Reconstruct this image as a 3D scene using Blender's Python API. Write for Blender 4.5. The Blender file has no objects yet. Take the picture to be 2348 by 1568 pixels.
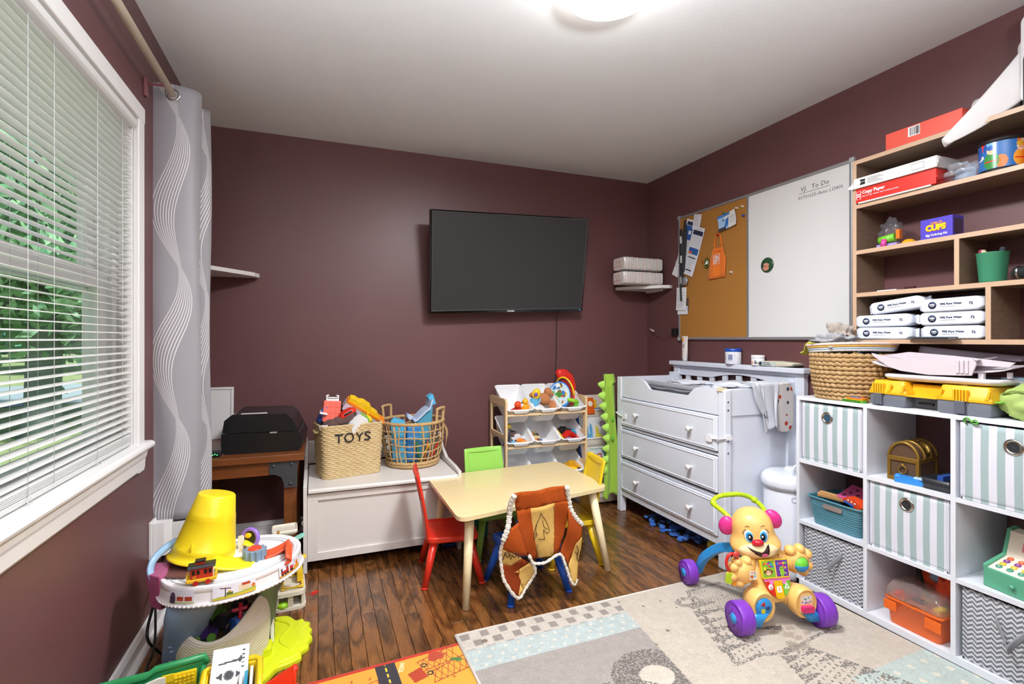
import bpy, math, random, numpy as np
from mathutils import Matrix, Vector, Euler, noise
random.seed(7)
sc = bpy.context.scene
C = sc.collection
PI = math.pi
R = math.radians
# ---------------------------------------------------------------- camera
cam_d = bpy.data.cameras.new('camera')
cam = bpy.data.objects.new('camera', cam_d); C.objects.link(cam)
cam_d.sensor_width = 36.0
cam_d.lens = 36.0 * 1150 / 2348
cam_d.shift_y = -7.0 / 2348
cam_d.clip_start = 0.02
cam.location = (0, 0, 1.186)
cam.rotation_euler = (R(90), 0, -math.atan(442 / 1150))
sc.camera = cam
# ---------------------------------------------------------------- view, sky, sun and lamps
sc.view_settings.view_transform = 'Standard'
sc.view_settings.look = 'None'
sc.view_settings.gamma = 1.0
sc.view_settings.use_curve_mapping = False
sc.view_settings.exposure = 0.0
SKY_STRENGTH = 0.075
SUN_POWER = 7.5
LAMP_EMIT = 18.0
LAMP_POWER = 50.0
DOOR_FILL_POWER = 40.0
CEIL_FILL_POWER = 500.0
w = bpy.data.worlds.new('sky'); sc.world = w; w.use_nodes = True
nt = w.node_tree
sky = nt.nodes.new('ShaderNodeTexSky'); sky.sky_type = 'NISHITA'; sky.sun_disc = False
sky.sun_elevation = R(48); sky.sun_rotation = R(200); sky.air_density = 1.2; sky.dust_density = 1.5
nt.links.new(sky.outputs[0], nt.nodes['Background'].inputs[0])
nt.nodes['Background'].inputs[1].default_value = SKY_STRENGTH
sun_d = bpy.data.lights.new('sun', 'SUN'); sun_d.energy = SUN_POWER; sun_d.angle = R(3); sun_d.color = (1, .95, .86)
sun = bpy.data.objects.new('sun', sun_d); C.objects.link(sun); sun.rotation_euler = Vector((-.62, .42, -.66)).to_track_quat('-Z', 'Y').to_euler()
door_fill_d = bpy.data.lights.new('door_fill_light', 'AREA'); door_fill_d.shape = 'RECTANGLE'; door_fill_d.size = .8; door_fill_d.size_y = .6; door_fill_d.energy = DOOR_FILL_POWER; door_fill_d.color = (1, .97, .93)  # added fill light behind the camera, shining in through the doorway
door_fill = bpy.data.objects.new('door_fill_light', door_fill_d); C.objects.link(door_fill); door_fill.location = (.85, -1.5, 2.36); door_fill.rotation_euler = (R(48), 0, 0)

def lamp_light(nm, kind, power, loc, rot, col, size):
    d = bpy.data.lights.new(nm, kind); d.energy = power; d.color = col
    if kind == 'AREA': d.shape = 'DISK'; d.size = size
    else: d.shadow_soft_size = size; d.spot_size = R(150); d.spot_blend = .6
    o = bpy.data.objects.new(nm, d); C.objects.link(o); o.location = loc; o.rotation_euler = rot
lamp_light('ceiling_lamp_light', 'AREA', LAMP_POWER, (.905, 1.445, 2.325), (0, 0, 0), (.985, .985, 1), .33)
lamp_light('ceiling_fill_spot', 'SPOT', CEIL_FILL_POWER, (.35, -.25, 1.55), (R(172), 0, 0), (.89, .95, 1), .12)   # added spot aimed at the ceiling to brighten it, like a bounced flash

# ---------------------------------------------------------------- materials
def lin(h):
    if isinstance(h, str):
        h = h.lstrip('#'); h = tuple(int(h[i:i + 2], 16) / 255 for i in (0, 2, 4))
    return tuple(c / 12.92 if c <= .04045 else ((c + .055) / 1.055) ** 2.4 for c in h)
class S:                                                  # a socket with operators, for short node formulas
    def __init__(s, t, o): s.t, s.o = t, o
    def _m(s, op, *a):
        n = s.t.nodes.new('ShaderNodeMath'); n.operation = op
        for i, x in enumerate((s,) + a):
            if isinstance(x, S): s.t.links.new(x.o, n.inputs[i])
            else: n.inputs[i].default_value = x
        return S(s.t, n.outputs[0])
    def __add__(s, b): return s._m('ADD', b)
    def __sub__(s, b): return s._m('SUBTRACT', b)
    def __mul__(s, b): return s._m('MULTIPLY', b)
    def __truediv__(s, b): return s._m('DIVIDE', b)
    __radd__ = __add__; __rmul__ = __mul__
    def lt(s, b): return s._m('LESS_THAN', b)
    def gt(s, b): return s._m('GREATER_THAN', b)
    def fr(s): return s._m('FRACT')
    def fl(s): return s._m('FLOOR')
    def ab(s): return s._m('ABSOLUTE')
    def sin(s): return s._m('SINE')
    def mn(s, b): return s._m('MINIMUM', b)
    def mx(s, b): return s._m('MAXIMUM', b)
    def tri(s, p): return s._m('PINGPONG', p)
MATS = {}
class MB:                                                 # a Principled material under construction
    def __init__(s, name, col='#808080', rough=.5, metal=0, spec=.5, coat=0, emit=0, alpha=1, trans=0, sheen=0, sss=0):
        s.m = bpy.data.materials.new(name); s.m.use_nodes = True; s.t = s.m.node_tree
        s.b = s.t.nodes['Principled BSDF']; i = s.b.inputs
        c = lin(col) if not isinstance(col, tuple) else col
        i['Base Color'].default_value = (*c, 1); i['Roughness'].default_value = rough; i['Metallic'].default_value = metal
        i['Specular IOR Level'].default_value = spec; i['Coat Weight'].default_value = coat; i['Coat Roughness'].default_value = .1
        i['Alpha'].default_value = alpha; i['Transmission Weight'].default_value = trans; i['Sheen Weight'].default_value = sheen
        if sss: i['Subsurface Weight'].default_value = sss; i['Subsurface Radius'].default_value = (.01, .008, .006); i['Subsurface Scale'].default_value = 1
        if emit: i['Emission Color'].default_value = (*c, 1); i['Emission Strength'].default_value = emit
        s.c = c
    def node(s, k, **kw):
        n = s.t.nodes.new(k)
        for a, v in kw.items(): setattr(n, a, v)
        return n
    def coord(s, k='Object', world=False):
        if world: n = s.node('ShaderNodeNewGeometry'); o = n.outputs['Position']
        elif k == 'puv': n = s.node('ShaderNodeAttribute', attribute_name='puv'); o = n.outputs['Vector']
        else: n = s.node('ShaderNodeTexCoord'); o = n.outputs[k]
        return o
    def xyz(s, o):
        n = s.node('ShaderNodeSeparateXYZ'); s.t.links.new(o, n.inputs[0])
        return [S(s.t, n.outputs[k]) for k in range(3)]
    def tex(s, o, scale=5, detail=3, stretch=(1, 1, 1), kind='noise', rough=.5, dist=0):
        mp = s.node('ShaderNodeMapping'); mp.inputs['Scale'].default_value = stretch
        s.t.links.new(o, mp.inputs['Vector'])
        if kind == 'noise':
            n = s.node('ShaderNodeTexNoise'); n.inputs['Detail'].default_value = detail; n.inputs['Roughness'].default_value = rough; n.inputs['Distortion'].default_value = dist
        else: n = s.node('ShaderNodeTexVoronoi')
        n.inputs['Scale'].default_value = scale
        s.t.links.new(mp.outputs[0], n.inputs['Vector'])
        return S(s.t, n.outputs[0])
    def mix(s, f, a, b):
        n = s.node('ShaderNodeMix', data_type='RGBA')
        for k, x in ((0, f), (6, a), (7, b)):
            if isinstance(x, S): s.t.links.new(x.o, n.inputs[k])
            elif hasattr(x, 'links'): s.t.links.new(x, n.inputs[k])
            elif k == 0: n.inputs[0].default_value = x
            else: n.inputs[k].default_value = (*lin(x), 1) if isinstance(x, str) else (*x, 1)
        return n.outputs[2]
    def color(s, o): s.t.links.new(o, s.b.inputs['Base Color']); return s
    def bump(s, h, strength=.3, dist=.002):
        n = s.node('ShaderNodeBump'); n.inputs['Strength'].default_value = strength; n.inputs['Distance'].default_value = dist
        s.t.links.new(h.o, n.inputs['Height']); s.t.links.new(n.outputs[0], s.b.inputs['Normal']); return s
    def rough(s, o): s.t.links.new(o.o, s.b.inputs['Roughness']); return s
def P(name, col, rough=.45, var=.06, bump=0, bscale=200, vscale=9, **kw):   # plain coloured stuff with slight mottling and fine relief
    if name in MATS: return MATS[name]
    m = MB(name, col, rough, **kw)
    o = m.coord('Object')
    n = m.tex(o, vscale, 3)
    a = tuple(max(0, c * (1 - var)) for c in m.c); b = tuple(min(1, c * (1 + var)) for c in m.c)
    m.color(m.mix(n, a, b))
    if bump: m.bump(m.tex(o, bscale, 2), bump, .001)
    MATS[name] = m.m
    return m.m
def pl(col, rough=.33, name=None, **kw):                  # glossy moulded plastic
    return P(name or 'plastic_' + col.lstrip('#'), col, rough, var=.03, **kw)
def fab(col, **kw):
    return P('fabric_' + col.lstrip('#'), col, .9, var=.08, bump=.35, bscale=500, sheen=.15, **kw)

# ---------------------------------------------------------------- mesh builder
class M:
    def __init__(s): s.v = []; s.f = []; s.mi = []; s.sm = []; s.k = 0; s.T = Matrix.Identity(4); s.uv = {}
    def add(s, vs, fs, smooth=False, k=None):
        o = len(s.v)
        s.v += [tuple(s.T @ Vector(p)) for p in vs]
        for f in fs:
            s.f.append(tuple(i + o for i in f)); s.mi.append(s.k if k is None else k); s.sm.append(smooth)
        return o
    def at(s, loc=(0, 0, 0), rot=(0, 0, 0), sc_=(1, 1, 1)):
        s.T = Matrix.Translation(loc) @ Euler(rot).to_matrix().to_4x4() @ Matrix.Diagonal((*sc_, 1)); return s
    def box(s, x0, x1, y0, y1, z0, z1, k=None):
        s.add([(x, y, z) for z in (z0, z1) for y in (y0, y1) for x in (x0, x1)],
              [(0, 2, 3, 1), (4, 5, 7, 6), (0, 1, 5, 4), (2, 6, 7, 3), (0, 4, 6, 2), (1, 3, 7, 5)], False, k); return s
    def cb(s, c, d, k=None):
        return s.box(c[0] - d[0] / 2, c[0] + d[0] / 2, c[1] - d[1] / 2, c[1] + d[1] / 2, c[2] - d[2] / 2, c[2] + d[2] / 2, k)
    def loft(s, rings, closed=True, caps=True, smooth=True, k=None):   # rings: lists of equal length
        n = len(rings[0]); vs = [p for r in rings for p in r]; fs = []
        for i in range(len(rings) - 1):
            for j in range(n if closed else n - 1):
                a = i * n + j; b = i * n + (j + 1) % n
                fs.append((a, b, b + n, a + n))
        o = s.add(vs, fs, smooth, k)
        if caps:
            e = (len(rings) - 1) * n
            s.f += [tuple(o + j for j in reversed(range(n))), tuple(o + e + j for j in range(n))]
            s.mi += [s.k if k is None else k] * 2; s.sm += [False] * 2
        return s
    def tube(s, pts, r=.01, n=8, closed=False, caps=True, k=None, flat=1, smooth=True):
        pts = [Vector(p) for p in pts]; N = len(pts)
        rs = r if isinstance(r, (list, tuple)) else [r] * N
        t0 = (pts[1] - pts[0]).normalized()
        up = Vector((0, 0, 1)) if abs(t0.z) < .9 else Vector((1, 0, 0))
        x = t0.cross(up).normalized(); rings = []
        for i, p in enumerate(pts):
            if closed: t = (pts[(i + 1) % N] - pts[i - 1])
            else: t = (pts[min(i + 1, N - 1)] - pts[max(i - 1, 0)])
            if t.length < 1e-9: t = t0
            t.normalize()
            x = (x - t * x.dot(t)).normalized(); y = t.cross(x)
            rings.append([tuple(p + (x * math.cos(a) + y * math.sin(a) * flat) * rs[i]) for a in (2 * PI * j / n for j in range(n))])
        if closed: rings.append(rings[0]); caps = False
        return s.loft(rings, True, caps, smooth, k)
    def cyl(s, p0, p1, r0, r1=None, n=16, caps=True, k=None): return s.tube([p0, p1], [r0, r0 if r1 is None else r1], n, caps=caps, k=k)
    def lathe(s, prof, n=24, c=(0, 0, 0), k=None, caps=False, sx=1, sy=1):
        return s.loft([[(c[0] + r * math.cos(a) * sx, c[1] + r * math.sin(a) * sy, c[2] + z) for a in (2 * PI * j / n for j in range(n))] for r, z in prof], True, caps, True, k)
    def ell(s, c, r, nu=16, nv=10, k=None, rot=None):
        q = Euler(rot).to_matrix() if rot else None; rings = []
        for i in range(nv + 1):
            b = -PI / 2 + PI * i / nv; ring = []
            for j in range(nu):
                a = 2 * PI * j / nu; cb = max(math.cos(b), .002)
                p = Vector((r[0] * cb * math.cos(a), r[1] * cb * math.sin(a), r[2] * math.sin(b)))
                if q: p = q @ p
                ring.append((c[0] + p.x, c[1] + p.y, c[2] + p.z))
            rings.append(ring)
        return s.loft(rings, True, True, True, k)
    def prism(s, poly, ax, a0, a1, k=None, smooth=False):  # poly in the two other axes (order x,y,z without ax)
        def mk(p, a): return {'x': (a, p[0], p[1]), 'y': (p[0], a, p[1]), 'z': (p[0], p[1], a)}[ax]
        n = len(poly); vs = [mk(p, a0) for p in poly] + [mk(p, a1) for p in poly]
        s.add(vs, [tuple(reversed(range(n))), tuple(range(n, 2 * n))], False, k)
        s.add(vs, [(i, (i + 1) % n, (i + 1) % n + n, i + n) for i in range(n)], smooth, k); return s
    def grid(s, fn, nu, nv, cu=False, smooth=True, k=None, uv=None):
        vs = [fn(i / nu, j / nv) for j in range(nv + 1) for i in range(nu if cu else nu + 1)]; w_ = nu if cu else nu + 1
        fs = [(j * w_ + i, j * w_ + (i + 1) % w_, (j + 1) * w_ + (i + 1) % w_, (j + 1) * w_ + i) for j in range(nv) for i in range(nu)]
        o = s.add(vs, fs, smooth, k)
        if uv:
            for j in range(nv + 1):
                for i in range(w_): s.uv[o + j * w_ + i] = uv(i / nu, j / nv)
        return s
    def mesh(s, name, mats, recalc=True):
        me = bpy.data.meshes.new(name); me.from_pydata(s.v, [], s.f)
        for m in (mats if isinstance(mats, (list, tuple)) else [mats]): me.materials.append(m)
        me.polygons.foreach_set('material_index', s.mi); me.polygons.foreach_set('use_smooth', s.sm)
        if s.uv:
            a = me.attributes.new('puv', 'FLOAT_VECTOR', 'POINT')
            for i, u in s.uv.items(): a.data[i].vector = (u[0], u[1], 0)
        if recalc:
            import bmesh
            b = bmesh.new(); b.from_mesh(me); bmesh.ops.recalc_face_normals(b, faces=b.faces); b.to_mesh(me); b.free()
        me.update(); return me
    def ob(s, name, mats, parent=None, loc=(0, 0, 0), rot=(0, 0, 0), bevel=0, seg=2, solid=0, sub=0, kind=None, label=None, recalc=True):
        o = bpy.data.objects.new(name, s.mesh(name, mats, recalc)); C.objects.link(o)
        o.location = loc; o.rotation_euler = rot
        if parent: o.parent = parent
        mods(o, bevel, seg, solid, sub)
        if kind: o['kind'] = kind
        if label: o['label'] = label
        return o
def mods(o, bevel=0, seg=2, solid=0, sub=0):
    if solid: m = o.modifiers.new('solid', 'SOLIDIFY'); m.thickness = solid; m.offset = 0
    if bevel: m = o.modifiers.new('bevel', 'BEVEL'); m.width = bevel; m.segments = seg; m.limit_method = 'ANGLE'; m.angle_limit = R(40); m.harden_normals = False
    if sub: m = o.modifiers.new('sub', 'SUBSURF'); m.levels = sub; m.render_levels = sub
def tag(o, label, cat, group=None):
    o['label'] = label; o['category'] = cat
    if group: o['group'] = group
    return o
def thing(name, label, cat, loc=(0, 0, 0), rz=0, group=None, rot=None):
    o = bpy.data.objects.new(name, None); C.objects.link(o); o.empty_display_size = .05
    o.location = loc; o.rotation_euler = rot or (0, 0, rz)
    return tag(o, label, cat, group)
def struct(o): o['kind'] = 'structure'; return o
KIDS = {}
def dup(root, loc, rot=None, label=None, group=None):
    ch = {}
    for o in bpy.data.objects: ch.setdefault(o.parent, []).append(o)
    def go(o, par):
        c = o.copy(); C.objects.link(c); c.parent = par
        for k in ch.get(o, []): go(k, c)
        return c
    r = go(root, None); r.location = loc
    if rot is not None: r.rotation_euler = rot
    if label: r['label'] = label
    if group: r['group'] = group
    return r
def text(s, size, mat, parent, loc, rot=(0, 0, 0), name='lettering', depth=.0006, al='CENTER', sx=1, bold=0, sp=1.0, shear=0, label=None):
    cu = bpy.data.curves.new(name, 'FONT'); cu.body = s; cu.size = size; cu.align_x = al; cu.align_y = 'CENTER'; cu.extrude = depth; cu.offset = bold; cu.space_character = sp; cu.shear = shear; cu.resolution_u = 3
    t = bpy.data.objects.new(name, cu); C.objects.link(t)
    bpy.context.view_layer.update()
    me = bpy.data.meshes.new_from_object(t.evaluated_get(bpy.context.evaluated_depsgraph_get()))
    bpy.data.objects.remove(t); me.materials.clear(); me.materials.append(mat)
    o = bpy.data.objects.new(name, me); C.objects.link(o); o.parent = parent; o.location = loc; o.rotation_euler = rot; o.scale = (sx, 1, 1)
    if label: o['label'] = label
    return o
# a flat print: colours worked out in numpy and kept as a colour attribute on a fine mesh
class Print:
    def __init__(s, w_, h_, res, col): s.w, s.h = w_, h_; s.nx = max(2, int(w_ / res)); s.ny = max(2, int(h_ / res)); s.a = np.empty((s.ny, s.nx, 3)); s.a[:] = lin(col); s.X, s.Y = np.meshgrid((np.arange(s.nx) + .5) / s.nx * w_, (np.arange(s.ny) + .5) / s.ny * h_)
    def put(s, mask, col, f=1.0):
        c = np.array(lin(col)); s.a[mask] = s.a[mask] * (1 - f) + c * f; return s
    def rect(s, x0, x1, y0, y1, col): return s.put((s.X > x0) & (s.X < x1) & (s.Y > y0) & (s.Y < y1), col)
    def circ(s, x, y, r, col, ry=None): return s.put(((s.X - x) / r) ** 2 + ((s.Y - y) / (ry or r)) ** 2 < 1, col)
    def pmask(s, pts):
        m = np.zeros(s.X.shape, bool); n = len(pts)
        for i in range(n):
            (x0, y0), (x1, y1) = pts[i], pts[(i + 1) % n]
            if y0 == y1: continue
            c = ((y0 > s.Y) != (y1 > s.Y)) & (s.X < (x1 - x0) * (s.Y - y0) / (y1 - y0) + x0); m ^= c
        return m
    def poly(s, pts, col): return s.put(s.pmask(pts), col)
    def dist(s, pts, closed=False):
        d = np.full(s.X.shape, 9.); n = len(pts)
        for i in range(n if closed else n - 1):
            (x0, y0), (x1, y1) = pts[i], pts[(i + 1) % n]; dx, dy = x1 - x0, y1 - y0; L = dx * dx + dy * dy + 1e-12
            t = np.clip(((s.X - x0) * dx + (s.Y - y0) * dy) / L, 0, 1); d = np.minimum(d, np.hypot(s.X - x0 - t * dx, s.Y - y0 - t * dy))
        return d
    def line(s, pts, wd, col, closed=False): return s.put(s.dist(pts, closed) < wd / 2, col)
    def ob(s, name, parent, loc, rot=(0, 0, 0), rough=.5, fn=None, thick=0, bump=0, label=None, mat=None):   # lies in its local xy plane, origin at lower left; fn bends it
        nx, ny = s.nx, s.ny; fn = fn or (lambda x, y: (x, y, 0))
        vs = [fn(i / nx * s.w, j / ny * s.h) for j in range(ny + 1) for i in range(nx + 1)]
        fs = [(j * (nx + 1) + i, j * (nx + 1) + i + 1, (j + 1) * (nx + 1) + i + 1, (j + 1) * (nx + 1) + i) for j in range(ny) for i in range(nx)]
        me = bpy.data.meshes.new(name); me.from_pydata(vs, [], fs)
        at = me.attributes.new('ink', 'FLOAT_COLOR', 'CORNER')
        c = np.ones((ny * nx, 4, 4), np.float32); c[:, :, :3] = s.a.reshape(-1, 1, 3); at.data.foreach_set('color', c.ravel())
        me.polygons.foreach_set('use_smooth', [True] * len(fs))
        key = 'print_%g_%g' % (rough, bump)
        if mat: me.materials.append(mat)
        else:
            if key not in MATS:
                m = MB(key, '#ffffff', rough); n = m.node('ShaderNodeAttribute', attribute_name='ink'); m.color(n.outputs['Color'])
                if bump: m.bump(m.tex(m.coord('Object'), 420, 2), bump, .002)
                MATS[key] = m.m
            me.materials.append(MATS[key])
        me.update(); o = bpy.data.objects.new(name, me); C.objects.link(o); o.parent = parent; o.location = loc; o.rotation_euler = rot
        if thick: mods(o, solid=thick)
        if label: o['label'] = label
        return o
def rr(x0, x1, y0, y1, r, n=5):                            # rounded rectangle outline
    out = []
    for cx, cy, a in ((x1 - r, y1 - r, 0), (x0 + r, y1 - r, 90), (x0 + r, y0 + r, 180), (x1 - r, y0 + r, 270)):
        out += [(cx + r * math.cos(R(a + 90 * i / n)), cy + r * math.sin(R(a + 90 * i / n))) for i in range(n + 1)]
    return out
def lerp(a, b, t): return tuple(x + (y - x) * t for x, y in zip(a, b))
def spl(pts, n=6):                                        # Catmull-Rom through the points
    P_ = [Vector(p) for p in pts]; P_ = [P_[0] * 2 - P_[1]] + P_ + [P_[-1] * 2 - P_[-2]]; out = []
    for i in range(1, len(P_) - 2):
        a, b, c, d = P_[i - 1:i + 3]
        for j in range(n):
            t = j / n; out.append(tuple(.5 * (2 * b + (c - a) * t + (2 * a - 5 * b + 4 * c - d) * t * t + (3 * b - a - 3 * c + d) * t ** 3)))
    out.append(tuple(P_[-2])); return out
WHITE = P('white_paint', '#e4e3e2', .35, var=.02)
# ---------------------------------------------------------------- the room
XL, XR, YB, YF, ZC = -.637, 2.472, 3.388, -.56, 2.44
def wallmat():
    m = MB('maroon_paint', '#674346', .42, spec=.5)
    o = m.coord(world=True)
    n = m.tex(o, 3, 4); m.color(m.mix(n, lin('#634041'), lin('#6d4849')))
    m.bump(m.tex(o, 260, 3), .12, .001); return m.m
MAROON = wallmat()
def ceilmat():
    m = MB('ceiling_paint', '#e0e0e0', .7, spec=.2); o = m.coord(world=True)
    m.color(m.mix(m.tex(o, 2.5, 3), lin('#dcdcdc'), lin('#e3e3e3'))); m.bump(m.tex(o, 70, 4), .25, .002); return m.m
CEIL = ceilmat()
def woodfloor():
    m = MB('oak_floor', '#5a3216', .24, spec=.5, coat=.15); o = m.coord(world=True)
    oi = m.node('ShaderNodeObjectInfo'); rnd = S(m.t, oi.outputs['Random'])
    cmb = m.node('ShaderNodeCombineXYZ'); m.t.links.new((rnd * 37).o, cmb.inputs[0]); m.t.links.new((rnd * 91).o, cmb.inputs[1])
    va = m.node('ShaderNodeVectorMath', operation='ADD'); m.t.links.new(o, va.inputs[0]); m.t.links.new(cmb.outputs[0], va.inputs[1])
    v = va.outputs[0]
    big = m.tex(v, 3.2, 2, (3.2, .75, 1), dist=.6)
    ring = ((big * 30).sin() * .5 + .5)                    # cathedral rings
    fine = m.tex(v, 60, 4, (5, .22, 1), rough=.65)
    pore = m.tex(v, 160, 2, (5, .12, 1))
    g = (ring * .45 + fine * .66 - .12).mx(0).mn(1)
    ramp = m.mix(g, lin('#2e190b'), lin('#ab7b48'))
    tone = m.mix(rnd, lin('#7a5836'), lin('#a8845a'))
    mx_ = m.node('ShaderNodeMix', data_type='RGBA', blend_type='OVERLAY'); mx_.inputs[0].default_value = .55
    m.t.links.new(ramp, mx_.inputs[6]); m.t.links.new(tone, mx_.inputs[7])
    dk = m.mix(pore.lt(.4) * .55, mx_.outputs[2], lin('#241006'))
    m.color(dk); m.rough(pore * .14 + .2); m.bump(fine * .6 + pore * .4, .12, .0015); return m.m
OAK = woodfloor()
SUBF = P('subfloor', '#1c0d06', .8)

fl = struct(M().box(XL - .1, XR + .1, YF - .1, YB + .1, -.08, -.012).ob('floor', SUBF))
rp = random.Random(3)
pm = M()                                                   # one shared plank, unit length and width, arrises eased
e = .014
pm.loft([[(-.5, 0, -.012), (.5, 0, -.012), (.5, 1, -.012), (-.5, 1, -.012)], [(-.5, 0, -.0016), (.5, 0, -.0016), (.5, 1, -.0016), (-.5, 1, -.0016)],
         [(-.5 + e, .0012, 0), (.5 - e, .0012, 0), (.5 - e, .9988, 0), (-.5 + e, .9988, 0)]], smooth=False)
pme = pm.mesh('plank', OAK)
rest = M(); pitch = .0575
for i in range(int((XR - XL) / pitch) + 1):
    x = XL + pitch * (i + .5); y = YB - rp.uniform(.1, .75); y1 = YB
    while y1 > YF:
        if y1 > 1.62 and x < 2.15 and not (y1 < 1.85 and x > .62):
            o = bpy.data.objects.new('plank', pme); C.objects.link(o); o.parent = fl; o.location = (x, y, 0); o.scale = (pitch - .0011, y1 - y - .001, 1)
        else: rest.box(x - pitch / 2 + .0005, x + pitch / 2 - .0005, y, y1 - .001, -.012, 0)
        y1 = y; y = max(YF, y1 - rp.uniform(.38, 1.05))
rest.ob('floorboards', OAK, fl, kind='stuff')

struct(M().box(XL - .14, XR + .14, YF - .14, YB + .14, ZC, ZC + .1).ob('ceiling', CEIL))
struct(M().box(XL - .14, XR + .14, YB, YB + .12, -.08, ZC).ob('wall_back', MAROON))
struct(M().box(XR, XR + .12, YF - .12, YB, -.08, ZC).ob('wall_right', MAROON))
WY0, WY1, WZ0, WZ1 = .62, 2.215, .79, 2.0                  # window opening
wl = M()
wl.box(XL - .14, XL, YF - .12, WY0, -.08, ZC).box(XL - .14, XL, WY1, YB, -.08, ZC).box(XL - .14, XL, WY0, WY1, -.08, WZ0).box(XL - .14, XL, WY0, WY1, WZ1, ZC)
struct(wl.ob('wall_left', MAROON))
wf = M()                                                   # the wall behind the camera, with a doorway added for the fill light
wf.box(XL - .14, .4, YF - .12, YF, -.08, ZC).box(1.3, XR + .12, YF - .12, YF, -.08, ZC).box(.4, 1.3, YF - .12, YF, 2.05, ZC)
struct(wf.ob('wall_front', MAROON))
hl = M(); hl.box(-.4, 2.1, YF - 1.5, YF - .14, -.1, -.02).box(-.4, 2.1, YF - 1.5, YF - .14, ZC, ZC + .1).box(-.4, 2.1, YF - 1.62, YF - 1.5, -.1, ZC).box(-.52, -.4, YF - 1.6, YF - .14, -.1, ZC).box(2.1, 2.2, YF - 1.6, YF - .14, -.1, ZC)
struct(hl.ob('wall_added_hall', P('added_hall_paint', '#d8d4cc', .6)))  # unseen enclosure added round the fill light beyond the doorway
def baseboard(name, poly, ax, a, b): struct(M().prism(poly, ax, a, b).ob(name, WHITE))
bp = [(0, 0), (.034, 0), (.034, .012), (.026, .02), (.016, .022), (.016, .062), (.008, .076), (0, .08)]
baseboard('baseboard_left', [(XL + x, z) for x, z in bp], 'y', YF, YB)
baseboard('baseboard_right', [(XR - x, z) for x, z in bp], 'y', YF, YB)
struct(M().prism([(YB - x, z) for x, z in bp], 'x', XL, XR).ob('baseboard_back', WHITE))

# ---------------------------------------------------------------- window with double-hung sashes, sill and trim
VIN = P('window_vinyl', '#f2f2f2', .3, var=.01)
win = struct(bpy.data.objects.new('window_1', None)); C.objects.link(win)
t_ = M(); X0 = XL
t_.box(X0, X0 + .02, WY1 - .004, WY1 + .058, WZ0 - .1, WZ1 + .052).box(X0, X0 + .02, WY0 - .058, WY0 + .004, WZ0 - .1, WZ1 + .052).box(X0, X0 + .022, WY0 - .058, WY1 + .058, WZ1 - .004, WZ1 + .055)
t_.ob('casing', WHITE, win, bevel=.004)
M().box(X0 - .14, X0, WY1 - .012, WY1, WZ0, WZ1).box(X0 - .14, X0, WY0, WY0 + .012, WZ0, WZ1).box(X0 - .14, X0, WY0, WY1, WZ1 - .012, WZ1).ob('jamb', WHITE, win)
M().prism([(X0 - .14, .765), (X0 + .028, .765), (X0 + .04, .772), (X0 + .043, .781), (X0 + .04, .79), (X0 + .03, .795), (X0 - .14, .797)], 'y', WY0 - .09, WY1 + .1).ob('sill', WHITE, win, bevel=.002)
M().prism([(X0, .765), (X0 + .03, .765), (X0 + .026, .745), (X0 + .022, .735), (X0 + .02, .7), (X0 + .012, .69), (X0, .69)], 'y', WY0 - .06, WY1 + .06).ob('apron', WHITE, win)
def sash(nm, xa, xb, z0, z1, y0, y1, st, rl_b, rl_t):
    s_ = M(); s_.box(xa, xb, y0, y0 + st, z0, z1).box(xa, xb, y1 - st, y1, z0, z1).box(xa, xb, y0 + st, y1 - st, z0, z0 + rl_b).box(xa, xb, y0 + st, y1 - st, z1 - rl_t, z1)
    o = s_.ob(nm, VIN, win, bevel=.003)
    g = M().box((xa + xb) / 2 - .002, (xa + xb) / 2 + .002, y0 + st - .005, y1 - st + .005, z0 + rl_b - .005, z1 - rl_t + .005)
    g.ob('glass_pane', GLASS, o)
gm = bpy.data.materials.new('window_glass'); gm.use_nodes = True; g_ = gm.node_tree; g_.nodes.clear()
o_ = g_.nodes.new('ShaderNodeOutputMaterial'); mx = g_.nodes.new('ShaderNodeMixShader'); tr = g_.nodes.new('ShaderNodeBsdfTransparent'); gl = g_.nodes.new('ShaderNodeBsdfGlossy'); gl.inputs['Roughness'].default_value = .02
tr.inputs[0].default_value = (.93, .97, .96, 1); mx.inputs[0].default_value = .05
g_.links.new(tr.outputs[0], mx.inputs[1]); g_.links.new(gl.outputs[0], mx.inputs[2]); g_.links.new(mx.outputs[0], o_.inputs[0]); GLASS = gm
M().box(X0 - .135, X0 - .045, WY1 - .05, WY1 - .012, WZ0 + .006, WZ1 - .012).box(X0 - .135, X0 - .045, WY0 + .012, WY0 + .05, WZ0 + .006, WZ1 - .012).box(X0 - .135, X0 - .045, WY0 + .05, WY1 - .05, WZ1 - .04, WZ1 - .012).ob('window_frame', VIN, win, bevel=.003)
sash('upper_sash', X0 - .13, X0 - .1, 1.355, WZ1 - .035, WY0 + .05, WY1 - .05, .055, .06, .045)
sash('lower_sash', X0 - .092, X0 - .06, WZ0 + .01, 1.42, WY0 + .045, WY1 - .045, .075, .06, .06)

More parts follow.
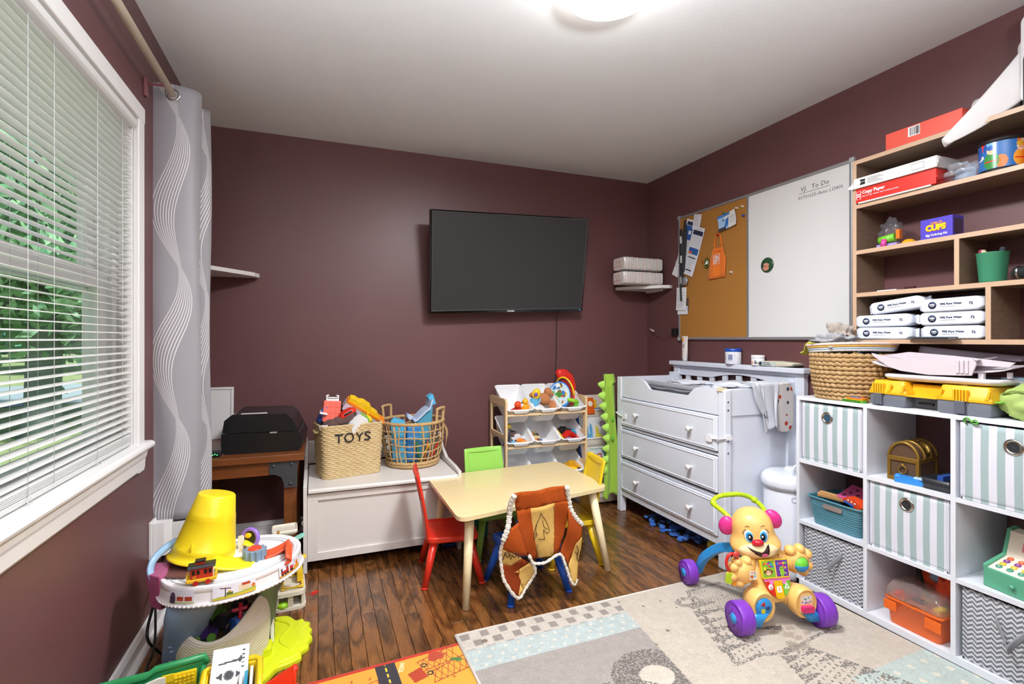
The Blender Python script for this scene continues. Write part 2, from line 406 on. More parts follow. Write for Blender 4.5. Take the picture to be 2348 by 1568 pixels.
# ---------------------------------------------------------------- venetian blind: every slat a part
blm = MB('blind_vinyl', '#f4f4f3', .32); tl_n = blm.node('ShaderNodeBsdfTranslucent'); tl_n.inputs[0].default_value = (.9, .9, .89, 1); ms_n = blm.node('ShaderNodeMixShader'); ms_n.inputs[0].default_value = .3
blm.t.links.new(blm.b.outputs[0], ms_n.inputs[1]); blm.t.links.new(tl_n.outputs[0], ms_n.inputs[2]); blm.t.links.new(ms_n.outputs[0], blm.t.nodes['Material Output'].inputs[0]); BL = blm.m   # thin vinyl lets some daylight through
blind = thing('venetian_blind', 'white horizontal-slat venetian blind hanging in the window', 'blind', (X0 - .016, (WY0 + WY1) / 2, 0))
bw = (WY1 - WY0) / 2 - .018
M().prism([(-.024, 1.955), (.026, 1.955), (.034, 1.962), (.034, 1.984), (-.024, 1.984)], 'y', -bw, bw).ob('headrail', BL, blind, bevel=.002)
sl = M(); prof = [(-.016, .0), (-.008, .0018), (0, .0024), (.008, .0018), (.016, 0)]
sl.loft([[(x, y, z + d) for x, z in prof for d in (0,)] + [(x, y, z - .0007) for x, z in reversed(prof)] for y in (-bw, bw)], smooth=False)
slat = sl.mesh('slat', BL)
z = 1.942; ns = 0
while z > .85:
    o = bpy.data.objects.new('slat', slat); C.objects.link(o); o.parent = blind; o.location = (0, 0, z); o.rotation_euler = (0, R(5), 0); z -= .0237; ns += 1
for k in range(5):                                         # the last slats lie stacked on the bottom rail
    o = bpy.data.objects.new('slat', slat); C.objects.link(o); o.parent = blind; o.location = (0, 0, .838 - k * .0042); o.rotation_euler = (0, R(4), 0)
M().cb((0, 0, .808), (.027, bw * 2, .016)).ob('bottom_rail', BL, blind, bevel=.004)
STR = P('blind_cord', '#dfe3e2', .7)
for y in (-.6, -.05, .085, .21, .48, .69):
    m_ = M(); m_.tube([(.0165, y, 1.955), (.0165, y, .815)], .0007, 5); m_.tube([(-.0165, y, 1.955), (-.0165, y, .815)], .0007, 5); m_.ob('ladder_cord', STR, blind)
for y in (.085, .48): M().tube([(.012, y, .83), (.02, y + .006, .815), (.024, y - .004, .805), (.022, y + .01, .8), (.02, y - .008, .803), (.012, y, .81)], .0009, 5).ob('cord_knot', STR, blind)

# ---------------------------------------------------------------- outdoors beyond the glass
GZ = -.5
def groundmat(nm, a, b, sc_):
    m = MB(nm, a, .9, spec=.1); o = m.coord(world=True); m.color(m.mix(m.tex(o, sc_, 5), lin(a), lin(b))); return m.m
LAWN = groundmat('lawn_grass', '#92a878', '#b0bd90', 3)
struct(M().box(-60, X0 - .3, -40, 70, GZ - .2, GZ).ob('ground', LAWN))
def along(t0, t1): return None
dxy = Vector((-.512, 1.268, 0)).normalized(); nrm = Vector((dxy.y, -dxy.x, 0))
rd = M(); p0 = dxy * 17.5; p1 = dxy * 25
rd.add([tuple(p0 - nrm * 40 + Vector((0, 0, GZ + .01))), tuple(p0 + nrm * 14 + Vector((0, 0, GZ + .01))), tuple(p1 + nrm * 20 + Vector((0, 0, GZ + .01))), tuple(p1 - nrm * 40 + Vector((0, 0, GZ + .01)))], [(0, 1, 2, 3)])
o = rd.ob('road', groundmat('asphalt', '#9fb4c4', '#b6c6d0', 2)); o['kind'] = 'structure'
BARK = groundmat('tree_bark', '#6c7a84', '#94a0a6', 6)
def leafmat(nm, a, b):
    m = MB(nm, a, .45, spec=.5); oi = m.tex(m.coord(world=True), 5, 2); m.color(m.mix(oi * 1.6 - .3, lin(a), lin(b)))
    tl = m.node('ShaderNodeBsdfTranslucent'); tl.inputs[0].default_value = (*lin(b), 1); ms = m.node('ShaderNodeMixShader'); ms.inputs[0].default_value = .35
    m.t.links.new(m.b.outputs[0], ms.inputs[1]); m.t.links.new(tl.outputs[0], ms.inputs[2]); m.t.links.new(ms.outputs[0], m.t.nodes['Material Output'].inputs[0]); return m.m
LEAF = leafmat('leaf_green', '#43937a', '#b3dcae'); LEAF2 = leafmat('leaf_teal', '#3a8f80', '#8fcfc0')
def tree(nm, label, x, y, h, rad, n, leaf, r0, zlow, seed, ls=.11, trunk=True):
    g = np.random.default_rng(seed); root = thing(nm, label, 'tree', (x, y, GZ))
    if trunk:
        m_ = M(); m_.tube([(0, 0, -.1), (.0, 0, .4), (.03, 0, 1.6), (.0, .05, h * .75)], [r0 * 1.5, r0 * 1.05, r0, r0 * .35], 14)
        for k in range(7):
            a = k * 2.4; z_ = 1.5 + k * (h - 2.4) / 8; m_.tube([(0, 0, z_), (math.cos(a) * rad * .35, math.sin(a) * rad * .35, z_ + .3), (math.cos(a) * rad * .8, math.sin(a) * rad * .8, z_ + .25)], [r0 * .3, r0 * .2, .02], 7)
        m_.ob('trunk', BARK, root)
    nc = max(60, n // 60); d = g.normal(size=(nc, 3)); d /= np.linalg.norm(d, axis=1)[:, None]
    rr_ = g.uniform(.45, 1, (nc, 1)) ** .5; cc = d * rr_ * np.array([rad, rad, (h - zlow) / 2]) + np.array([0, 0, (h + zlow) / 2])
    p = cc[g.integers(0, nc, n)] + g.normal(size=(n, 3)) * rad * .11
    a = g.normal(size=(n, 3)); a[:, 2] -= .5; a /= np.linalg.norm(a, axis=1)[:, None]; b = np.cross(a, g.normal(size=(n, 3))); b /= np.linalg.norm(b, axis=1)[:, None]
    s_ = g.uniform(.6, 1.3, (n, 1)) * ls
    q = np.stack([p - a * s_, p + b * s_ * .42, p + a * s_, p - b * s_ * .42], 1).reshape(-1, 3)
    me = bpy.data.meshes.new('foliage'); me.from_pydata(q.tolist(), [], np.arange(n * 4).reshape(-1, 4).tolist()); me.materials.append(leaf); me.update()
    o = bpy.data.objects.new('foliage', me); C.objects.link(o); o.parent = root; o['kind'] = 'stuff'
E1 = dxy * 12.2
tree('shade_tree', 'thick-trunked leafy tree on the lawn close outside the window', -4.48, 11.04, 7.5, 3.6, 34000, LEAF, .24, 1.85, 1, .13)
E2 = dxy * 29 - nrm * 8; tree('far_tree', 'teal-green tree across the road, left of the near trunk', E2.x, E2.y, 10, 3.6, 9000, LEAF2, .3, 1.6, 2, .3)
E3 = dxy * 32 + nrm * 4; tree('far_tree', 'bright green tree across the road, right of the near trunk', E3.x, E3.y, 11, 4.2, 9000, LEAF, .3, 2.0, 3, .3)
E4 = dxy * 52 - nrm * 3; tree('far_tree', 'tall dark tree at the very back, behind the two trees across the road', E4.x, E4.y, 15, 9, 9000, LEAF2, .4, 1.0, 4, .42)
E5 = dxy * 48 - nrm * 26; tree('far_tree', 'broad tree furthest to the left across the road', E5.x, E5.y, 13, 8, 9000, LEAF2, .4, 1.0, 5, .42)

# ---------------------------------------------------------------- ceiling lamp
lamp = thing('ceiling_lamp', 'round white flush-mounted disc lamp glowing on the ceiling', 'ceiling lamp', (.905, 1.445, ZC))
M().lathe([(0, 0), (.172, 0), (.172, -.03), (.168, -.034), (0, -.034)], 48).ob('lamp_base', P('lamp_metal', '#dcdcdc', .3), lamp)
le = MB('lamp_diffuser', '#ffffff', .4, emit=LAMP_EMIT); le.b.inputs['Emission Color'].default_value = (1, .985, .955, 1)
M().lathe([(0, -.034), (.166, -.034), (.17, -.05), (.166, -.075), (.155, -.096), (.1, -.106), (.001, -.11)], 48).ob('diffuser', le.m, lamp)

# ---------------------------------------------------------------- curtain rod and curtain
ROD = P('rod_cream', '#d9cdb6', .3); CH = P('chrome', '#c9c9c9', .18, metal=1, var=.01)
rod = thing('curtain_rod', 'cream round curtain rod above the window', 'curtain rod', (-.569, 1.0, 2.2))
M().tube([(0, -.6, 0), (0, 1.72, 0)], .0145, 16).ob('rod', ROD, rod)
for yy in (-.62, 1.74): M().lathe([(0, -.02), (.02, -.018), (.024, 0), (.02, .018), (0, .02)], 16).ob('finial', ROD, rod, (0, yy, 0), (PI / 2, 0, 0))
br = M(); br.box(XL + .569, XL + .569 + .012, 1.325, 1.35, -.07, .0).box(XL + .569 + .01, .0, 1.33, 1.345, -.02, -.013); br.ob('bracket', P('bracket_maroon', '#8a5358', .35), rod, bevel=.003)
cur = thing('curtain', 'grey grommet curtain with white wavy line print bunched at the rod end', 'curtain', (0, 0, 0))
cm = MB('curtain_cloth', '#a39c98', .5, spec=.35, sheen=.3); u, v, _ = cm.xyz(cm.coord('puv'))
def band(c0, amp, L, ph, wd):
    c = ((v - ph) * (2 * PI / L)).sin() * amp + c0      # the bundle swings across and pinches once in each wave
    hw = ((v - ph + .37) * (PI / L)).sin().ab() * wd + .006
    t = (u - c) / hw
    return t.ab().lt(1.0) * ((t * 4.5 + .5).fr() - .5).ab().lt(.13)
ln = band(.088, .037, .627, .79, .042).mx(band(.3, .037, .627, .5, .042)).mx(band(.5, .037, .627, .7, .042))
cm.color(cm.mix(ln, lin('#98979c'), lin('#efeeee')))
rg = ln * -.2 + .5; cm.rough(rg)
cm.bump(cm.tex(cm.coord('Object'), 900, 1), .1, .0005)
def cpath(s_):                                             # plan of the bunched folds, s_ = cloth length in metres
    key = [(-.655, 2.455), (-.6, 2.447), (-.54, 2.452), (-.493, 2.475), (-.482, 2.52), (-.5, 2.56), (-.56, 2.575), (-.6, 2.6), (-.58, 2.64), (-.51, 2.655), (-.474, 2.68), (-.49, 2.72), (-.56, 2.735), (-.6, 2.765), (-.55, 2.8), (-.5, 2.82)]
    pts = spl([(a, b, 0) for a, b in key], 8); L = [0]
    for a, b in zip(pts, pts[1:]): L.append(L[-1] + math.dist(a, b))
    return pts, L
CP, CL = cpath(0); CLEN = CL[-1]
def cp_at(t):
    d = t * CLEN; i = 0
    while i < len(CL) - 2 and CL[i + 1] < d: i += 1
    q = (d - CL[i]) / (CL[i + 1] - CL[i]); return lerp(CP[i], CP[i + 1], q)
def cfn(a, b):
    x, y, _ = cp_at(a); k = 1 - b
    x += .004 * math.sin(b * 9 + a * 20); y += .006 * math.sin(b * 6 + a * 31) * k
    if a < .2: x += -.01 * math.exp(-((b - .02) / .06) ** 2) * (1 - a * 5)
    return (x, y, .447 + b * 1.795 - .012 * math.sin(a * 9) * k)
M().grid(cfn, 150, 60, uv=lambda a, b: (a * CLEN, b * 1.8)).ob('curtain_cloth', cm.m, cur, solid=.0015)
for yy in (2.449, 2.575, 2.65, 2.733): M().tube([(-.567 + .024 * math.cos(a), yy, 2.2 + .024 * math.sin(a)) for a in (2 * PI * j / 24 for j in range(24))], .0055, 8, True).ob('grommet', CH, cur)

# ---------------------------------------------------------------- television on the back wall
BLK = P('black_gloss', '#0b0b0d', .12, coat=.3); BLKM = P('black_matte', '#141416', .5)
tv = thing('television', 'flat black television tilted down on the back wall', 'television', (1.23, 3.2, 1.698), rot=Euler((R(12.56), R(-2.18), R(.84))))
tw, thh = 1.138 / 2, 1.138 * .585 / 2
M().box(-tw, tw, -.008, .03, -thh, thh).box(-.3, .3, .03, .05, -.24, .16).ob('housing', BLKM, tv, bevel=.004)
f_ = M(); a_, b_ = .012, .02
f_.box(-tw, -tw + a_, -.014, .0, -thh, thh).box(tw - a_, tw, -.014, 0, -thh, thh).box(-tw + a_, tw - a_, -.014, 0, thh - a_, thh).box(-tw + a_, tw - a_, -.014, 0, -thh, -thh + b_)
f_.ob('bezel', BLK, tv, bevel=.003)
M().box(-tw + a_, tw - a_, -.0105, -.002, -thh + b_, thh - a_).ob('screen', P('tv_screen', '#3a3a3a', .45, var=0, spec=.2), tv)
M().box(-tw + a_, tw - a_, -.0135, -.011, -thh + b_ - .001, -thh + b_ + .003).box(-tw + a_ - .002, -tw + a_ + .001, -.0135, -.011, -thh + b_, thh - a_).box(tw - a_ - .001, tw - a_ + .003, -.0135, -.011, -thh + b_, thh - a_).box(-tw + a_, tw - a_, -.0135, -.011, thh - a_ - .001, thh - a_ + .002).ob('trim_line', P('tv_trim', '#6b6d70', .3, metal=.6), tv)
text('TOSHIBA', .014, P('logo_white', '#e8e8e8', .4), tv, (0, -.0148, -thh + .0095), (PI / 2, 0, 0), bold=.0004)
M().cb((tw - .02, -.0145, -thh + .009), (.005, .002, .005)).ob('power_light', pl('#4aa0ff', name='led_blue', emit=2), tv)
ar = M(); ar.box(-.06, .06, .05, .19, .0, .1); ar.ob('wall_bracket', BLKM, tv)
cb = thing('power_cable', 'thin black cable hanging from the television down the wall', 'cable', (1.655, YB - .006, .5))
M().tube(spl([(-.01, -.12, .9), (-.002, -.02, .86), (.001, 0, .6), (-.008, 0, .3), (.004, 0, .0)], 6), .0028, 6).ob('cable', BLKM, cb)

# ---------------------------------------------------------------- corner shelves
def corner_shelf(label, loc, sgn):
    t = thing('corner_shelf', label, 'shelf', loc, group='small white corner shelves')
    p = [(0, 0), (.3 * sgn, 0), (.31 * sgn, -.035), (.27 * sgn, -.1), (.1 * sgn, -.3), (.035 * sgn, -.325), (0, -.31)] if sgn < 0 else [(0, 0), (.28, 0), (.3, -.03), (.28, -.1), (.1, -.34), (.04, -.37), (0, -.36)]
    M().prism(p, 'z', 0, .022).ob('board', WHITE, t, bevel=.003)
    M().box(.0, .012 * sgn, -.2, 0, -.012, 0).ob('cleat', WHITE, t)
    return t
corner_shelf('empty white corner shelf on the wall beside the curtain', (XL + .003, YB - .003, 1.553), 1)
corner_shelf('white corner shelf under the two diaper packs', (XR - .003, YB - .003, 1.565), -1)
# ---------------------------------------------------------------- rugs: printed piles
def rugmat(nm, h=.9):
    m = MB(nm, '#ffffff', .95, spec=.1, sheen=.2); n = m.node('ShaderNodeAttribute', attribute_name='ink')
    o = m.coord(world=True); k = m.tex(o, 330, 3)
    m.color(m.mix(k * .35, n.outputs['Color'], m.mix(.45, n.outputs['Color'], lin('#3a352f')))); m.bump(k, .6, .004); return m.m
RW, RH = 1.62, 1.08
rg = Print(RW, RH, .0042, '#c2b8aa'); nz = np.random.default_rng(5)
X_, Y_ = rg.X, RH - rg.Y                                  # Y_ runs from the far edge towards the camera
hz = nz.random(rg.X.shape)
def blobs(n, seed, r0, r1):
    g = np.random.default_rng(seed); m = np.zeros(rg.X.shape, bool)
    for _ in range(n):
        x, y, r = g.uniform(0, RW), g.uniform(0, RH), g.uniform(r0, r1); m |= (np.hypot(X_ - x, (Y_ - y) * 1.3) < r)
    return m
bx = .74 - .125 * Y_                                       # border between the two halves
L_ = X_ < bx
rg.put(L_ & (Y_ < .118), '#c4bcb2')
ci, cj = np.floor((X_ - .01) / .0405), np.floor((Y_ - .012) / .0515)
rg.put(L_ & (Y_ < .118) & (Y_ > .012) & ((ci + cj) % 2 == 0) & (((X_ - .01) / .0405) % 1 < .86) & (((Y_ - .012) / .0515) % 1 < .72), '#8f8881')
rg.put(L_ & (Y_ > .118) & (Y_ < .235), '#b0bdbc')
def dots(mask, p, r, col):
    row = np.floor(Y_ / p); u = (X_ / (p * 1.35) + .5 * (row % 2)) % 1 - .5; v = (Y_ / p) % 1 - .5
    rg.put(mask & (np.hypot(u * p * 1.35, v * p) < r), col)
dots(L_ & (Y_ > .118) & (Y_ < .235), .0395, .0072, '#d3cdc0')
G_ = L_ & (Y_ > .235); rg.put(G_, '#9f9993')
d_ = np.hypot((X_ - .585) / 1.15, Y_ - .5); rg.put(G_ & (d_ < .145 + .012 * (hz - .5)) & (hz < .62), '#6d6761'); rg.put(G_ & (d_ < .055), '#c9c0b2')
d2 = np.hypot((X_ - .36) / 1.5, Y_ - .62); rg.put(G_ & (d2 < .16) & (hz < .6), '#6d6761')
Rm_ = ~L_
B_ = Rm_ & (Y_ > .765) & (X_ > 1.2); rg.put(B_, '#b6c3bd'); dots(B_, .06, .011, '#d8d4c2')
ZD = '#77716b'
def W2(x, y): return (x - .506 + .02 * (y - 1.939), RH - (1.939 - y + .024 * (x - .506)))
# the zebra drawing
def zp(*p): return [W2(*q) for q in p]
def sketch(pts, wd, f=.6, seed=0): rg.put((rg.dist(zp(*pts)) < wd) & (hz < f), ZD)
body = rg.pmask(zp((1.60, 1.885), (1.79, 1.90), (1.83, 1.72), (1.70, 1.66), (1.56, 1.72)))
dash = ((X_ * 62 + np.floor(Y_ * 75) * .5) % 1 < .55) & ((Y_ * 75) % 1 < .5)
rg.put(body & dash & (hz < .85), '#8b857e')
sketch([(1.60, 1.885), (1.80, 1.90), (1.86, 1.8)], .009, .7); sketch([(1.60, 1.885), (1.56, 1.8), (1.535, 1.72), (1.47, 1.54), (1.40, 1.395)], .008, .65)
ear = [(1.565 + .06 * math.cos(a) - .02, 1.83 + .03 * math.sin(a) - .02) for a in np.linspace(0, 6.28, 20)]; sketch(ear, .012, .6)
for k in range(6):                                         # wedge stripes down the front edge
    y = 1.775 - k * .058; x = 1.535 - (1.775 - y) * .36
    rg.put(rg.pmask(zp((x - .012, y + .024), (x - .022, y - .022), (x + .14 - k * .004, y - .006))) & (hz < .68), ZD)
spot = ((X_ * 38 + np.floor(Y_ * 42) * .37) % 1 < .33) & ((Y_ * 42 + np.floor(X_ * 38) * .3) % 1 < .38)
legA = rg.pmask(zp((1.5, 1.63), (1.66, 1.60), (1.60, 1.45), (1.54, 1.40), (1.40, 1.395))); rg.put(legA & spot, ZD)
sketch([(1.40, 1.395), (1.53, 1.41), (1.60, 1.395), (1.70, 1.41)], .008, .6)
legB = rg.pmask(zp((1.60, 1.39), (1.72, 1.39), (1.86, 1.17), (1.84, 1.0), (1.50, 1.05), (1.55, 1.3))); rg.put(legB & spot, ZD)
for k in range(7):
    y = 1.36 - k * .05; x = 1.61 - k * .017
    rg.put(rg.pmask(zp((x - .014, y + .02), (x - .026, y - .024), (x + .075, y - .004))) & (hz < .66), ZD)
    x2 = 1.73 + k * .027; rg.put(rg.pmask(zp((x2 + .016, y + .022), (x2 + .04, y - .022), (x2 - .05, y - .004))) & (hz < .66), ZD)
sketch([(1.62, 1.385), (1.72, 1.40), (1.80, 1.42), (1.93, 1.43), (1.985, 1.425), (1.97, 1.47), (1.90, 1.53)], .008, .65)
rg.put(rg.pmask(zp((1.90, 1.47), (1.985, 1.43), (1.96, 1.50))) & (hz < .6), ZD)
rg.put(rg.pmask(zp((1.62, 1.56), (1.77, 1.53), (1.75, 1.50))) & (hz < .8), '#5d5852')
for (x, y, r) in ((1.70, 1.50, .02), (1.74, 1.47, .028), (1.76, 1.44, .022), (1.70, 1.42, .025), (1.73, 1.395, .03), (1.68, 1.385, .018), (1.79, 1.50, .02), (1.62, 1.40, .012), (1.82, 1.45, .018)):
    a, b = W2(x, y); rg.put((np.hypot(rg.X - a, (rg.Y - b) * 1.5) < r * (.7 + .6 * hz)), '#96897b', .7)   # old stains
for (x, y, r) in ((1.33, 1.85, .006), (1.46, 1.79, .005), (1.21, 1.60, .006), (1.43, 1.86, .004), (1.31, 1.66, .008), (.60, 1.86, .012), (1.25, 1.92, .006)):
    a, b = W2(x, y); rg.put(np.hypot(rg.X - a, rg.Y - b) < r, '#7d6f5f')
rg.a *= (.9 + .2 * nz.random(rg.X.shape))[:, :, None]
rg.a *= (.95 + .1 * nz.random((rg.ny // 6 + 1, rg.nx // 6 + 1))).repeat(6, 0).repeat(6, 1)[:rg.ny, :rg.nx, None]
rug = rg.ob('area_rug', None, (.506, 1.939, .0115), (0, 0, 0), mat=rugmat('rug_pile'), fn=lambda x, y: (x + .02 * (RH - y), -(RH - y) + .024 * x + .002 * math.sin(x * 9), .0012 * math.sin(x * 7 + y * 5)))
tag(rug, 'large pale patchwork rug with zebra drawing, checked and dotted bands', 'rug')
M().prism([(.506, 1.939), (2.126, 1.978), (2.148, .9), (.53, .86)], 'z', .001, .0085).ob('rug_backing', fab('#a39a8c'), rug, loc=(-.506, -1.939, -.0115))
eg = M(); eg.tube([(-.001, .0, -.004), (.02, -1.07, -.004)], .0055, 8); eg.tube([(0, 0, -.004), (1.62, .0385, -.004)], .0055, 8); eg.ob('bound_edge', fab('#d5cdc4'), rug)

CW, CHh = .95, .6
cr = Print(CW, CHh, .0032, '#eaa23a'); Yc = CHh - cr.Y
cr.put((Yc < .016), '#c8301c'); 
def cz(x, y): return (x + .35, CHh - (1.90 - y))
cr.rect(.535, .605, 0, CHh - .014, '#33323a')
cr.put((np.abs(cr.X - .57) < .0035) & (((Yc * 30) % 1) < .6) & (Yc > .016), '#e8c53a')
BR = '#a8492a'
def cl(p, w_=.004, c=BR): cr.line([cz(*q) for q in p], w_, c)
def tower(x, y):                                           # lattice derrick lying on the print
    a, b = (x, y + .03), (x, y - .03); c, d = (x + .15, y + .075), (x + .15, y - .0)
    cl([a, c], .005); cl([b, d], .005)
    for k in range(6):
        t0, t1 = k / 6, (k + 1) / 6; cl([lerp(a, c, t0), lerp(b, d, t1)], .003); cl([lerp(b, d, t0), lerp(a, c, t1)], .003)
tower(.33, 1.82); tower(.36, 1.75)
cr.put(cr.pmask([cz(.285, 1.80), cz(.335, 1.82), cz(.35, 1.76), cz(.298, 1.745)]), '#b33f24')
for (x, y) in ((.35, 1.825), (.36, 1.775)):
    a, b = cz(x, y); cr.circ(a, b, .012, '#2b2524'); cr.circ(a, b, .006, '#e2a24a')
for q in ((.40, 1.865, .022), (.415, 1.855, .02), (.392, 1.85, .018)): cr.circ(*cz(q[0], q[1]), q[2], '#b5452c')
cl([(.41, 1.855), (.45, 1.86)], .005)
for q in (0, .7, 1.4): a, b = cz(.455, 1.80); cr.circ(a + .02 * math.cos(q), b + .016 * math.sin(q), .014, '#4f7d3d', .007)
for q in ((.10, 1.80, '#b33f24'), (.055, 1.785, '#6a3f86'), (.075, 1.77, '#d8642c'), (.02, 1.79, '#3c6a9a')): cr.put(cr.pmask([cz(q[0] - .03, q[1] - .03), cz(q[0] + .03, q[1] - .03), cz(q[0] + .02, q[1] + .02), cz(q[0] - .005, q[1] + .03)]), q[2])
cl([(.125, 1.80), (.185, 1.815)], .004); cl([(.13, 1.80), (.13, 1.76)], .004); cl([(.185, 1.815), (.185, 1.78)], .004); cr.circ(*cz(.16, 1.785), .012, '#3f5f3d')
for q in ((.16, 1.83), (.39, 1.78), (.43, 1.72), (.10, 1.84)): cl([(q[0] - .006, q[1]), (q[0] + .006, q[1] + .005)], .003); cl([(q[0], q[1] - .006), (q[0] + .002, q[1] + .008)], .003)
car_rug = cr.ob('play_rug', None, (-.35, 1.835, .0035), (0, 0, R(4)), mat=rugmat('play_rug_pile'), fn=lambda x, y: (x, -(CHh - y), 0), thick=.004)
tag(car_rug, 'orange printed road-map play rug with a red border, partly under the large rug', 'rug')
text('TOW', .022, P('rug_print_cream', '#f0dcb0', .9), car_rug, (.625, -.055, .0022), (0, 0, R(70)), depth=.0002, bold=.001)

# ---------------------------------------------------------------- toy chest bench
CW_ = P('chest_white', '#dcd8d3', .35, var=.015)
ch = thing('toy_chest', 'white wooden toy chest bench with panelled front and raised side arms', 'toy chest', (.337, 2.74, 0), R(.5))
hw = .403
side = [(0, 0), (.03, 0), (.05, .03), (.52, .03), (.54, 0), (.575, 0), (.575, .585), (.53, .59), (.49, .575), (.42, .5), (.3, .455), (.1, .45), (.0, .44)]
for s_ in (-1, 1): M().prism(side, 'x', s_ * hw - .009, s_ * hw + .009).ob('side_panel', CW_, ch, bevel=.003)
w_ = hw - .01
fr = M(); fr.box(-w_, w_, .006, .022, .055, .095).box(-w_, w_, .006, .022, .36, .395).box(-w_, -w_ + .05, .006, .022, .095, .36).box(w_ - .05, w_, .006, .022, .095, .36)
fr.ob('front_frame', CW_, ch, bevel=.002)
M().box(-w_ + .048, w_ - .048, .016, .024, .09, .365).ob('front_panel', CW_, ch)
M().box(-w_, w_, .02, .545, .06, .075).box(-w_, w_, .535, .55, .06, .39).ob('carcass', CW_, ch)
M().prism([(-.012, .403), (.535, .403), (.535, .425), (-.004, .425), (-.012, .418)], 'x', -w_ + .004, w_ - .004).ob('lid', CW_, ch, bevel=.004)
M().box(-w_, w_, .545, .565, .43, .565).ob('back_rail', CW_, ch, bevel=.003)
M().lathe([(0, 0), (.012, .002), (.012, .006), (0, .009)], 14).ob('screw_cap', WHITE, ch, (-hw - .009, .02, .25), (0, -PI / 2, 0))

# ---------------------------------------------------------------- desk with printer
def wood(nm, a, b, sc_=(1, 8, 8), rough=.35):
    m = MB(nm, a, rough); o = m.coord('Object'); n = m.tex(o, 6, 4, sc_, dist=.5); f2 = m.tex(o, 40, 3, sc_)
    m.color(m.mix((n * .7 + f2 * .5 - .1).mx(0).mn(1), lin(a), lin(b))); m.bump(f2, .1, .001); return m.m
DESKW = wood('desk_wood', '#4c230d', '#8f5226')
dk = thing('desk', 'brown wooden desk with grey metal corner brackets behind the curtain', 'desk', (-.345, 3.06, 0))
M().box(-.275, .273, -.285, .29, .567, .602).ob('top', DESKW, dk, bevel=.003)
M().box(-.27, .24, -.265, -.245, .5, .567).box(-.27, .24, .25, .27, .5, .567).box(.22, .24, -.25, .25, .5, .567).ob('apron', DESKW, dk)
for x in (-.25, .175):
    for y in (-.255, .21): M().box(x, x + .062, y, y + .06, 0, .567).ob('leg', DESKW, dk, bevel=.004)
GM = P('gunmetal', '#4b4f54', .45, metal=.5)
bpz = [(.11, .566), (.24, .566), (.24, .43), (.178, .43), (.176, .46), (.165, .485), (.14, .5), (.11, .505)]
M().prism(bpz, 'y', -.27, -.2655).ob('corner_bracket', GM, dk, bevel=.001)
for x, z_ in ((.13, .545), (.215, .548), (.208, .45)): M().ell((x, -.271, z_), (.009, .006, .009), 10, 6).ob('bolt', GM, dk)
pr_ = thing('printer', 'black desktop printer with rounded body on the desk', 'printer', (-.262, 3.03, .603), R(-3))
def pring(x, z, dy=0): return x
PB = P('printer_black', '#17181a', .28)
sec = [(-.185, .012), (-.172, 0), (.172, 0), (.185, .02), (.19, .06), (.172, .1), (-.188, .105), (-.19, .05)]
M().prism(sec, 'y', -.17, .17).ob('body', PB, pr_, bevel=.012, seg=3)
sec = [(-.186, .107), (.17, .102), (.14, .165), (.11, .195), (-.14, .2), (-.176, .17)]
M().prism(sec, 'y', -.165, .165).ob('scanner_lid', PB, pr_, bevel=.012, seg=3)
M().box(-.1, .02, -.166, -.15, .2, .203).ob('paper_tab', WHITE, pr_); 
M().cb((.05, -.171, .1), (.035, .004, .008)).ob('lid_grip', P('printer_grip', '#8f9396', .25), pr_, bevel=.002)
text('EPSON', .016, P('logo_grey', '#9a9a9a', .4), pr_, (-.06, -.168, .06), (PI / 2, 0, 0), bold=.0003)
rt = thing('router', 'small black box with green lights on the desk beside the printer', 'router', (-.5, 2.86, .603))
M().cb((0, 0, .012), (.09, .06, .024)).ob('housing', BLKM, rt, bevel=.004)
for k in range(7): M().cb((-.03 + k * .01, -.0305, .011 + .004 * (k % 2)), (.005, .002, .004)).ob('light', pl('#3fe07a', name='led_green', emit=3), rt)
wb = thing('white_board_panel', 'white framed panel leaning on the back wall behind the printer', 'panel', (-.56, 3.345, .603), rot=(R(-4), 0, 0))
M().box(-.06, .085, -.004, .008, 0, .295).ob('panel', WHITE, wb); M().box(.075, .088, -.01, .012, 0, .3).box(-.06, .075, -.01, .012, .287, .3).ob('frame', WHITE, wb, bevel=.002)

# ---------------------------------------------------------------- kids' table and four chairs
TW = wood('pale_maple', '#dcc691', '#e3d0a2', (1, 5, 5), .22)
tb = thing('kids_table', 'pale wooden kids table with rounded corners and splayed round legs', 'table', (.985, 2.51, 0))
def rquad(q, r, n=6):
    out = []
    for i in range(4):
        p, a, b = Vector(q[i]), Vector(q[i - 1]), Vector(q[(i + 1) % 4]); u = (a - p).normalized() * r; v = (b - p).normalized() * r
        for k in range(n + 1): t = k / n; out.append(tuple((p + u) * (1 - t) ** 2 + p * 2 * t * (1 - t) + (p + v) * t * t))
    return out
qd = [(-.424, -.411), (.438, -.228), (.43, .36), (-.42, .29)]
M().prism(rquad(qd, .06), 'z', .392, .41).ob('tabletop', TW, tb, bevel=.005, seg=3)
LW = P('leg_maple', '#e6d6ab', .3)
for (fx, fy), (tx, ty) in (((-.385, -.384), (-.345, -.31)), ((.395, -.289), (.35, -.2)), ((-.385, .25), (-.34, .21)), ((.41, .31), (.36, .26))):
    M().cyl((fx, fy, .0), (tx, ty, .394), .0165, .0225, 18).ob('leg', LW, tb)
    M().lathe([(0, .382), (.03, .382), (.03, .393), (0, .393)], 18, (tx, ty, 0)).ob('leg_mount', TW, tb)
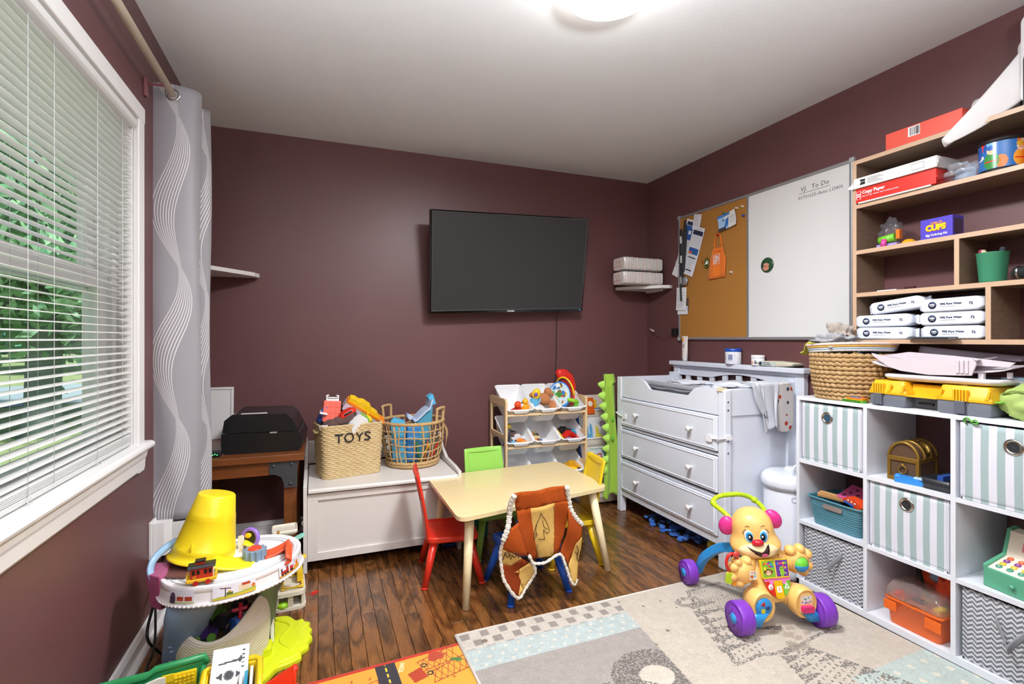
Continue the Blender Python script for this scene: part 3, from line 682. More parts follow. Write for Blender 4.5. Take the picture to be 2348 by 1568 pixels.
def chair(label, col, loc, rz, bh=.335):
    m = P('chair_' + col.lstrip('#'), col, .28, var=.02)
    t = thing('kids_chair', label, 'chair', loc, rz, 'small coloured chairs round the kids table')
    pr0 = rr(-.135, .135, -.12, .13, .03)
    M().loft([[(x * .96, y * .96, .2) for x, y in pr0], [(x, y, .208) for x, y in pr0], [(x, y, .226) for x, y in pr0], [(x * .95, y * .95, .231) for x, y in pr0], [(x * .8, y * .8, .224) for x, y in pr0]], smooth=False).ob('seat', m, t, bevel=.003)
    def bk(a, b):
        x = (a - .5) * (.25 - .02 * abs(b - .5)); z_ = .2 + b * bh
        return (x, -.112 - .055 * b ** 1.5 - .012 * (1 - (2 * a - 1) ** 2), z_)
    g = M(); g.grid(bk, 14, 16); o = g.ob('backrest', m, t, solid=.013); o.modifiers.new('b', 'BEVEL').width = .004
    gr = M(); gr.tube([tuple(Vector(bk(a, b)) + Vector((0, .0075, 0))) for a, b in ((.1, .94), (.9, .94), (.9, .62), (.1, .62))], .0022, 6, True); gr.ob('panel_line', m, t)
    gr2 = M(); gr2.tube([tuple(Vector(bk(a, b)) + Vector((0, -.0075, 0))) for a, b in ((.1, .94), (.9, .94), (.9, .62), (.1, .62))], .0022, 6, True); gr2.ob('panel_line', m, t)
    for sx, sy in ((-1, -1), (1, -1), (-1, 1), (1, 1)):
        M().cyl((sx * .152, sy * .138 + .004, 0), (sx * .1, sy * .085, .205), .0155, .02, 16).ob('leg', m, t)
        M().lathe([(0, -.001), (.0165, -.001), (.0165, .008), (0, .008)], 14, (sx * .1515, sy * .1375 + .004, .001)).ob('leg_cap', P('cap_' + col.lstrip('#'), col, .5), t)
    return t
chair('small red chair at the left end of the kids table', '#d6301d', (.62, 2.5, 0), R(-98))
chair('small blue chair with the brown vest over its back', '#1f5fd0', (.932, 2.225, 0), R(5), .29)
chair('small yellow chair at the right end of the kids table', '#e3c21d', (1.275, 2.462, 0), R(82))
chair('small green chair behind the kids table', '#8fca57', (.93, 2.71, 0), R(184))

# ---------------------------------------------------------------- toy organiser with nine bins
BIR = wood('birch_ply', '#d9b98a', '#e6cda4', (8, 8, 1), .45)
og = thing('toy_organizer', 'birch wood toy organizer frame holding nine tilted white bins', 'storage rack', (1.12, 3.03, 0))
OW, OD, OH = .6, .325, .795
for x in (0, OW - .016):
    sp = M(); ol = rr(.0, OD, -.2, OH - .012, .03); ol = [(y, max(z_, 0)) for y, z_ in ol]
    sp.box(x, x + .016, 0, .034, 0, OH - .045); sp.box(x, x + .016, OD - .034, OD, 0, OH - .045)
    sp.prism([(0, OH - .05), (OD, OH - .05), (OD, OH - .02), (OD - .008, OH - .006), (OD - .025, OH), (.025, OH), (.008, OH - .006), (0, OH - .02)], 'x', x, x + .016)
    for z_ in (.1, .32, .53): sp.box(x, x + .016, .03, OD - .03, z_, z_ + .03)
    sp.ob('side_frame', BIR, og, bevel=.003)
for k in range(3):
    z_ = .695 - k * .212
    M().cb((OW / 2, .01, z_ - .006), (OW - .03, .016, .015)).ob('front_rail', BIR, og, bevel=.003)
    M().cb((OW / 2, .302, z_ + .03), (OW - .03, .014, .028)).ob('rear_rail', BIR, og, bevel=.003)
BIN = MB('bin_white', '#eceef0', .35, sss=.3); BIN = BIN.m
def bin_parts():
    b = M(); ext = [(.0735, .028, .245, -.118), (.091, .004, .291, -.004), (.096, -.002, .297, -.004), (.098, -.004, .299, 0), (.0965, -.0025, .2975, .004), (.0905, .0035, .2915, .004), (.0885, .0055, .2885, -.002), (.071, .031, .242, -.115)]
    b.loft([[(x, y, z_) for x, y in rr(-hx, hx, y0, y1, .022)] for hx, y0, y1, z_ in ext], caps=True)
    return b
bname = ['white bin with a red ship toy, top row left', 'white bin holding the brown plush dog, top row middle', 'white bin holding the blue and red toys, top row right', 'white bin of small cars and a pen, second row left', 'white bin with a wooden puzzle board, second row middle', 'white bin with a yellow tube and red toys, second row right', 'white bin in the bottom row behind the green chair', 'empty white bin in the middle of the bottom row', 'white bin with yellow toys, bottom row right']
bm0 = bin_parts().mesh('tub', BIN); lipm = M().prism([(-.055, .001), (.055, .001), (.042, -.02), (-.042, -.02)], 'y', -.009, -.003).mesh('lip', BIN)
BINS = []
for k in range(3):
    for j in range(3):
        t = thing('storage_bin', bname[k * 3 + j], 'bin', (1.12 + .104 + j * .196, 3.02, .722 - k * .212), rot=(R(28.5), 0, 0), group='white bins of the toy organizer')
        o = bpy.data.objects.new('tub', bm0); C.objects.link(o); o.parent = t
        o = bpy.data.objects.new('lip', lipm); C.objects.link(o); o.parent = t
        BINS.append(t)

# ---------------------------------------------------------------- changing-table dresser
DW = P('dresser_white', '#dde3ee', .32, var=.012)
dr = thing('changing_dresser', 'white three-drawer changing-table dresser against the right wall', 'dresser', (1.935, 2.5, 0))
y0, y1 = -.497, .497                                       # local y: right end to left end; x depth from the front
D_ = .5
po = M()
for (ya, yb) in ((y0, y0 + .048), (y1 - .048, y1)):
    for (xa, xb) in ((0, .045),): M().box(xa, xb, ya, yb, 0, .925).ob('post', DW, dr, bevel=.006, seg=3)
    M().box(D_ - .06, D_, ya, yb, 0, .95).ob('post', DW, dr, bevel=.004)
    M().box(.045, D_ - .06, ya + .02 if ya > 0 else ya + .014, yb - .014 if ya > 0 else yb - .02, .13, .79).ob('end_panel', DW, dr)
    M().box(.045, D_ - .06, ya + .008, yb - .008, .785, .925).ob('end_rail', DW, dr, bevel=.003)
gp = [(y0 + .048, .79), (y1 - .048, .79), (y1 - .048, .926), (.24, .926), (.2, .915), (.18, .9), (.145, .87), (.13, .866), (-.2, .866), (-.215, .87), (-.25, .9), (-.27, .915), (-.31, .926), (y0 + .048, .926)]
M().prism(gp, 'x', .008, .026).ob('gallery_front', DW, dr, bevel=.003)
M().box(.02, D_ - .03, y0 + .03, y1 - .03, .775, .79).ob('top_deck', DW, dr); M().box(D_ - .03, D_ - .02, y0 + .03, y1 - .03, .13, .9).ob('back_panel', DW, dr)
M().box(.03, D_ - .03, y0 + .03, y1 - .03, .12, .135).box(.006, .022, y0 + .045, y1 - .045, .115, .152).ob('plinth_rail', DW, dr)
for k, (za, zb) in enumerate(((.598, .783), (.382, .57), (.156, .35))):
    d = M().box(-.004, .02, y0 + .052, y1 - .052, za, zb).ob('drawer', DW, dr, bevel=.006, seg=3)
    i_ = M(); a, b, c, e_ = y0 + .07, y1 - .07, za + .016, zb - .016
    i_.tube([(-.0045, a, c), (-.0045, b, c), (-.0045, b, e_), (-.0045, a, e_)], .003, 6, True); i_.ob('moulding', DW, d)
    for y in (-.255, .248): M().lathe([(.008, 0), (.007, .012), (.014, .02), (.016, .028), (.012, .034), (.001, .036)], 18).ob('knob', WHITE, d, (-.004, y, za + (zb - za) * .5), (0, -PI / 2, 0))
for z_ in (.585, .362): M().box(.008, .03, y0 + .045, y1 - .045, z_ - .008, z_ + .006).ob('drawer_divider', DW, dr)
LK = P('lock_white', '#eef0f2', .3)
for sg, yy in ((-1, y0), (1, y1)):
    l_ = M(); l_.at((-.006, yy - sg * .1, .66)).prism(rr(-.022, .022, -.018, .018, .012), 'x', -.006, .004); l_.at()
    if sg < 0: l_.at((.02, yy - .004, .68)).prism(rr(-.02, .02, -.013, .013, .008), 'y', -.005, .004); l_.at()
    l_.tube([(-.008, yy - sg * .08, .66), (-.012, yy - sg * .04, .668), (-.006, yy + sg * .002, .676), (.01, yy + sg * .007, .678)], .006, 8, flat=.4)
    l_.ob('safety_latch', LK, dr, bevel=.002)
for z_ in (.6, .66, .82, .862): M().lathe([(.001, 0), (.006, 0), (.006, .001), (.004, .002)], 10).ob('bolt_hole', P('bolt_grey', '#9aa0a6', .4, metal=.5), dr, (.022, y0, z_), (PI / 2, 0, 0))
g_ = M(); g_.prism([(.0, .918), (.03, .918), (.034, .93), (.03, .94), (0, .94)], 'y', -.0, .04); g_.ob('corner_guard', P('corner_gel', '#d6cdb0', .25), dr, (-.004, y0 + .012, -.006), bevel=.004)
# crib-style hutch behind it
hb = thing('crib_headboard', 'white headboard with ledge and arched cut-out behind the dresser', 'headboard', (2.45, 2.48, 0))
M().box(-.022, .012, -.53, -.475, 0, 1.0).ob('post', DW, hb, bevel=.003); M().box(-.022, .012, .475, .53, 0, 1.0).ob('post', DW, hb, bevel=.003)
arch = [(-.476, .985), (-.476, .93)] + [(-.33 + .5 * t, .93 + .032 * math.sin(PI * t)) for t in [i / 12 for i in range(13)]] + [(.476, .93), (.476, .985)]
M().prism(arch, 'x', -.014, .004).ob('top_panel', DW, hb, bevel=.002)
M().box(-.05, .016, -.55, .55, .998, 1.028).box(-.03, .012, -.535, .535, .982, .998).ob('ledge', DW, hb, bevel=.006, seg=3)
for k in range(8): M().box(-.008, .004, -.43 + k * .115, -.39 + k * .115, .5, .955).ob('slat', DW, hb)
M().box(-.014, .006, -.476, .476, .46, .52).ob('lower_rail', DW, hb)

# ---------------------------------------------------------------- cube shelf
SW = P('laminate_white', '#e0e4ec', .38, var=.012)
cs = thing('cube_shelf', 'white nine-cube storage shelf on the right wall', 'shelf unit', (2.145, 1.764, 0))
CY = [0, -.3175, -.632, -.945]; t_ = .016; SDP = .322
M().box(0, SDP, CY[3] - t_, 0, .895, .911).ob('top_board', SW, cs, bevel=.001)
M().box(0, SDP, CY[3] - t_, 0, .012, .04).ob('bottom_board', SW, cs, bevel=.001)
for k, y in enumerate(CY): M().box(0, SDP, y - t_, y, 0 if k in (0, 3) else .04, .895).ob('upright', SW, cs, bevel=.001)
for k in range(3):
    for z_ in (.314, .605): M().box(.001, SDP - .002, CY[k + 1], CY[k] - t_, z_ - .008, z_ + .008).ob('shelf_board', SW, cs)
M().box(.01, .02, CY[3] - t_, 0, 0, .012).ob('toe_strip', P('toe_brown', '#5b3a1c', .5), cs)

# ---------------------------------------------------------------- wall bookshelf
def walnut():
    m = MB('greige_oak', '#7a6250', .45); o = m.coord('Object'); n = m.tex(o, 5, 4, (6, 1, 14), dist=.8); f2 = m.tex(o, 30, 3, (8, .7, 14))
    m.color(m.mix((n * .6 + f2 * .5 - .05).mx(0).mn(1), lin('#5c4a3e'), lin('#a58a73'))); return m.m
GO = walnut(); EDGE = P('edge_band', '#c5a68a', .4, var=.05)
ws = thing('wall_bookshelf', 'brown wall-mounted bookshelf of staggered compartments', 'shelf', (2.28, 1.584, 0))
def board(nm, y0, y1, z0, z1, x1=.19):
    M().box(.002, x1, y0, y1, z0, z1).ob(nm, GO, ws); M().box(0, .0022, y0, y1, z0, z1).ob('edge_band', EDGE, ws)
YE = -1.05
board('side_board', -.017, 0, 1.166, 1.997); board('side_board', YE, YE + .017, 1.166, 1.997)
for z_ in (1.997, 1.795, 1.587, 1.394, 1.184): board('shelf_board', YE + .017, -.017, z_ - .018, z_)
board('upright', -.409, -.393, 1.394, 1.569); board('upright', -.506, -.49, 1.184, 1.376)
board('upright', -.8, -.784, 1.394, 1.569)

# ---------------------------------------------------------------- cork and white board
bo = thing('combination_board', 'half cork half whiteboard in a silver frame on the right wall', 'noticeboard', (XR, 2.985, 0))
ALU = P('aluminium', '#b9bcc0', .35, metal=.7, var=.02)
BZ0, BZ1, BYe, BYm = 1.186, 2.07, -1.275, -.63
ck = MB('cork', '#a8763a', .9, spec=.1); o = ck.coord('Object'); ck.color(ck.mix(ck.tex(o, 150, 4), lin('#8f5f27'), lin('#bd8848'))); ck.bump(ck.tex(o, 300, 3), .4, .001)
M().box(-.014, -.003, BYm, 0, BZ0, BZ1).ob('cork_panel', ck.m, bo)
M().box(-.014, -.003, BYe, BYm, BZ0, BZ1).ob('white_panel', P('whiteboard', '#dfe0e0', .18, var=.01), bo)
M().box(-.02, 0, BYe, 0, BZ1 - .012, BZ1 + .004).ob('frame_rail', ALU, bo, bevel=.002); M().box(-.02, 0, BYe, 0, BZ0 - .004, BZ0 + .012).ob('frame_rail', ALU, bo, bevel=.002)
M().box(-.02, 0, -.012, .004, BZ0, BZ1).ob('frame_rail', ALU, bo, bevel=.002); M().box(-.02, 0, BYe - .004, BYe + .012, BZ0, BZ1).ob('frame_rail', ALU, bo, bevel=.002); M().box(-.018, 0, BYm - .008, BYm + .008, BZ0, BZ1).ob('frame_rail', ALU, bo, bevel=.002)
for y, z_ in ((0, BZ0), (0, BZ1), (BYe, BZ0), (BYe, BZ1)): M().cb((-.011, y, z_), (.022, .026, .026)).ob('corner_cap', P('cap_grey', '#a4a7ad', .4), bo, bevel=.004)
# ---------------------------------------------------------------- baskets on the toy chest
STRAW = MB('paper_cord', '#cdb68a', .75, spec=.25); o = STRAW.coord('Object'); STRAW.color(STRAW.mix(STRAW.tex(o, 40, 3), lin('#b89c69'), lin('#dcc79c'))); STRAW = STRAW.m
def perim(w_, d_, r, t):                                   # point and normal along a rounded rectangle, t in 0..1
    L = [w_ - 2 * r, PI * r / 2, d_ - 2 * r, PI * r / 2] * 2; s_ = t * sum(L); cor = [(w_ / 2 - r, -d_ / 2 + r), (w_ / 2 - r, d_ / 2 - r), (-w_ / 2 + r, d_ / 2 - r), (-w_ / 2 + r, -d_ / 2 + r)]
    st = [(-w_ / 2 + r, -d_ / 2), (w_ / 2, -d_ / 2 + r), (w_ / 2 - r, d_ / 2), (-w_ / 2, d_ / 2 - r)]; dr = [(1, 0), (0, 1), (-1, 0), (0, -1)]
    for k in range(8):
        if s_ <= L[k] + 1e-9:
            if k % 2 == 0: q = k // 2; return (st[q][0] + dr[q][0] * s_, st[q][1] + dr[q][1] * s_), (dr[q][1], -dr[q][0])
            q = k // 2; a = -PI / 2 + q * PI / 2 + s_ / r; return (cor[q][0] + r * math.cos(a), cor[q][1] + r * math.sin(a)), (math.cos(a), math.sin(a))
        s_ -= L[k]
    return (-w_ / 2 + r, -d_ / 2), (0, -1)
def woven(w_, d_, h, rows, cols, amp, taper=.92, r=.03):
    def fn(u, v):
        k = taper + (1 - taper) * v; (x, y), (nx, ny) = perim(w_, d_, r, u); row = int(min(v * rows, rows - 1)); f = v * rows - row
        bulge = math.sin(PI * f) ** .7 * (.55 + .45 * math.cos(2 * PI * (u * cols + .5 * (row % 2)))); q = amp * bulge
        return (x * k + nx * q, y * k + ny * q, v * h)
    return fn
tbk = thing('toy_basket', 'square woven straw basket lettered for toys on the white chest', 'basket', (.155, 3.01, .426), R(13))
BW, BD, BH = .335, .215, .285
M().grid(woven(BW, BD, BH, 26, 26, .0055), 208, 130, cu=True).ob('weave', STRAW, tbk, solid=.004, kind='stuff')
M().prism(rr(-BW * .45, BW * .45, -BD * .45, BD * .45, .03), 'z', .002, .01).ob('base', STRAW, tbk)
rm = M(); rm.tube([(*perim(BW, BD, .03, k / 60)[0], BH - .002 + .0015 * (k % 2)) for k in range(60)], .006, 8, True); rm.ob('rim', STRAW, tbk)
for s_ in (-1, 1): M().tube([(s_ * (BW / 2 - .002), -.035, BH - .035), (s_ * (BW / 2 + .016), -.03, BH - .038), (s_ * (BW / 2 + .016), .03, BH - .038), (s_ * (BW / 2 - .002), .035, BH - .035)], .007, 8).ob('handle', STRAW, tbk)
INK = P('ink_dark', '#262423', .7)
def stroke(parent, pts, r, mat, nm='letter', flat=.7): M().tube(pts, r, 8, flat=flat).ob(nm, mat, parent)
yl = -BD / 2 - .006
def L2(pts, x0, z0, s_): return [(x0 + a * s_, yl + .002, z0 + b * s_) for a, b in pts]
lz = .195
stroke(tbk, L2([(-.5, 1), (.5, 1)], -.082, lz, .042), .0062, INK); stroke(tbk, L2([(0, 1), (0, 0)], -.082, lz, .042), .0062, INK)
M().tube(L2([(.5 * math.cos(a), .5 + .52 * math.sin(a)) for a in np.linspace(0, 2 * PI, 21)[:-1]], -.027, lz, .045), .0062, 8, True, flat=.7).ob('letter', INK, tbk)
stroke(tbk, L2([(-.4, 1), (0, .5), (0, 0)], .03, lz, .045), .0062, INK); stroke(tbk, L2([(.4, 1), (0, .5)], .03, lz, .045), .0062, INK)
stroke(tbk, [(.074 + p[0] * .045, yl + .002, lz + p[1] * .045) for p in spl([(.36, .84, 0), (.05, 1, 0), (-.3, .8, 0), (0, .52, 0), (.32, .25, 0), (0, 0, 0), (-.38, .14, 0)], 4)], .0062, INK)
# its toys
RED, WHT, BLU, YEL, ORG, GRN = pl('#d3301f'), pl('#e9e9ea'), pl('#3f8fd6'), pl('#f0c51d'), pl('#ef8a1e'), pl('#7ec544')
G1 = 'toys heaped in the lettered straw basket'
t = thing('toy_truck', 'coral red toy truck standing on end with a white bumper bar', 'toy', (.06, 2.995, .72), group=G1, rot=(R(-8), R(5), R(8)))
CORAL = pl('#ee6a57'); M().box(-.047, .047, -.02, .022, .0, .118).ob('cargo_bed', CORAL, t, bevel=.004)
q = M(); [q.box(-.04 + k * .029, -.018 + k * .029, -.0225, -.019, .012 + j * .034, .04 + j * .034) for k in range(3) for j in range(3)]; q.ob('ribs', CORAL, t, bevel=.001)
q = M(); q.box(-.034, .034, -.014, .0, .118, .128); q.tube([(-.03, -.008, .125), (-.03, -.008, .146), (-.02, -.008, .148)], .006, 8); q.tube([(.03, -.008, .125), (.03, -.008, .146), (.02, -.008, .148)], .006, 8); q.tube([(-.03, -.008, .135), (.03, -.008, .135)], .004, 8); q.ob('bumper_bar', WHT, t)
for s_ in (-1, 1): M().cyl((s_ * .05, .01, .03), (s_ * .062, .01, .03), .022, n=16).ob('wheel', BLKM, t)
t = thing('toy_boat', 'long white toy boat with orange deck and yellow cabin leaning over the basket rim', 'toy', (.245, 3.03, .765), group=G1, rot=(R(25), R(34), R(10)))
M().prism([(-.12, -.045), (.12, -.02), (.125, .004), (-.125, .004)], 'y', -.03, .03).ob('hull', pl('#dfdce9'), t, bevel=.006)
M().prism([(-.125, .004), (.13, .004), (.13, .018), (-.125, .018)], 'y', -.032, .032).ob('deck', ORG, t, bevel=.003)
M().prism([(-.12, .018), (.09, .018), (.06, .034), (.02, .036), (.0, .05), (-.05, .052), (-.07, .04), (-.1, .042), (-.12, .032)], 'y', -.026, .026).ob('cabin', YEL, t, bevel=.004)
t = thing('toy_car', 'shiny red toy car lying between the truck and the white shape box', 'toy', (.152, 2.985, .752), group=G1, rot=(R(20), R(-28), R(12)))
M().loft([[(x, y, z_) for x, y in rr(-.052 * k, .052 * k, -.026 * k, .026 * k, .018)] for k, z_ in ((.9, 0), (1, .008), (1, .02), (.7, .034), (.55, .037))]).ob('body', RED, t)
M().loft([[(x, y, z_) for x, y in rr(-.034 * k, .034 * k, -.0262 * k, .0262 * k, .01)] for k, z_ in ((.95, .021), (.8, .033))]).ob('windows', BLKM, t)
for x in (-.03, .03):
    for s_ in (-1, 1): M().cyl((x, s_ * .02, .004), (x, s_ * .029, .004), .012, n=14).ob('wheel', BLKM, t)
PLUSHB = fab('#5b4340')
t = thing('plush_toy', 'dark brown plush toy with a floppy arm at the front of the straw basket', 'plush toy', (.1, 2.94, .705), group=G1)
M().ell((-.04, .0, .0), (.045, .04, .038)).ell((-.005, .01, .018), (.03, .03, .03)).ob('body', PLUSHB, t); M().tube(spl([(-.01, 0, .015), (.03, -.01, .022), (.06, -.005, .045), (.085, .0, .06)], 6), [.022 - .012 * k / 18 for k in range(19)], 10).ob('arm', PLUSHB, t)
t = thing('shape_box', 'white toy box with green edge and yellow knob at the right of the straw basket', 'toy', (.2, 2.955, .7), group=G1, rot=(R(14), R(-26), R(20)))
M().prism([(-.055, -.02), (.05, -.026), (.05, .036), (-.03, .04), (-.055, .02)], 'y', -.045, .03).ob('body', WHT, t, bevel=.006); M().box(.05, .06, -.046, .031, -.027, .037).ob('edge', GRN, t, bevel=.003); M().ell((.07, -.01, .0), (.016, .03, .024)).tube([(.07, 0, .015), (.085, 0, .035)], .004, 6).ob('knob', YEL, t)
t = thing('toy_blaster', 'white and grey toy blaster with a red stripe, front left of the straw basket', 'toy', (.05, 2.92, .702), group=G1, rot=(0, R(-6), R(14)))
M().prism([(-.05, -.012), (.06, -.012), (.075, .0), (.06, .016), (.0, .02), (-.05, .014)], 'y', -.012, .012).ob('body', pl('#8f817c'), t, bevel=.003); M().box(-.052, -.008, -.0135, .0135, -.005, .017).ob('grip_panel', WHT, t, bevel=.002); M().box(-.045, -.015, -.0145, .0145, .006, .01).ob('stripe', RED, t); M().box(.03, .045, -.0135, .0135, -.004, .004).ob('vent', BLKM, t)
t = thing('toy_train', 'black and blue toy engine standing behind the red truck', 'toy', (.135, 3.035, .73), group=G1, rot=(0, R(8), R(5)))
M().box(-.025, .03, -.02, .02, 0, .075).ob('cab', BLKM, t, bevel=.003); M().cyl((.0, 0, .075), (0, 0, .1), .01, n=12).ob('funnel', BLU, t); M().cyl((.03, 0, .05), (.06, 0, .05), .018, n=14).ob('boiler', BLKM, t)
t = thing('toy_plane', 'blue and white toy plane wedged at the left of the red truck', 'toy', (.0, 3.0, .72), group=G1, rot=(R(5), R(14), 0))
M().tube([(0, 0, 0), (.004, 0, .05), (.016, 0, .1)], [.018, .017, .01], 12).ob('fuselage', pl('#3b56a6'), t); M().box(-.012, .03, -.04, .04, .055, .064).ob('wing', WHT, t, bevel=.003)

jb = thing('jute_basket', 'round open-weave jute basket with two looped handles on the white chest', 'basket', (.535, 3.09, .426))
JUTE = MB('jute_rope', '#bb955f', .85); o = JUTE.coord('Object'); n_ = JUTE.tex(o, 90, 4); JUTE.color(JUTE.mix(n_, lin('#94703e'), lin('#d9b988'))); JUTE.bump(n_, .5, .002); JUTE = JUTE.m
rj = random.Random(11)
def jr(z_): return .147 + .04 * math.sin(min(1, z_ / .25 * 1.1) * PI / 2)
JH = .262
def ringpts(z_, r, n=48, wob=.004): p = rj.uniform(0, 6); return [(math.cos(a) * (r + wob * math.sin(a * 5 + p)), math.sin(a) * (r + wob * math.sin(a * 5 + p)), z_ + wob * math.sin(a * 4 + p)) for a in (2 * PI * k / n for k in range(n))]
for z_ in (.06, .1, .14, .18, .22): M().tube(ringpts(z_, jr(z_)), .0042, 6, True).ob('hoop', JUTE, jb)
for k in range(26):
    a = 2 * PI * k / 26 + rj.uniform(-.05, .05); w2 = rj.uniform(-.1, .1); fat = .0065 if k % 4 == 0 else .0042
    M().tube([((jr(z_) + .003 * math.sin(z_ * 90)) * math.cos(a + w2 * math.sin(z_ * 12)), (jr(z_) + .003 * math.sin(z_ * 90)) * math.sin(a + w2 * math.sin(z_ * 12)), z_) for z_ in np.linspace(.02, JH, 12)], fat, 6).ob('stake', JUTE, jb)
for z_, r_, f_ in ((.012, .15, .011), (.028, .155, .009), (JH, .186, .0095)):
    q = M(); q.tube([(math.cos(a) * r_, math.sin(a) * r_, z_ + .0025 * (k % 2)) for k, a in enumerate(2 * PI * i / 110 for i in range(110))], [f_ * (1 + .16 * (k % 2)) for k in range(110)] + [f_] * 0, 8, True); q.ob('rim' if z_ > .1 else 'base_coil', JUTE, jb)
M().lathe([(0, .004), (.15, .004), (.15, .012), (0, .012)], 32).ob('base', JUTE, jb)
for a in (R(140), R(-38)):
    p = [(math.cos(a + d) * r_, math.sin(a + d) * r_, z_) for d, r_, z_ in ((-.22, .184, .262), (-.24, .19, .33), (-.2, .192, .343), (.2, .192, .343), (.24, .19, .33), (.22, .184, .262))]
    pp = spl(p, 8); M().tube(pp, [.0085 + .0012 * (k % 2) for k in range(len(pp))], 8).ob('handle', JUTE, jb)
for k in range(6): M().tube(spl([(.176, -.06 + k * .004, .26), (.194 + k * .003, -.062 + k * .004, .19), (.192 + k * .002, -.06 + k * .005, .1 + k * .006)], 6), .0018, 5).ob('tassel_strand', JUTE, jb)
LB, LB2, LB3 = pl('#5f9fc6'), pl('#b5c9e4'), pl('#55b3df')
G2 = 'toys standing in the open jute basket'
t = thing('toy_slide', 'pale blue toy slide chair standing out of the jute basket', 'toy', (.565, 3.08, .455), group=G2, rot=(R(4), R(3), R(6)))
M().prism([(-.04, 0), (.062, 0), (.062, .33), (.02, .3), (-.045, .235)], 'y', -.028, .04).ob('side_block', pl('#4d9bb8'), t, bevel=.005)
M().loft([[(x, y, z_) for y in (-.045, .045)] + [(x + nx, y, z_ + nz_) for y in (.045, -.045) for nx, nz_ in ((-.008, .01),)] for x, z_ in ((-.075, .262), (-.062, .252), (-.05, .235), (-.03, .24), (.02, .292), (.045, .31), (.052, .345), (.058, .365))], smooth=False).ob('seat_sheet', LB2, t, bevel=.003)
M().cyl((-.077, -.046, .262), (-.077, .046, .262), .013, n=14).ob('front_roll', LB2, t); M().prism([(.03, .38), (.06, .4), (.085, .34), (.06, .33)], 'y', -.02, .03).ob('tail_plate', LB3, t, bevel=.003)
t = thing('toy_bin', 'sky blue upright plastic toy block at the left inside the jute basket', 'toy', (.45, 3.03, .45), group=G2, rot=(0, R(-3), R(-10)))
M().prism([(-.04, 0), (.04, 0), (.04, .245), (-.02, .27), (-.04, .255)], 'y', -.03, .03).ob('body', LB3, t, bevel=.008); M().box(-.043, .043, -.033, .033, .11, .12).ob('band', LB, t, bevel=.002)
t = thing('toy_bin', 'deeper blue upright toy block in the middle of the jute basket', 'toy', (.52, 3.035, .45), group=G2, rot=(0, R(2), R(4)))
M().box(-.038, .04, -.022, .022, 0, .215).ob('body', pl('#3b86c4'), t, bevel=.008); M().box(-.03, .032, -.024, .024, .14, .15).ob('band', LB, t, bevel=.002)
for k, (c, x, y, tx, ty) in enumerate((('#ef7a1e', .585, 2.985, .07, 12), ('#d8281c', .62, 2.99, .05, 25), ('#3f9a4a', .56, 2.98, .05, -8), ('#e7c22a', .545, 2.975, .03, 35), ('#d8281c', .64, 3.0, .06, -14))):
    t = thing('toy_stick', ['orange', 'red', 'green', 'yellow', 'crimson'][k] + ' drumstick-like toy stick standing low in the jute basket' if k else 'orange toy stick standing low in the jute basket', 'toy', (x, y, .445), group=G2, rot=(R(-8), R(ty), 0))
    M().cyl((0, 0, 0), (0, 0, .12), .0055, n=10).ob('shaft', pl(c), t); M().ell((0, 0, .122), (.008, .008, .008), 10, 6).ob('tip', pl(c), t)

# ---------------------------------------------------------------- toys in the organizer bins
G3 = 'toys lying in the organizer bins'
def inbin(i, x, y, z_=-.095):                              # a point on the tilted floor of bin i, in world space
    b = BINS[i]; return Matrix.Translation(b.location) @ b.rotation_euler.to_matrix().to_4x4() @ Vector((x, y, z_))
SK = R(28.5)
t = thing('toy_ship', 'small red toy ship with a white and yellow bird head, in the top left bin', 'toy', inbin(0, -.0, .05), group=G3, rot=(SK * .4, R(-8), R(12)))
M().prism([(-.06, .0), (.03, .0), (.045, .045), (-.05, .02)], 'y', -.018, .018).ob('hull', pl('#c9362c'), t, bevel=.004); M().ell((.01, 0, .052), (.02, .018, .02)).ob('head', pl('#e8501f'), t); M().ell((.034, -.008, .046), (.016, .016, .018)).ob('face', WHT, t); M().ell((.03, -.012, .062), (.006, .005, .007), 8, 6).ob('eye', BLKM, t)
t = thing('toy_duck', 'orange and yellow toy duck beside the red ship in the top left bin', 'toy', inbin(0, .055, .045), group=G3, rot=(SK * .5, 0, 0))
M().ell((0, 0, .035), (.026, .02, .035)).ob('body', pl('#f2a21c'), t); M().ell((-.004, -.004, .075), (.016, .015, .016)).ob('head', pl('#f2b51c'), t)
t = thing('toy_rattle', 'yellow and purple rattle on a light blue stem leaning across two bins', 'toy', inbin(1, -.085, .06, -.05), group=G3, rot=(SK * .3, R(9), 0))
M().prism(rr(-.024, .024, -.004, .085, .012), 'y', -.012, .012).ob('stem', pl('#62b7df'), t, bevel=.004); M().ell((.004, -.003, .115), (.03, .024, .037)).ob('ball', YEL, t); M().lathe([(0, 0), (.014, .001), (.01, .006), (0, .007)], 14).ob('disc', pl('#7a4fb5'), t, (-.008, -.026, .115), (PI / 2, 0, 0))
t = thing('plush_dog', 'brown plush dog in a pale blue sweater slumped in the top middle bin', 'plush toy', inbin(1, .02, .12, -.03), group=G3, rot=(SK * .4, 0, 0))
DOG = fab('#b87746'); M().ell((0, 0, .02), (.05, .04, .042), rot=(0, R(30), 0)).ell((.05, -.04, -.02), (.03, .05, .03), rot=(R(30), 0, R(-20))).ob('body', DOG, t); M().ell((.035, .02, .065), (.028, .028, .03)).ell((.062, .01, .05), (.016, .014, .012)).ob('head', DOG, t); M().ell((-.052, 0, .014), (.022, .038, .038), rot=(0, R(20), 0)).ob('sweater', fab('#8fb7d8'), t); M().ell((.065, -.085, -.045), (.026, .024, .022)).ob('paw', DOG, t); M().ell((-.085, .01, .05), (.024, .014, .018)).ob('ear', DOG, t)
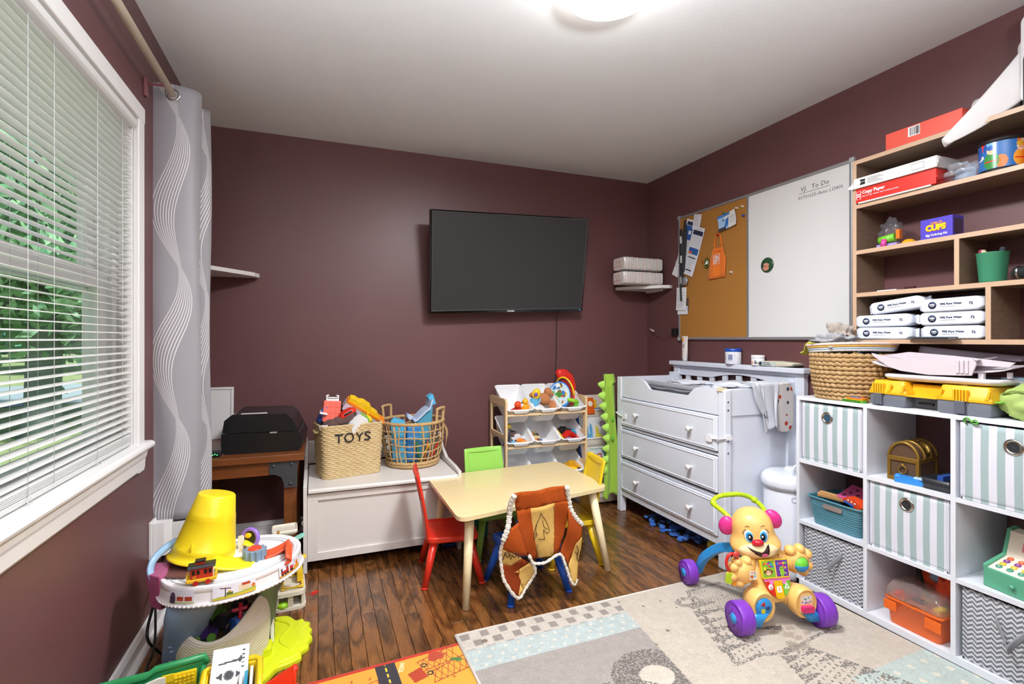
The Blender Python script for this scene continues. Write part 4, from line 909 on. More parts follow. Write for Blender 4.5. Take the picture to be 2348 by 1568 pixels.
t = thing('toy_block', 'white rounded toy block with a green dot in the top middle bin', 'toy', inbin(1, -.04, .045), group=G3, rot=(SK, 0, R(15)))
M().cb((0, 0, .02), (.06, .05, .045)).ob('body', WHT, t, bevel=.01, seg=3); M().lathe([(0, 0), (.009, .001), (0, .004)], 12).ob('dot', GRN, t, (-.008, -.026, .012), (PI / 2, 0, 0))
t = thing('toy_book', 'small white picture card in front of the plush dog', 'card', inbin(1, .025, .03), group=G3, rot=(SK + .7, 0, R(-8)))
pc = Print(.06, .04, .003, '#e8ecf0'); pc.circ(.03, .02, .013, '#6f9ec9').circ(.03, .02, .007, '#eef2f5'); pc.ob('card', t, (-.03, 0, 0), rough=.4, thick=.002)
t = thing('wheel_toy', 'round blue steering-wheel toy covered in coloured pictures in the top right bin', 'toy', inbin(2, -.05, .1, -.07), group=G3, rot=(R(-6), R(8), R(40)))
M().tube([(.0, .07 * math.cos(a), .085 + .085 * math.sin(a)) for a in (2 * PI * k / 28 for k in range(28))], .013, 10, True).ob('rim', pl('#3f8fe0'), t)
dp = Print(.15, .15, .0035, '#cfe3ef'); gg = np.random.default_rng(2)
for k in range(26): dp.circ(*gg.uniform(.01, .14, 2), gg.uniform(.008, .02), ['#e9c53a', '#58a84a', '#d5622a', '#3f7fc0', '#eef0ee', '#7b5a40', '#8fc0df'][k % 7])
dp.put(np.hypot(dp.X - .075, dp.Y - .075) < .02, '#4f8f3f'); dp.ob('picture_disc', t, (-.012, .07, .015), (PI / 2, 0, -PI / 2), rough=.3, thick=.01, fn=lambda x, y: ((lambda u, v: (.075 + u * .075 * math.sqrt(max(0, 1 - v * v / 2)), .075 + v * .08 * math.sqrt(max(0, 1 - u * u / 2)), 0))(x / .075 - 1, y / .075 - 1)))
M().cyl((-.02, 0, .02), (-.05, -.01, .03), .012, n=12).ell((-.055, -.01, .032), (.014, .014, .014), 10, 8).ob('gear_stick', GRN, t)
t = thing('toy_paddle', 'large red scooped toy tray sticking up out of the top right bin', 'toy', inbin(2, .04, .15, -.08), group=G3, rot=(R(-6), R(-12), R(14)))
pdp = [(-.02, 0), (.04, 0), (.06, .06), (.085, .11), (.08, .19), (.03, .245), (-.03, .26), (-.05, .24), (-.03, .15), (-.03, .05)]
M().loft([[(x * k + .01, y, z_ * k + .01 * (1 - k) * 12) for x, z_ in pdp] for k, y in ((.86, -.026), (1, -.014), (1, .012), (.94, .02))]).ob('tray', pl('#d92f25'), t)
M().tube([(.02, -.02, -.01), (.02, -.022, .06), (.05, -.022, .09)], .016, 10).ob('handle', pl('#cf2b22'), t)
t = thing('toy_headband', 'yellow and black hoop toy between the blue wheel and red tray', 'toy', inbin(2, .0, .12, -.06), group=G3, rot=(R(-5), R(-4), R(35)))
M().tube([(0, .075 * math.cos(a), .06 + .13 * math.sin(a)) for a in np.linspace(0, PI, 20)], .007, 8).ob('hoop', YEL, t); M().tube([(-.004, .07 * math.cos(a), .058 + .125 * math.sin(a)) for a in np.linspace(.4, PI - .4, 18)], .004, 8).ob('trim', BLKM, t)
t = thing('toy_hammer', 'lime green toy hammer at the front of the top right bin', 'toy', inbin(2, .035, .05, -.05), group=G3, rot=(R(8), R(18), R(-15)))
M().cb((0, 0, .02), (.026, .02, .085)).ob('handle', pl('#69bf3c'), t, bevel=.005); M().cyl((-.055, 0, .05), (-.0, 0, .055), .014, n=14).ell((-.058, 0, .05), (.015, .016, .016), 10, 8).ob('head', pl('#93cf2f'), t)
def minicar(label, loc, col, rz, s_=1, tilt=0):
    t = thing('toy_car', label, 'toy car', loc, group=G3, rot=(SK * .6 + tilt, 0, rz)); c = pl(col)
    M().prism([(-.032, .006), (.032, .006), (.033, .016), (.016, .019), (.008, .029), (-.016, .029), (-.024, .019), (-.033, .018)], 'y', -.013, .013).ob('body', c, t, bevel=.003)
    for x in (-.02, .02):
        for sg in (-1, 1): M().cyl((x, sg * .009, .007), (x, sg * .0145, .007), .0075, n=10).ob('wheel', BLKM, t)
    t.scale = (s_, s_, s_); return t
minicar('orange toy car in the second-row left bin', inbin(3, .035, .05), '#f08a1c', R(-30), 1.2)
minicar('light blue toy car in the second-row left bin', inbin(3, -.02, .04), '#66b2de', R(40), 1.1)
minicar('dark blue toy car at the edge of the second-row left bin', inbin(3, -.06, .045), '#2a58b5', R(110), 1)
minicar('white toy van lying behind the orange car', inbin(3, .03, .1), '#e6e6ea', R(5), 1.2)
minicar('brown toy car at the back of the second-row left bin', inbin(3, .0, .15), '#5a453f', R(60), 1.2)
t = thing('toy_marker', 'dark grey tube with a yellow cap standing in the second-row left bin', 'toy', inbin(3, -.045, .11), group=G3, rot=(R(6), R(4), 0))
M().cyl((0, 0, 0), (0, 0, .075), .012, n=14).ob('tube', pl('#4a4d50'), t); M().cyl((0, 0, .07), (0, 0, .09), .0125, n=14).ob('cap', pl('#d6c22a'), t)
t = thing('puzzle_board', 'wooden peg puzzle board with colourful pieces in the second-row middle bin', 'puzzle', inbin(4, -.025, .1, -.07), group=G3, rot=(SK + .12, R(6), R(18)))
M().cb((0, 0, 0), (.075, .16, .008)).ob('board', BIR, t, bevel=.003); gg = np.random.default_rng(8)
for k in range(9): M().cb((-.024 + .024 * (k % 3), -.055 + .05 * (k // 3), .006), (.017, .022, .006)).ob('piece', pl(['#c92a1c', '#3b7d3c', '#2e2e34', '#d58a2a', '#7a3a28', '#3a67a8'][k % 6]), t, bevel=.003)
t = thing('toy_tube', 'bright yellow tube toy in the second-row right bin', 'toy', inbin(5, -.045, .1, -.065), group=G3, rot=(SK - PI / 2 + .25, 0, R(22)))
M().cyl((0, 0, -.06), (0, 0, .06), .015, n=16).ob('tube', YEL, t); M().cyl((0, 0, .055), (0, 0, .066), .0165, n=16).ob('end_ring', YEL, t); M().cyl((0, 0, -.066), (0, 0, -.055), .0165, n=16).ob('end_ring', YEL, t)
minicar('red toy truck in the second-row right bin', inbin(5, .02, .09), '#d0231c', R(20), 1.4); minicar('black toy car on the red ones in the second-row right bin', inbin(5, .0, .14), '#2a2b30', R(-30), 1.3)
minicar('small crimson car at the right of the second-row right bin', inbin(5, .055, .05), '#c21f2a', R(70), 1.0); minicar('purple and white car at the front of the second-row right bin', inbin(5, .0, .04), '#9d92c9', R(10), 1.0); minicar('teal car at the back right of the second-row right bin', inbin(5, .055, .13), '#3f9ec0', R(120), 1.0)
t = thing('toy_banana', 'flat yellow toy boomerang in the bottom right bin', 'toy', inbin(8, -.03, .06, -.09), group=G3, rot=(SK, R(-8), 0))
M().prism([(-.06, -.01), (.05, -.03), (.07, -.02), (.06, .0), (.0, .02), (-.055, .04), (-.06, .02)], 'z', 0, .018).ob('body', YEL, t, bevel=.005)
minicar('amber toy car in the bottom right bin', inbin(8, .045, .08), '#dca01f', R(-20), 1.5)

for o in list(bpy.data.objects):                            # the bins' toys are a good hand's width long
    if o.get('group') == G3 and o.name.split('.')[0] in ('toy_car', 'toy_ship', 'toy_duck', 'toy_marker', 'toy_banana', 'toy_block'): o.scale = o.scale * 1.25; o.location.z += .022; o.location.y -= .004
# ---------------------------------------------------------------- book rack between organizer and dresser
br_ = thing('book_rack', 'low white sling book rack between the toy organizer and the dresser', 'bookcase', (1.90, 3.17, 0))
for x in (-.13, .17): M().prism([(0, 0), (.19, 0), (.19, .82), (.15, .82), (.0, .3)], 'x', x - .008, x + .008).ob('side_panel', WHITE, br_, bevel=.003)
SL = fab('#d6cdbf')
for k, z_ in enumerate((.56, .36, .16, .0)):
    y = .135 - k * .045; M().loft([[(-.122, yy, zz), (.162, yy, zz)] + [(.162, yy + .003, zz), (-.122, yy + .003, zz)] for yy, zz in ((y - .055, z_ + .1), (y - .062, z_ + .06), (y - .05, z_ + .02), (y - .01, z_), (y + .03, z_ + .03), (y + .045, z_ + .2))], smooth=False).ob('sling', SL, br_)
    M().cyl((-.125, y - .056, z_ + .1), (.165, y - .056, z_ + .1), .007, n=10).ob('dowel', WHITE, br_)
G4 = 'picture books in the sling book rack'
def book(label, loc, w_, h, col, rot, art=None, th=.012):
    t = thing('picture_book', label, 'book', loc, group=G4, rot=rot); M().box(0, w_, .001, th, 0, h).ob('cover', P('cover_' + col[1:], col, .35), t, bevel=.001); M().box(.002, w_ - .002, .003, th - .002, .002, h + .0005).ob('pages', WHITE, t)
    if art: art.ob('cover_art', t, (0, 0, 0), (PI / 2, 0, 0), rough=.3)
    return t
tl = (R(-14), 0, 0)
o_ = Print(.1, .12, .003, '#d9601f'); o_.circ(.07, .075, .02, '#e9dcc0').circ(.07, .075, .015, '#f3ead6').line([(.07, .075), (.07, .087)], .002, '#444444').line([(.07, .075), (.077, .07)], .002, '#444444')
book('orange board book with a small clock face, top row of the book rack', (1.80, 3.235, .635), .1, .12, '#d9601f', tl, o_)
book('yellow and red thin book behind the orange one', (1.875, 3.26, .64), .06, .095, '#e3b01e', tl); book('red slim book tucked behind the orange one', (1.87, 3.25, .63), .03, .085, '#c8321f', tl)
book('tall thin grey-white book standing at the right end of the rack', (2.0, 3.30, .62), .045, .29, '#c9ced0', (R(-6), 0, R(-60)))
pb = Print(.24, .26, .003, '#dfe3e4'); pb.put(pb.Y > .24, '#3a5fae')
pb.put(((pb.X - .06) / .034) ** 2 + ((pb.Y - .205) / .016) ** 2 < 1, '#e7d532')
pb.circ(.072, .035, .032, '#5ea5d2', .04).circ(.058, .095, .012, '#5ea5d2', .05).circ(.09, .1, .012, '#5ea5d2', .05).circ(.15, .035, .034, '#e2cf45', .04).circ(.14, .09, .012, '#e2cf45', .045).circ(.19, .14, .022, '#b98ab0').circ(.19, .14, .012, '#dfd3dd')
for x in (.06, .082, .142, .16): pb.circ(x, .035, .0035, '#39414a')
pk = book('white cover book with blue and yellow rabbit shapes, middle row of the rack', (1.77, 3.20, .42), .24, .26, '#dfe3e4', tl, pb)
text('Peeps', .03, P('ink_navy', '#22306a', .5), pk, (.062, -.002, .206), (PI / 2, 0, 0), depth=.0003, bold=.0006)
book('deep blue book at the left of the rack, middle row', (1.755, 3.205, .44), .03, .22, '#1e4fb0', tl); book('dark blue book at the left of the rack, lower row', (1.75, 3.165, .22), .03, .2, '#1c3f9a', tl)
vb = Print(.24, .22, .004, '#e6e8e4'); vb.circ(.2, .17, .03, '#57a6d8', .02).circ(.13, .17, .02, '#d6e6ee').rect(.09, .24, .04, .1, '#5fa9cf').rect(.0, .24, 0, .03, '#31609a')
vk = book('white touch-and-feel vehicles book, lower row of the rack', (1.765, 3.155, .2), .24, .22, '#e6e8e4', tl, vb)
for k, (c, col) in enumerate(zip('VEHICLES', ('#4d7fc0', '#7a3f9a', '#4f9a4a', '#2f6fb8', '#d8622a', '#b5347a', '#3a9a5a', '#d8a12a'))): text(c, .05, P('letter_' + col[1:], col, .4), vk, (.03 + k * .027, -.002, .135), (PI / 2, 0, 0), name='letter', depth=.0003, bold=.002)
text('Touch and Feel', .018, P('ink_green', '#3f8a3a', .5), vk, (.12, -.002, .19), (PI / 2, 0, 0), depth=.0003)
text('10', .035, P('ink_white', '#f2f4f6', .5), vk, (.14, -.002, .068), (PI / 2, 0, 0), depth=.0003, bold=.001)
# ---------------------------------------------------------------- green dinosaur costume hung on the dresser end
dn = thing('dinosaur_costume', 'lime green hooded costume with soft spikes hanging at the dresser end', 'costume', (1.89, 3.03, 0))
LIME = fab('#94bb3e')
def dfn(a, b):
    z_ = .09 + b * .85; wv = .043 + .018 * (1 - b) ** .5 + .008 * math.sin(b * 9); x = .005 + (a - .5) * 2 * wv + .018 * math.sin(b * 5)
    return (x + .02 * (b > .93), -.012 - .016 * math.sin(a * PI * 3 + b * 2) + .03 * max(0, b - .9) * 8, z_ - .02 * math.sin(a * 7) * (1 - b))
M().grid(dfn, 24, 60).ob('cloth', LIME, dn, solid=.008)
for k in range(9):
    b = .22 + k * .087; x, y, z_ = dfn(0, b); M().lathe([(.03, 0), (.026, .014), (.015, .032), (.001, .045)], 12, sx=1, sy=.6).ob('spike', fab('#a9d85a'), dn, (x + .006, y - .004, z_), (0, R(-78), 0))
M().ell((.012, -.03, .5), (.012, .006, .02), 10, 6).ell((.015, -.03, .63), (.012, .006, .02), 10, 6).ob('green_spot', fab('#6ab82e'), dn)

# ---------------------------------------------------------------- sheepskin-trimmed vest on the blue chair
VA, VT, VB = (P('suede_' + c[1:], c, .95, var=.16, vscale=28, bump=.3, bscale=400, spec=.15) for c in ('#9a4415', '#c49f58', '#7a3010'))
FLEECE = MB('fleece', '#e6ddcd', .95, sheen=.5); o = FLEECE.coord('Object'); n_ = FLEECE.tex(o, 160, 2, kind='v'); FLEECE.bump(n_, 1, .006); FLEECE = FLEECE.m
vt = thing('fleece_vest', 'patchwork brown suede vest with fleece trim and horse drawings over the blue chair', 'vest', (0, 2.035, 0))
def patch(nm, pts, mat, dy=lambda x, z_: 0, th=.007, parent=vt):        # a cloth patch from an outline in x,z, filled and gently bent
    import bmesh
    b = bmesh.new(); vs = [b.verts.new((x, 0, z_)) for x, z_ in pts]; f = b.faces.new(vs)
    bmesh.ops.triangulate(b, faces=[f]); 
    for _ in range(3): bmesh.ops.subdivide_edges(b, edges=[e for e in b.edges if e.calc_length() > .022], cuts=1, use_grid_fill=False); bmesh.ops.triangulate(b, faces=b.faces[:])
    for v_ in b.verts: v_.co.y = dy(v_.co.x, v_.co.z)
    me = bpy.data.meshes.new(nm); b.to_mesh(me); b.free(); me.materials.append(mat); me.polygons.foreach_set('use_smooth', [True] * len(me.polygons)); o = bpy.data.objects.new(nm, me); C.objects.link(o); o.parent = parent; mods(o, solid=th); return o
def wv(x, z_): return .008 * math.sin(x * 42 + z_ * 9) - .004 * math.sin(z_ * 33 + x * 12) + .004
def wf2(x, z_): return -.014 + .01 * math.sin(z_ * 26 + x * 20)
bL, bR = [(.79, .512), (.806, .44), (.815, .38), (.83, .296), (.85, .245), (.875, .206)], [(1.041, .52), (1.05, .46), (1.056, .41), (1.05, .35), (1.035, .286), (1.01, .222)]
def row(t): i = min(int(t * 5), 4); f = t * 5 - i; return lerp(bL[i], bL[i + 1], f), lerp(bR[i], bR[i + 1], f)
def strip(u0, u1, t0, t1, n=8):
    a = [lerp(*row(t0 + (t1 - t0) * k / n), u0) for k in range(n + 1)]; b = [lerp(*row(t0 + (t1 - t0) * k / n), u1) for k in range(n + 1)]; return a + b[::-1]
patch('yoke', strip(0, 1, 0, .22), VA, wv); patch('back_panel', strip(0, .27, .22, 1), VA, wv); patch('centre_panel', strip(.27, .74, .22, 1), VT, wv); patch('back_panel', strip(.74, 1, .22, 1), VA, wv)
lf = [(.806, .42), (.775, .4), (.745, .34), (.733, .325), (.725, .264), (.739, .157), (.765, .105), (.8, .067), (.83, .09), (.867, .126), (.883, .172), (.852, .244), (.827, .3), (.815, .37)]
patch('left_flap', [(.745, .345), (.733, .325), (.727, .29), (.80, .25), (.85, .245), (.827, .3), (.81, .385), (.775, .37)], VA, wf2); patch('left_flap_tan', [(.727, .29), (.725, .264), (.73, .22), (.775, .205), (.82, .235), (.80, .25)], VT, wf2); patch('left_flap_dark', [(.73, .22), (.735, .16), (.77, .10), (.80, .075), (.82, .13), (.79, .17), (.852, .21), (.82, .235), (.775, .205)], VB, wf2); patch('left_flap_tan', [(.80, .072), (.83, .09), (.867, .126), (.883, .172), (.856, .21), (.79, .17), (.82, .13)], VT, wf2)
patch('right_flap', [(1.05, .42), (1.075, .395), (1.116, .341), (1.11, .29), (1.085, .26), (1.07, .2), (1.05, .17), (1.012, .222), (1.036, .29)], VA, wf2); patch('right_flap_tan', [(1.112, .29), (1.113, .235), (1.10, .15), (1.084, .083), (1.064, .087), (1.056, .14), (1.05, .17), (1.07, .2), (1.085, .26)], VT, wf2)
def fl(pts, r, f=wf2):
    pp = spl([(x, f(x, z_), z_) for x, z_ in pts], 7); M().tube(pp, [r * (1 + .22 * math.sin(k * 2.3)) for k in range(len(pp))], 9).ob('fleece_trim', FLEECE, vt)
fl([(.785, .512), (.772, .47), (.768, .42), (.755, .37), (.733, .325)], .012); fl([(1.043, .52), (1.056, .46), (1.066, .41), (1.09, .37), (1.118, .341)], .011)
fl([(.733, .325), (.725, .264), (.733, .19), (.745, .14), (.8, .067), (.84, .095), (.872, .13), (.885, .172), (.852, .244)], .0075); fl([(.875, .203), (.93, .2), (1.01, .218), (1.035, .165), (1.056, .1), (1.075, .078), (1.09, .1)], .0065)
HI = P('ink_brown', '#4b331d', .8)
def draw(pts, f=wv, r=.0013, off=-.0055): M().tube([(x, f(x, z_) + off, z_) for x, z_ in pts], r, 5).ob('horse_drawing', HI, vt)
hx, hz_ = .905, .36
draw([(p[0], p[1]) for p in spl([(hx - .02, hz_ - .06, 0), (hx - .012, hz_ - .01, 0), (hx + .005, hz_ + .03, 0), (hx + .012, hz_ + .055, 0), (hx + .02, hz_ + .04, 0), (hx + .036, hz_ + .02, 0), (hx + .052, hz_ - .02, 0), (hx + .05, hz_ - .034, 0), (hx + .036, hz_ - .034, 0), (hx + .024, hz_ - .02, 0), (hx + .028, hz_ - .06, 0)], 5)]); draw([(hx - .002, hz_ + .02), (hx - .01, hz_ - .02), (hx - .004, hz_ - .045)]); draw([(hx + .02, hz_ + .02), (hx + .028, hz_ - .01), (hx + .044, hz_ - .02)]); draw([(hx + .0, hz_ - .06), (hx + .03, hz_ - .062)])
draw([(.735, .235), (.745, .275), (.76, .27), (.77, .235), (.782, .27), (.80, .262), (.805, .24)], wf2, .0022); draw([(.742, .27), (.755, .245), (.765, .265), (.785, .245), (.8, .258)], wf2, .0026)
draw([(1.09, .25), (1.10, .22), (1.095, .19), (1.104, .17)], wf2, .002); draw([(1.085, .22), (1.1, .2)], wf2, .002)
# ---------------------------------------------------------------- train play table and what stands on and under it
GB, WT = pl('#7f97b4', .4), pl('#ececee', .35)
pt = thing('train_play_table', 'white toy train table on grey-blue legs with coloured track pieces', 'toy table', (-.28, 2.035, 0))
def oval(k=1.0, n=56): return [(math.cos(a) * .228 * k * math.cos(.62) - math.sin(a) * .186 * k * math.sin(.62), math.cos(a) * .228 * k * math.sin(.62) + math.sin(a) * .186 * k * math.cos(.62)) for a in (2 * PI * j / n for j in range(n))]
M().loft([[(x, y, z_) for x, y in oval(k)] for k, z_ in ((.6, .372), (1.0, .372), (1.0, .399), (.985, .403), (.94, .4), (.93, .397), (.78, .397), (.77, .403), (.7, .403))]).ob('deck', WT, pt)
M().loft([[(x, y, z_) for x, y in oval(k)] for k, z_ in ((.99, .4), (1.01, .36), (1.015, .35), (1.035, .346), (1.035, .34), (1.01, .338), (.97, .375))], caps=False).ob('skirt', WT, pt)
q = M(); [q.tube([(*oval(k, 56)[j], z_) for j in range(56)], .0016, 5, True) for k, z_ in ((.89, .3985), (.82, .3985))]; q.ob('track_groove', pl('#c9cbd0'), pt)
q = M(); [q.ell((*oval(1.033, 90)[j], .3425), (.004, .004, .004), 6, 4) for j in range(40, 86)]; q.ob('beaded_edge', WT, pt, kind='stuff')
def leg_panel(nm, pts, mat, n=10):                          # a broad moulded leg: rows of (centre, half width dir, thickness)
    rings = []
    for c, wv_, th in pts:
        c, wv_ = Vector(c), Vector(wv_); nrm_ = wv_.cross(Vector((0, 0, 1))).normalized()
        rings.append([tuple(c + wv_ * math.cos(a) + nrm_ * th * math.sin(a)) for a in (2 * PI * j / 20 for j in range(20))])
    M().loft(rings).ob(nm, mat, pt)
leg_panel('leg', [((-.085, -.13, .345), (.085, .03, 0), .03), ((-.115, -.105, .28), (.072, .025, 0), .034), ((-.135, -.07, .22), (.062, .022, 0), .036), ((-.16, -.01, .12), (.056, .02, 0), .034), ((-.18, .04, 0), (.054, .02, 0), .03)], GB)
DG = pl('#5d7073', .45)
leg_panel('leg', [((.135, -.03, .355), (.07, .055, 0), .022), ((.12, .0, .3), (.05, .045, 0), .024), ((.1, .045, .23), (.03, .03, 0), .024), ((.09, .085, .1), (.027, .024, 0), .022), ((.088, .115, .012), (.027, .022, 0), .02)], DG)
leg_panel('leg', [((-.1, .1, .36), (.05, -.05, 0), .02), ((-.12, .13, .18), (.03, -.03, 0), .02), ((-.13, .15, .0), (.028, -.03, 0), .02)], GB)
q = M(); gg = random.Random(4)
for _ in range(22): z_ = gg.uniform(.04, .3); q.cb((-.16 + .12 * (z_ - .1) + gg.uniform(-.035, .035), -.02 - (z_ - .1) * .36 - .03, z_), (.012, .004, .005))
q.ob('brick_relief', GB, pt, kind='stuff')
OT = pl('#dc5530')
M().grid(lambda a, b: (.10 + a * .075, -.06 + b * .075 + a * .03, .405 + .02 * a * a + .004 * math.sin(b * PI * 3)), 10, 12).ob('orange_track', OT, pt, solid=.006)
M().grid(lambda a, b: (.165 + .022 * math.sin(a * 3.0), -.1 + b * .14, .39 + .055 * a * (1 - (2 * b - 1) ** 2 * .55)), 8, 14).ob('orange_wall', OT, pt, solid=.005)
M().grid(lambda a, b: (-.07 + a * .13 + b * .015, -.135 + b * .09 + a * .025, .404 + .032 * (1 - a) ** 2), 12, 8).ob('yellow_ramp', pl('#f2e21c'), pt, solid=.006)
M().grid(lambda a, b: (.02 + a * .055, .03 + b * .04, .405 + .03 * (1 - a)), 6, 6).ob('yellow_ramp', pl('#f2e21c'), pt, solid=.006)
M().grid(lambda a, b: (-.22 + a * .14, -.08 + b * .15 - a * .06, .404 + .001 * math.sin(b * 12)), 8, 12).ob('brown_track', pl('#6e4741'), pt, solid=.004)
M().loft([[(x, y, z_) for x, y in [(-.245 - o, -.06), (-.205, -.10 - o * .5), (-.19, -.085), (-.2, .02), (-.24 - o, .03)]] for o, z_ in ((-.005, .3), (.0, .34), (.008, .385), (.008, .412))], smooth=False).ob('pink_end', pl('#a9557d'), pt, bevel=.004)
M().tube(spl([(-.232, -.065, .395), (-.242, -.055, .42), (-.236, -.03, .448), (-.21, .03, .465), (-.17, .08, .47)], 6), [.012] * 25, 8, flat=.5).ob('blue_arch', pl('#8fb3d3'), pt)
M().tube(spl([(-.205, .02, .395), (-.208, .03, .43), (-.19, .06, .452), (-.16, .09, .46)], 6), [.012] * 19, 8, flat=.5).ob('blue_arch', pl('#7f9fb8'), pt)
ge = M(); ge.loft([[((.036 + .004 * (1 if (j // 2) % 2 else -1)) * math.cos(2 * PI * j / 48) + .065, (.036 + .004 * (1 if (j // 2) % 2 else -1)) * math.sin(2 * PI * j / 48) - .035, z_) for j in range(48)] for z_ in (.4, .438)], smooth=False); ge.ob('gear', pl('#7f95aa'), pt, bevel=.0015)
M().lathe([(.001, .046), (.018, .044), (.023, .438 - .4 + .001)], 24, (.065, -.035, .4)).ob('gear_button', pl('#e0452a'), pt)
M().prism([(.02, -.13), (.05, -.12), (.07, -.085), (.03, -.08)], 'z', .399, .4045).ob('inset', pl('#cfd2d8'), pt)
def skirt_print(pr, a0, a1, zz0=.353, zz1=.394):             # stickers bent round the skirt
    def fn(x, y):
        a = a0 + (a1 - a0) * x / pr.w; t_ = y / pr.h; k = 1.021 - .02 * (zz0 + (zz1 - zz0) * t_ - .352) / .048
        X1, Y1 = math.cos(a) * .23 * k, math.sin(a) * .188 * k
        return (X1 * math.cos(.62) - Y1 * math.sin(.62), X1 * math.sin(.62) + Y1 * math.cos(.62), zz0 + (zz1 - zz0) * t_)
    return fn
s1 = Print(.12, .05, .002, '#d9dce6'); s1.put(s1.Y < .008, '#a9b84a').put(s1.Y < .03, '#dfe3ee', .3); s1.circ(.02, .016, .016, '#5a4a63', .024).circ(.02, .012, .009, '#3a3346', .015); s1.rect(.042, .075, .01, .026, '#b3442e').rect(.08, .112, .01, .026, '#b3442e'); [s1.rect(.045 + k * .007, .049 + k * .007, .017, .023, '#5a2a24') for k in range(4)]; [s1.rect(.083 + k * .007, .087 + k * .007, .017, .023, '#5a2a24') for k in range(4)]
s1.ob('sticker', pt, (0, 0, 0), rough=.3, fn=skirt_print(s1, R(192), R(216)))
s2 = Print(.17, .05, .002, '#e2e5ee'); s2.put(s2.Y < .008 + s2.X * .06, '#a9b84a').put(s2.Y < .004 + s2.X * .03, '#d8c23f'); s2.line([(.05, .008), (.05, .04)], .003, '#3a2a2a').line([(.03, .042), (.07, .036)], .004, '#5a3a4a').rect(.055, .08, .012, .022, '#5b6a35').rect(.06, .072, .022, .028, '#c9a52a').poly([(.1, .016), (.1, .034), (.108, .044), (.116, .034), (.116, .016)], '#e0d3b5').poly([(.116, .034), (.112, .044), (.145, .044), (.15, .034)], '#b5472c').rect(.116, .148, .016, .034, '#d9c9a8').circ(.16, .024, .008, '#d07a3a')
s2.ob('sticker', pt, (0, 0, 0), rough=.3, fn=skirt_print(s2, R(230), R(262)))
s3 = Print(.14, .05, .002, '#e2e5ee'); s3.put(s3.Y < .008, '#d8a23f'); s3.rect(.01, .055, .01, .024, '#b3342a').rect(.01, .018, .02, .036, '#3a2a3a').rect(.04, .052, .024, .034, '#b3342a').rect(.062, .085, .01, .028, '#c23a2c').rect(.09, .13, .008, .018, '#e0952a').line([(.09, .02), (.1, .042)], .003, '#7a3a6a').circ(.115, .026, .01, '#d9792a'); [s3.circ(x, .009, .006, '#2e2a30') for x in (.018, .034, .048, .068, .08)]
s3.ob('sticker', pt, (0, 0, 0), rough=.3, fn=skirt_print(s3, R(283), R(312)))

bk_ = thing('bucket', 'yellow plastic bucket upside down on the train table', 'bucket', (-.388, 2.072, .408), rot=(R(-3), R(11), 0))
BY = pl('#f1d51c', .35)
M().lathe([(.107, 0), (.109, .004), (.107, .009), (.1, .012), (.098, .03), (.0985, .033), (.097, .036), (.0975, .04), (.095, .043), (.076, .14), (.0765, .143), (.074, .148), (.0745, .152), (.072, .157), (.06, .218), (.057, .222), (.05, .223), (0, .22)], 56).ob('body', BY, bk_, solid=.002)
M().lathe([(.104, .001), (.111, 0), (.1125, .004), (.109, .008)], 56).ob('rim', BY, bk_); M().ell((-.03, -.092, .055), (.004, .004, .016), 8, 6).ob('pour_mark', BY, bk_)
cb_ = thing('toy_caboose', 'little red caboose with a black roof and yellow base on the play table', 'toy train', (-.352, 1.865, .405), R(6), group=None)
RDC = pl('#c23a22')
M().cb((0, 0, .034), (.062, .036, .034)).ob('cabin', RDC, cb_, bevel=.002); M().cb((0, 0, .013), (.084, .042, .01)).ob('base', pl('#e9b92a'), cb_, bevel=.002)
q = M(); [q.cb((sx * .04, sy * .018, .022), (.003, .003, .012)) for sx in (-1, 1) for sy in (-1, 0, 1)]; [q.cb((sx * .04, 0, .028), (.004, .042, .003)) for sx in (-1, 1)]; q.ob('railing', pl('#e9b92a'), cb_)
M().prism([(-.023, .051), (.023, .051), (.016, .06), (-.016, .06)], 'x', -.038, .038).ob('roof', BLKM, cb_, bevel=.002)
M().cb((-.004, 0, .063), (.024, .018, .009)).ob('cupola', RDC, cb_); M().cb((-.004, 0, .07), (.03, .024, .006)).ob('cupola_roof', BLKM, cb_, bevel=.002)
for x in (-.022, -.009, .011, .024): M().cb((x, -.0185, .039 if x < .02 else .039), (.008, .002, .013)).ob('window', BLKM, cb_)
for x in (-.016, .018): M().cyl((x, -.016, .006), (x, -.022, .006), .008, n=16).cyl((x, .016, .006), (x, .022, .006), .008, n=16).ob('wheel', pl('#b02a22'), cb_)
M().cb((.0315, 0, .034), (.002, .03, .03)).ob('end_plate', WT, cb_); text('43', .011, pl('#e0a92a'), cb_, (-.02, -.0188, .024), (PI / 2, 0, 0), bold=.0003)
ph = thing('toy_phone', 'purple and black toy phone with a yellow button on the play table', 'toy', (-.24, 2.1, .405), rot=(R(-10), R(-8), R(-25)))
M().tube([(.03 * math.cos(a) + .0, 0, .035 + .032 * math.sin(a)) for a in (2 * PI * k / 20 for k in range(20))], .008, 8, True).ob('frame', pl('#8f6fd0'), ph); M().prism(rr(-.026, .026, .006, .062, .01), 'y', -.004, .01).ob('face', BLKM, ph); M().ell((-.004, -.006, .046), (.014, .004, .01), 12, 6).ob('button', YEL, ph); M().prism(rr(-.04, -.02, .0, .05, .006), 'y', -.012, .0).ob('edge_cover', WT, ph)

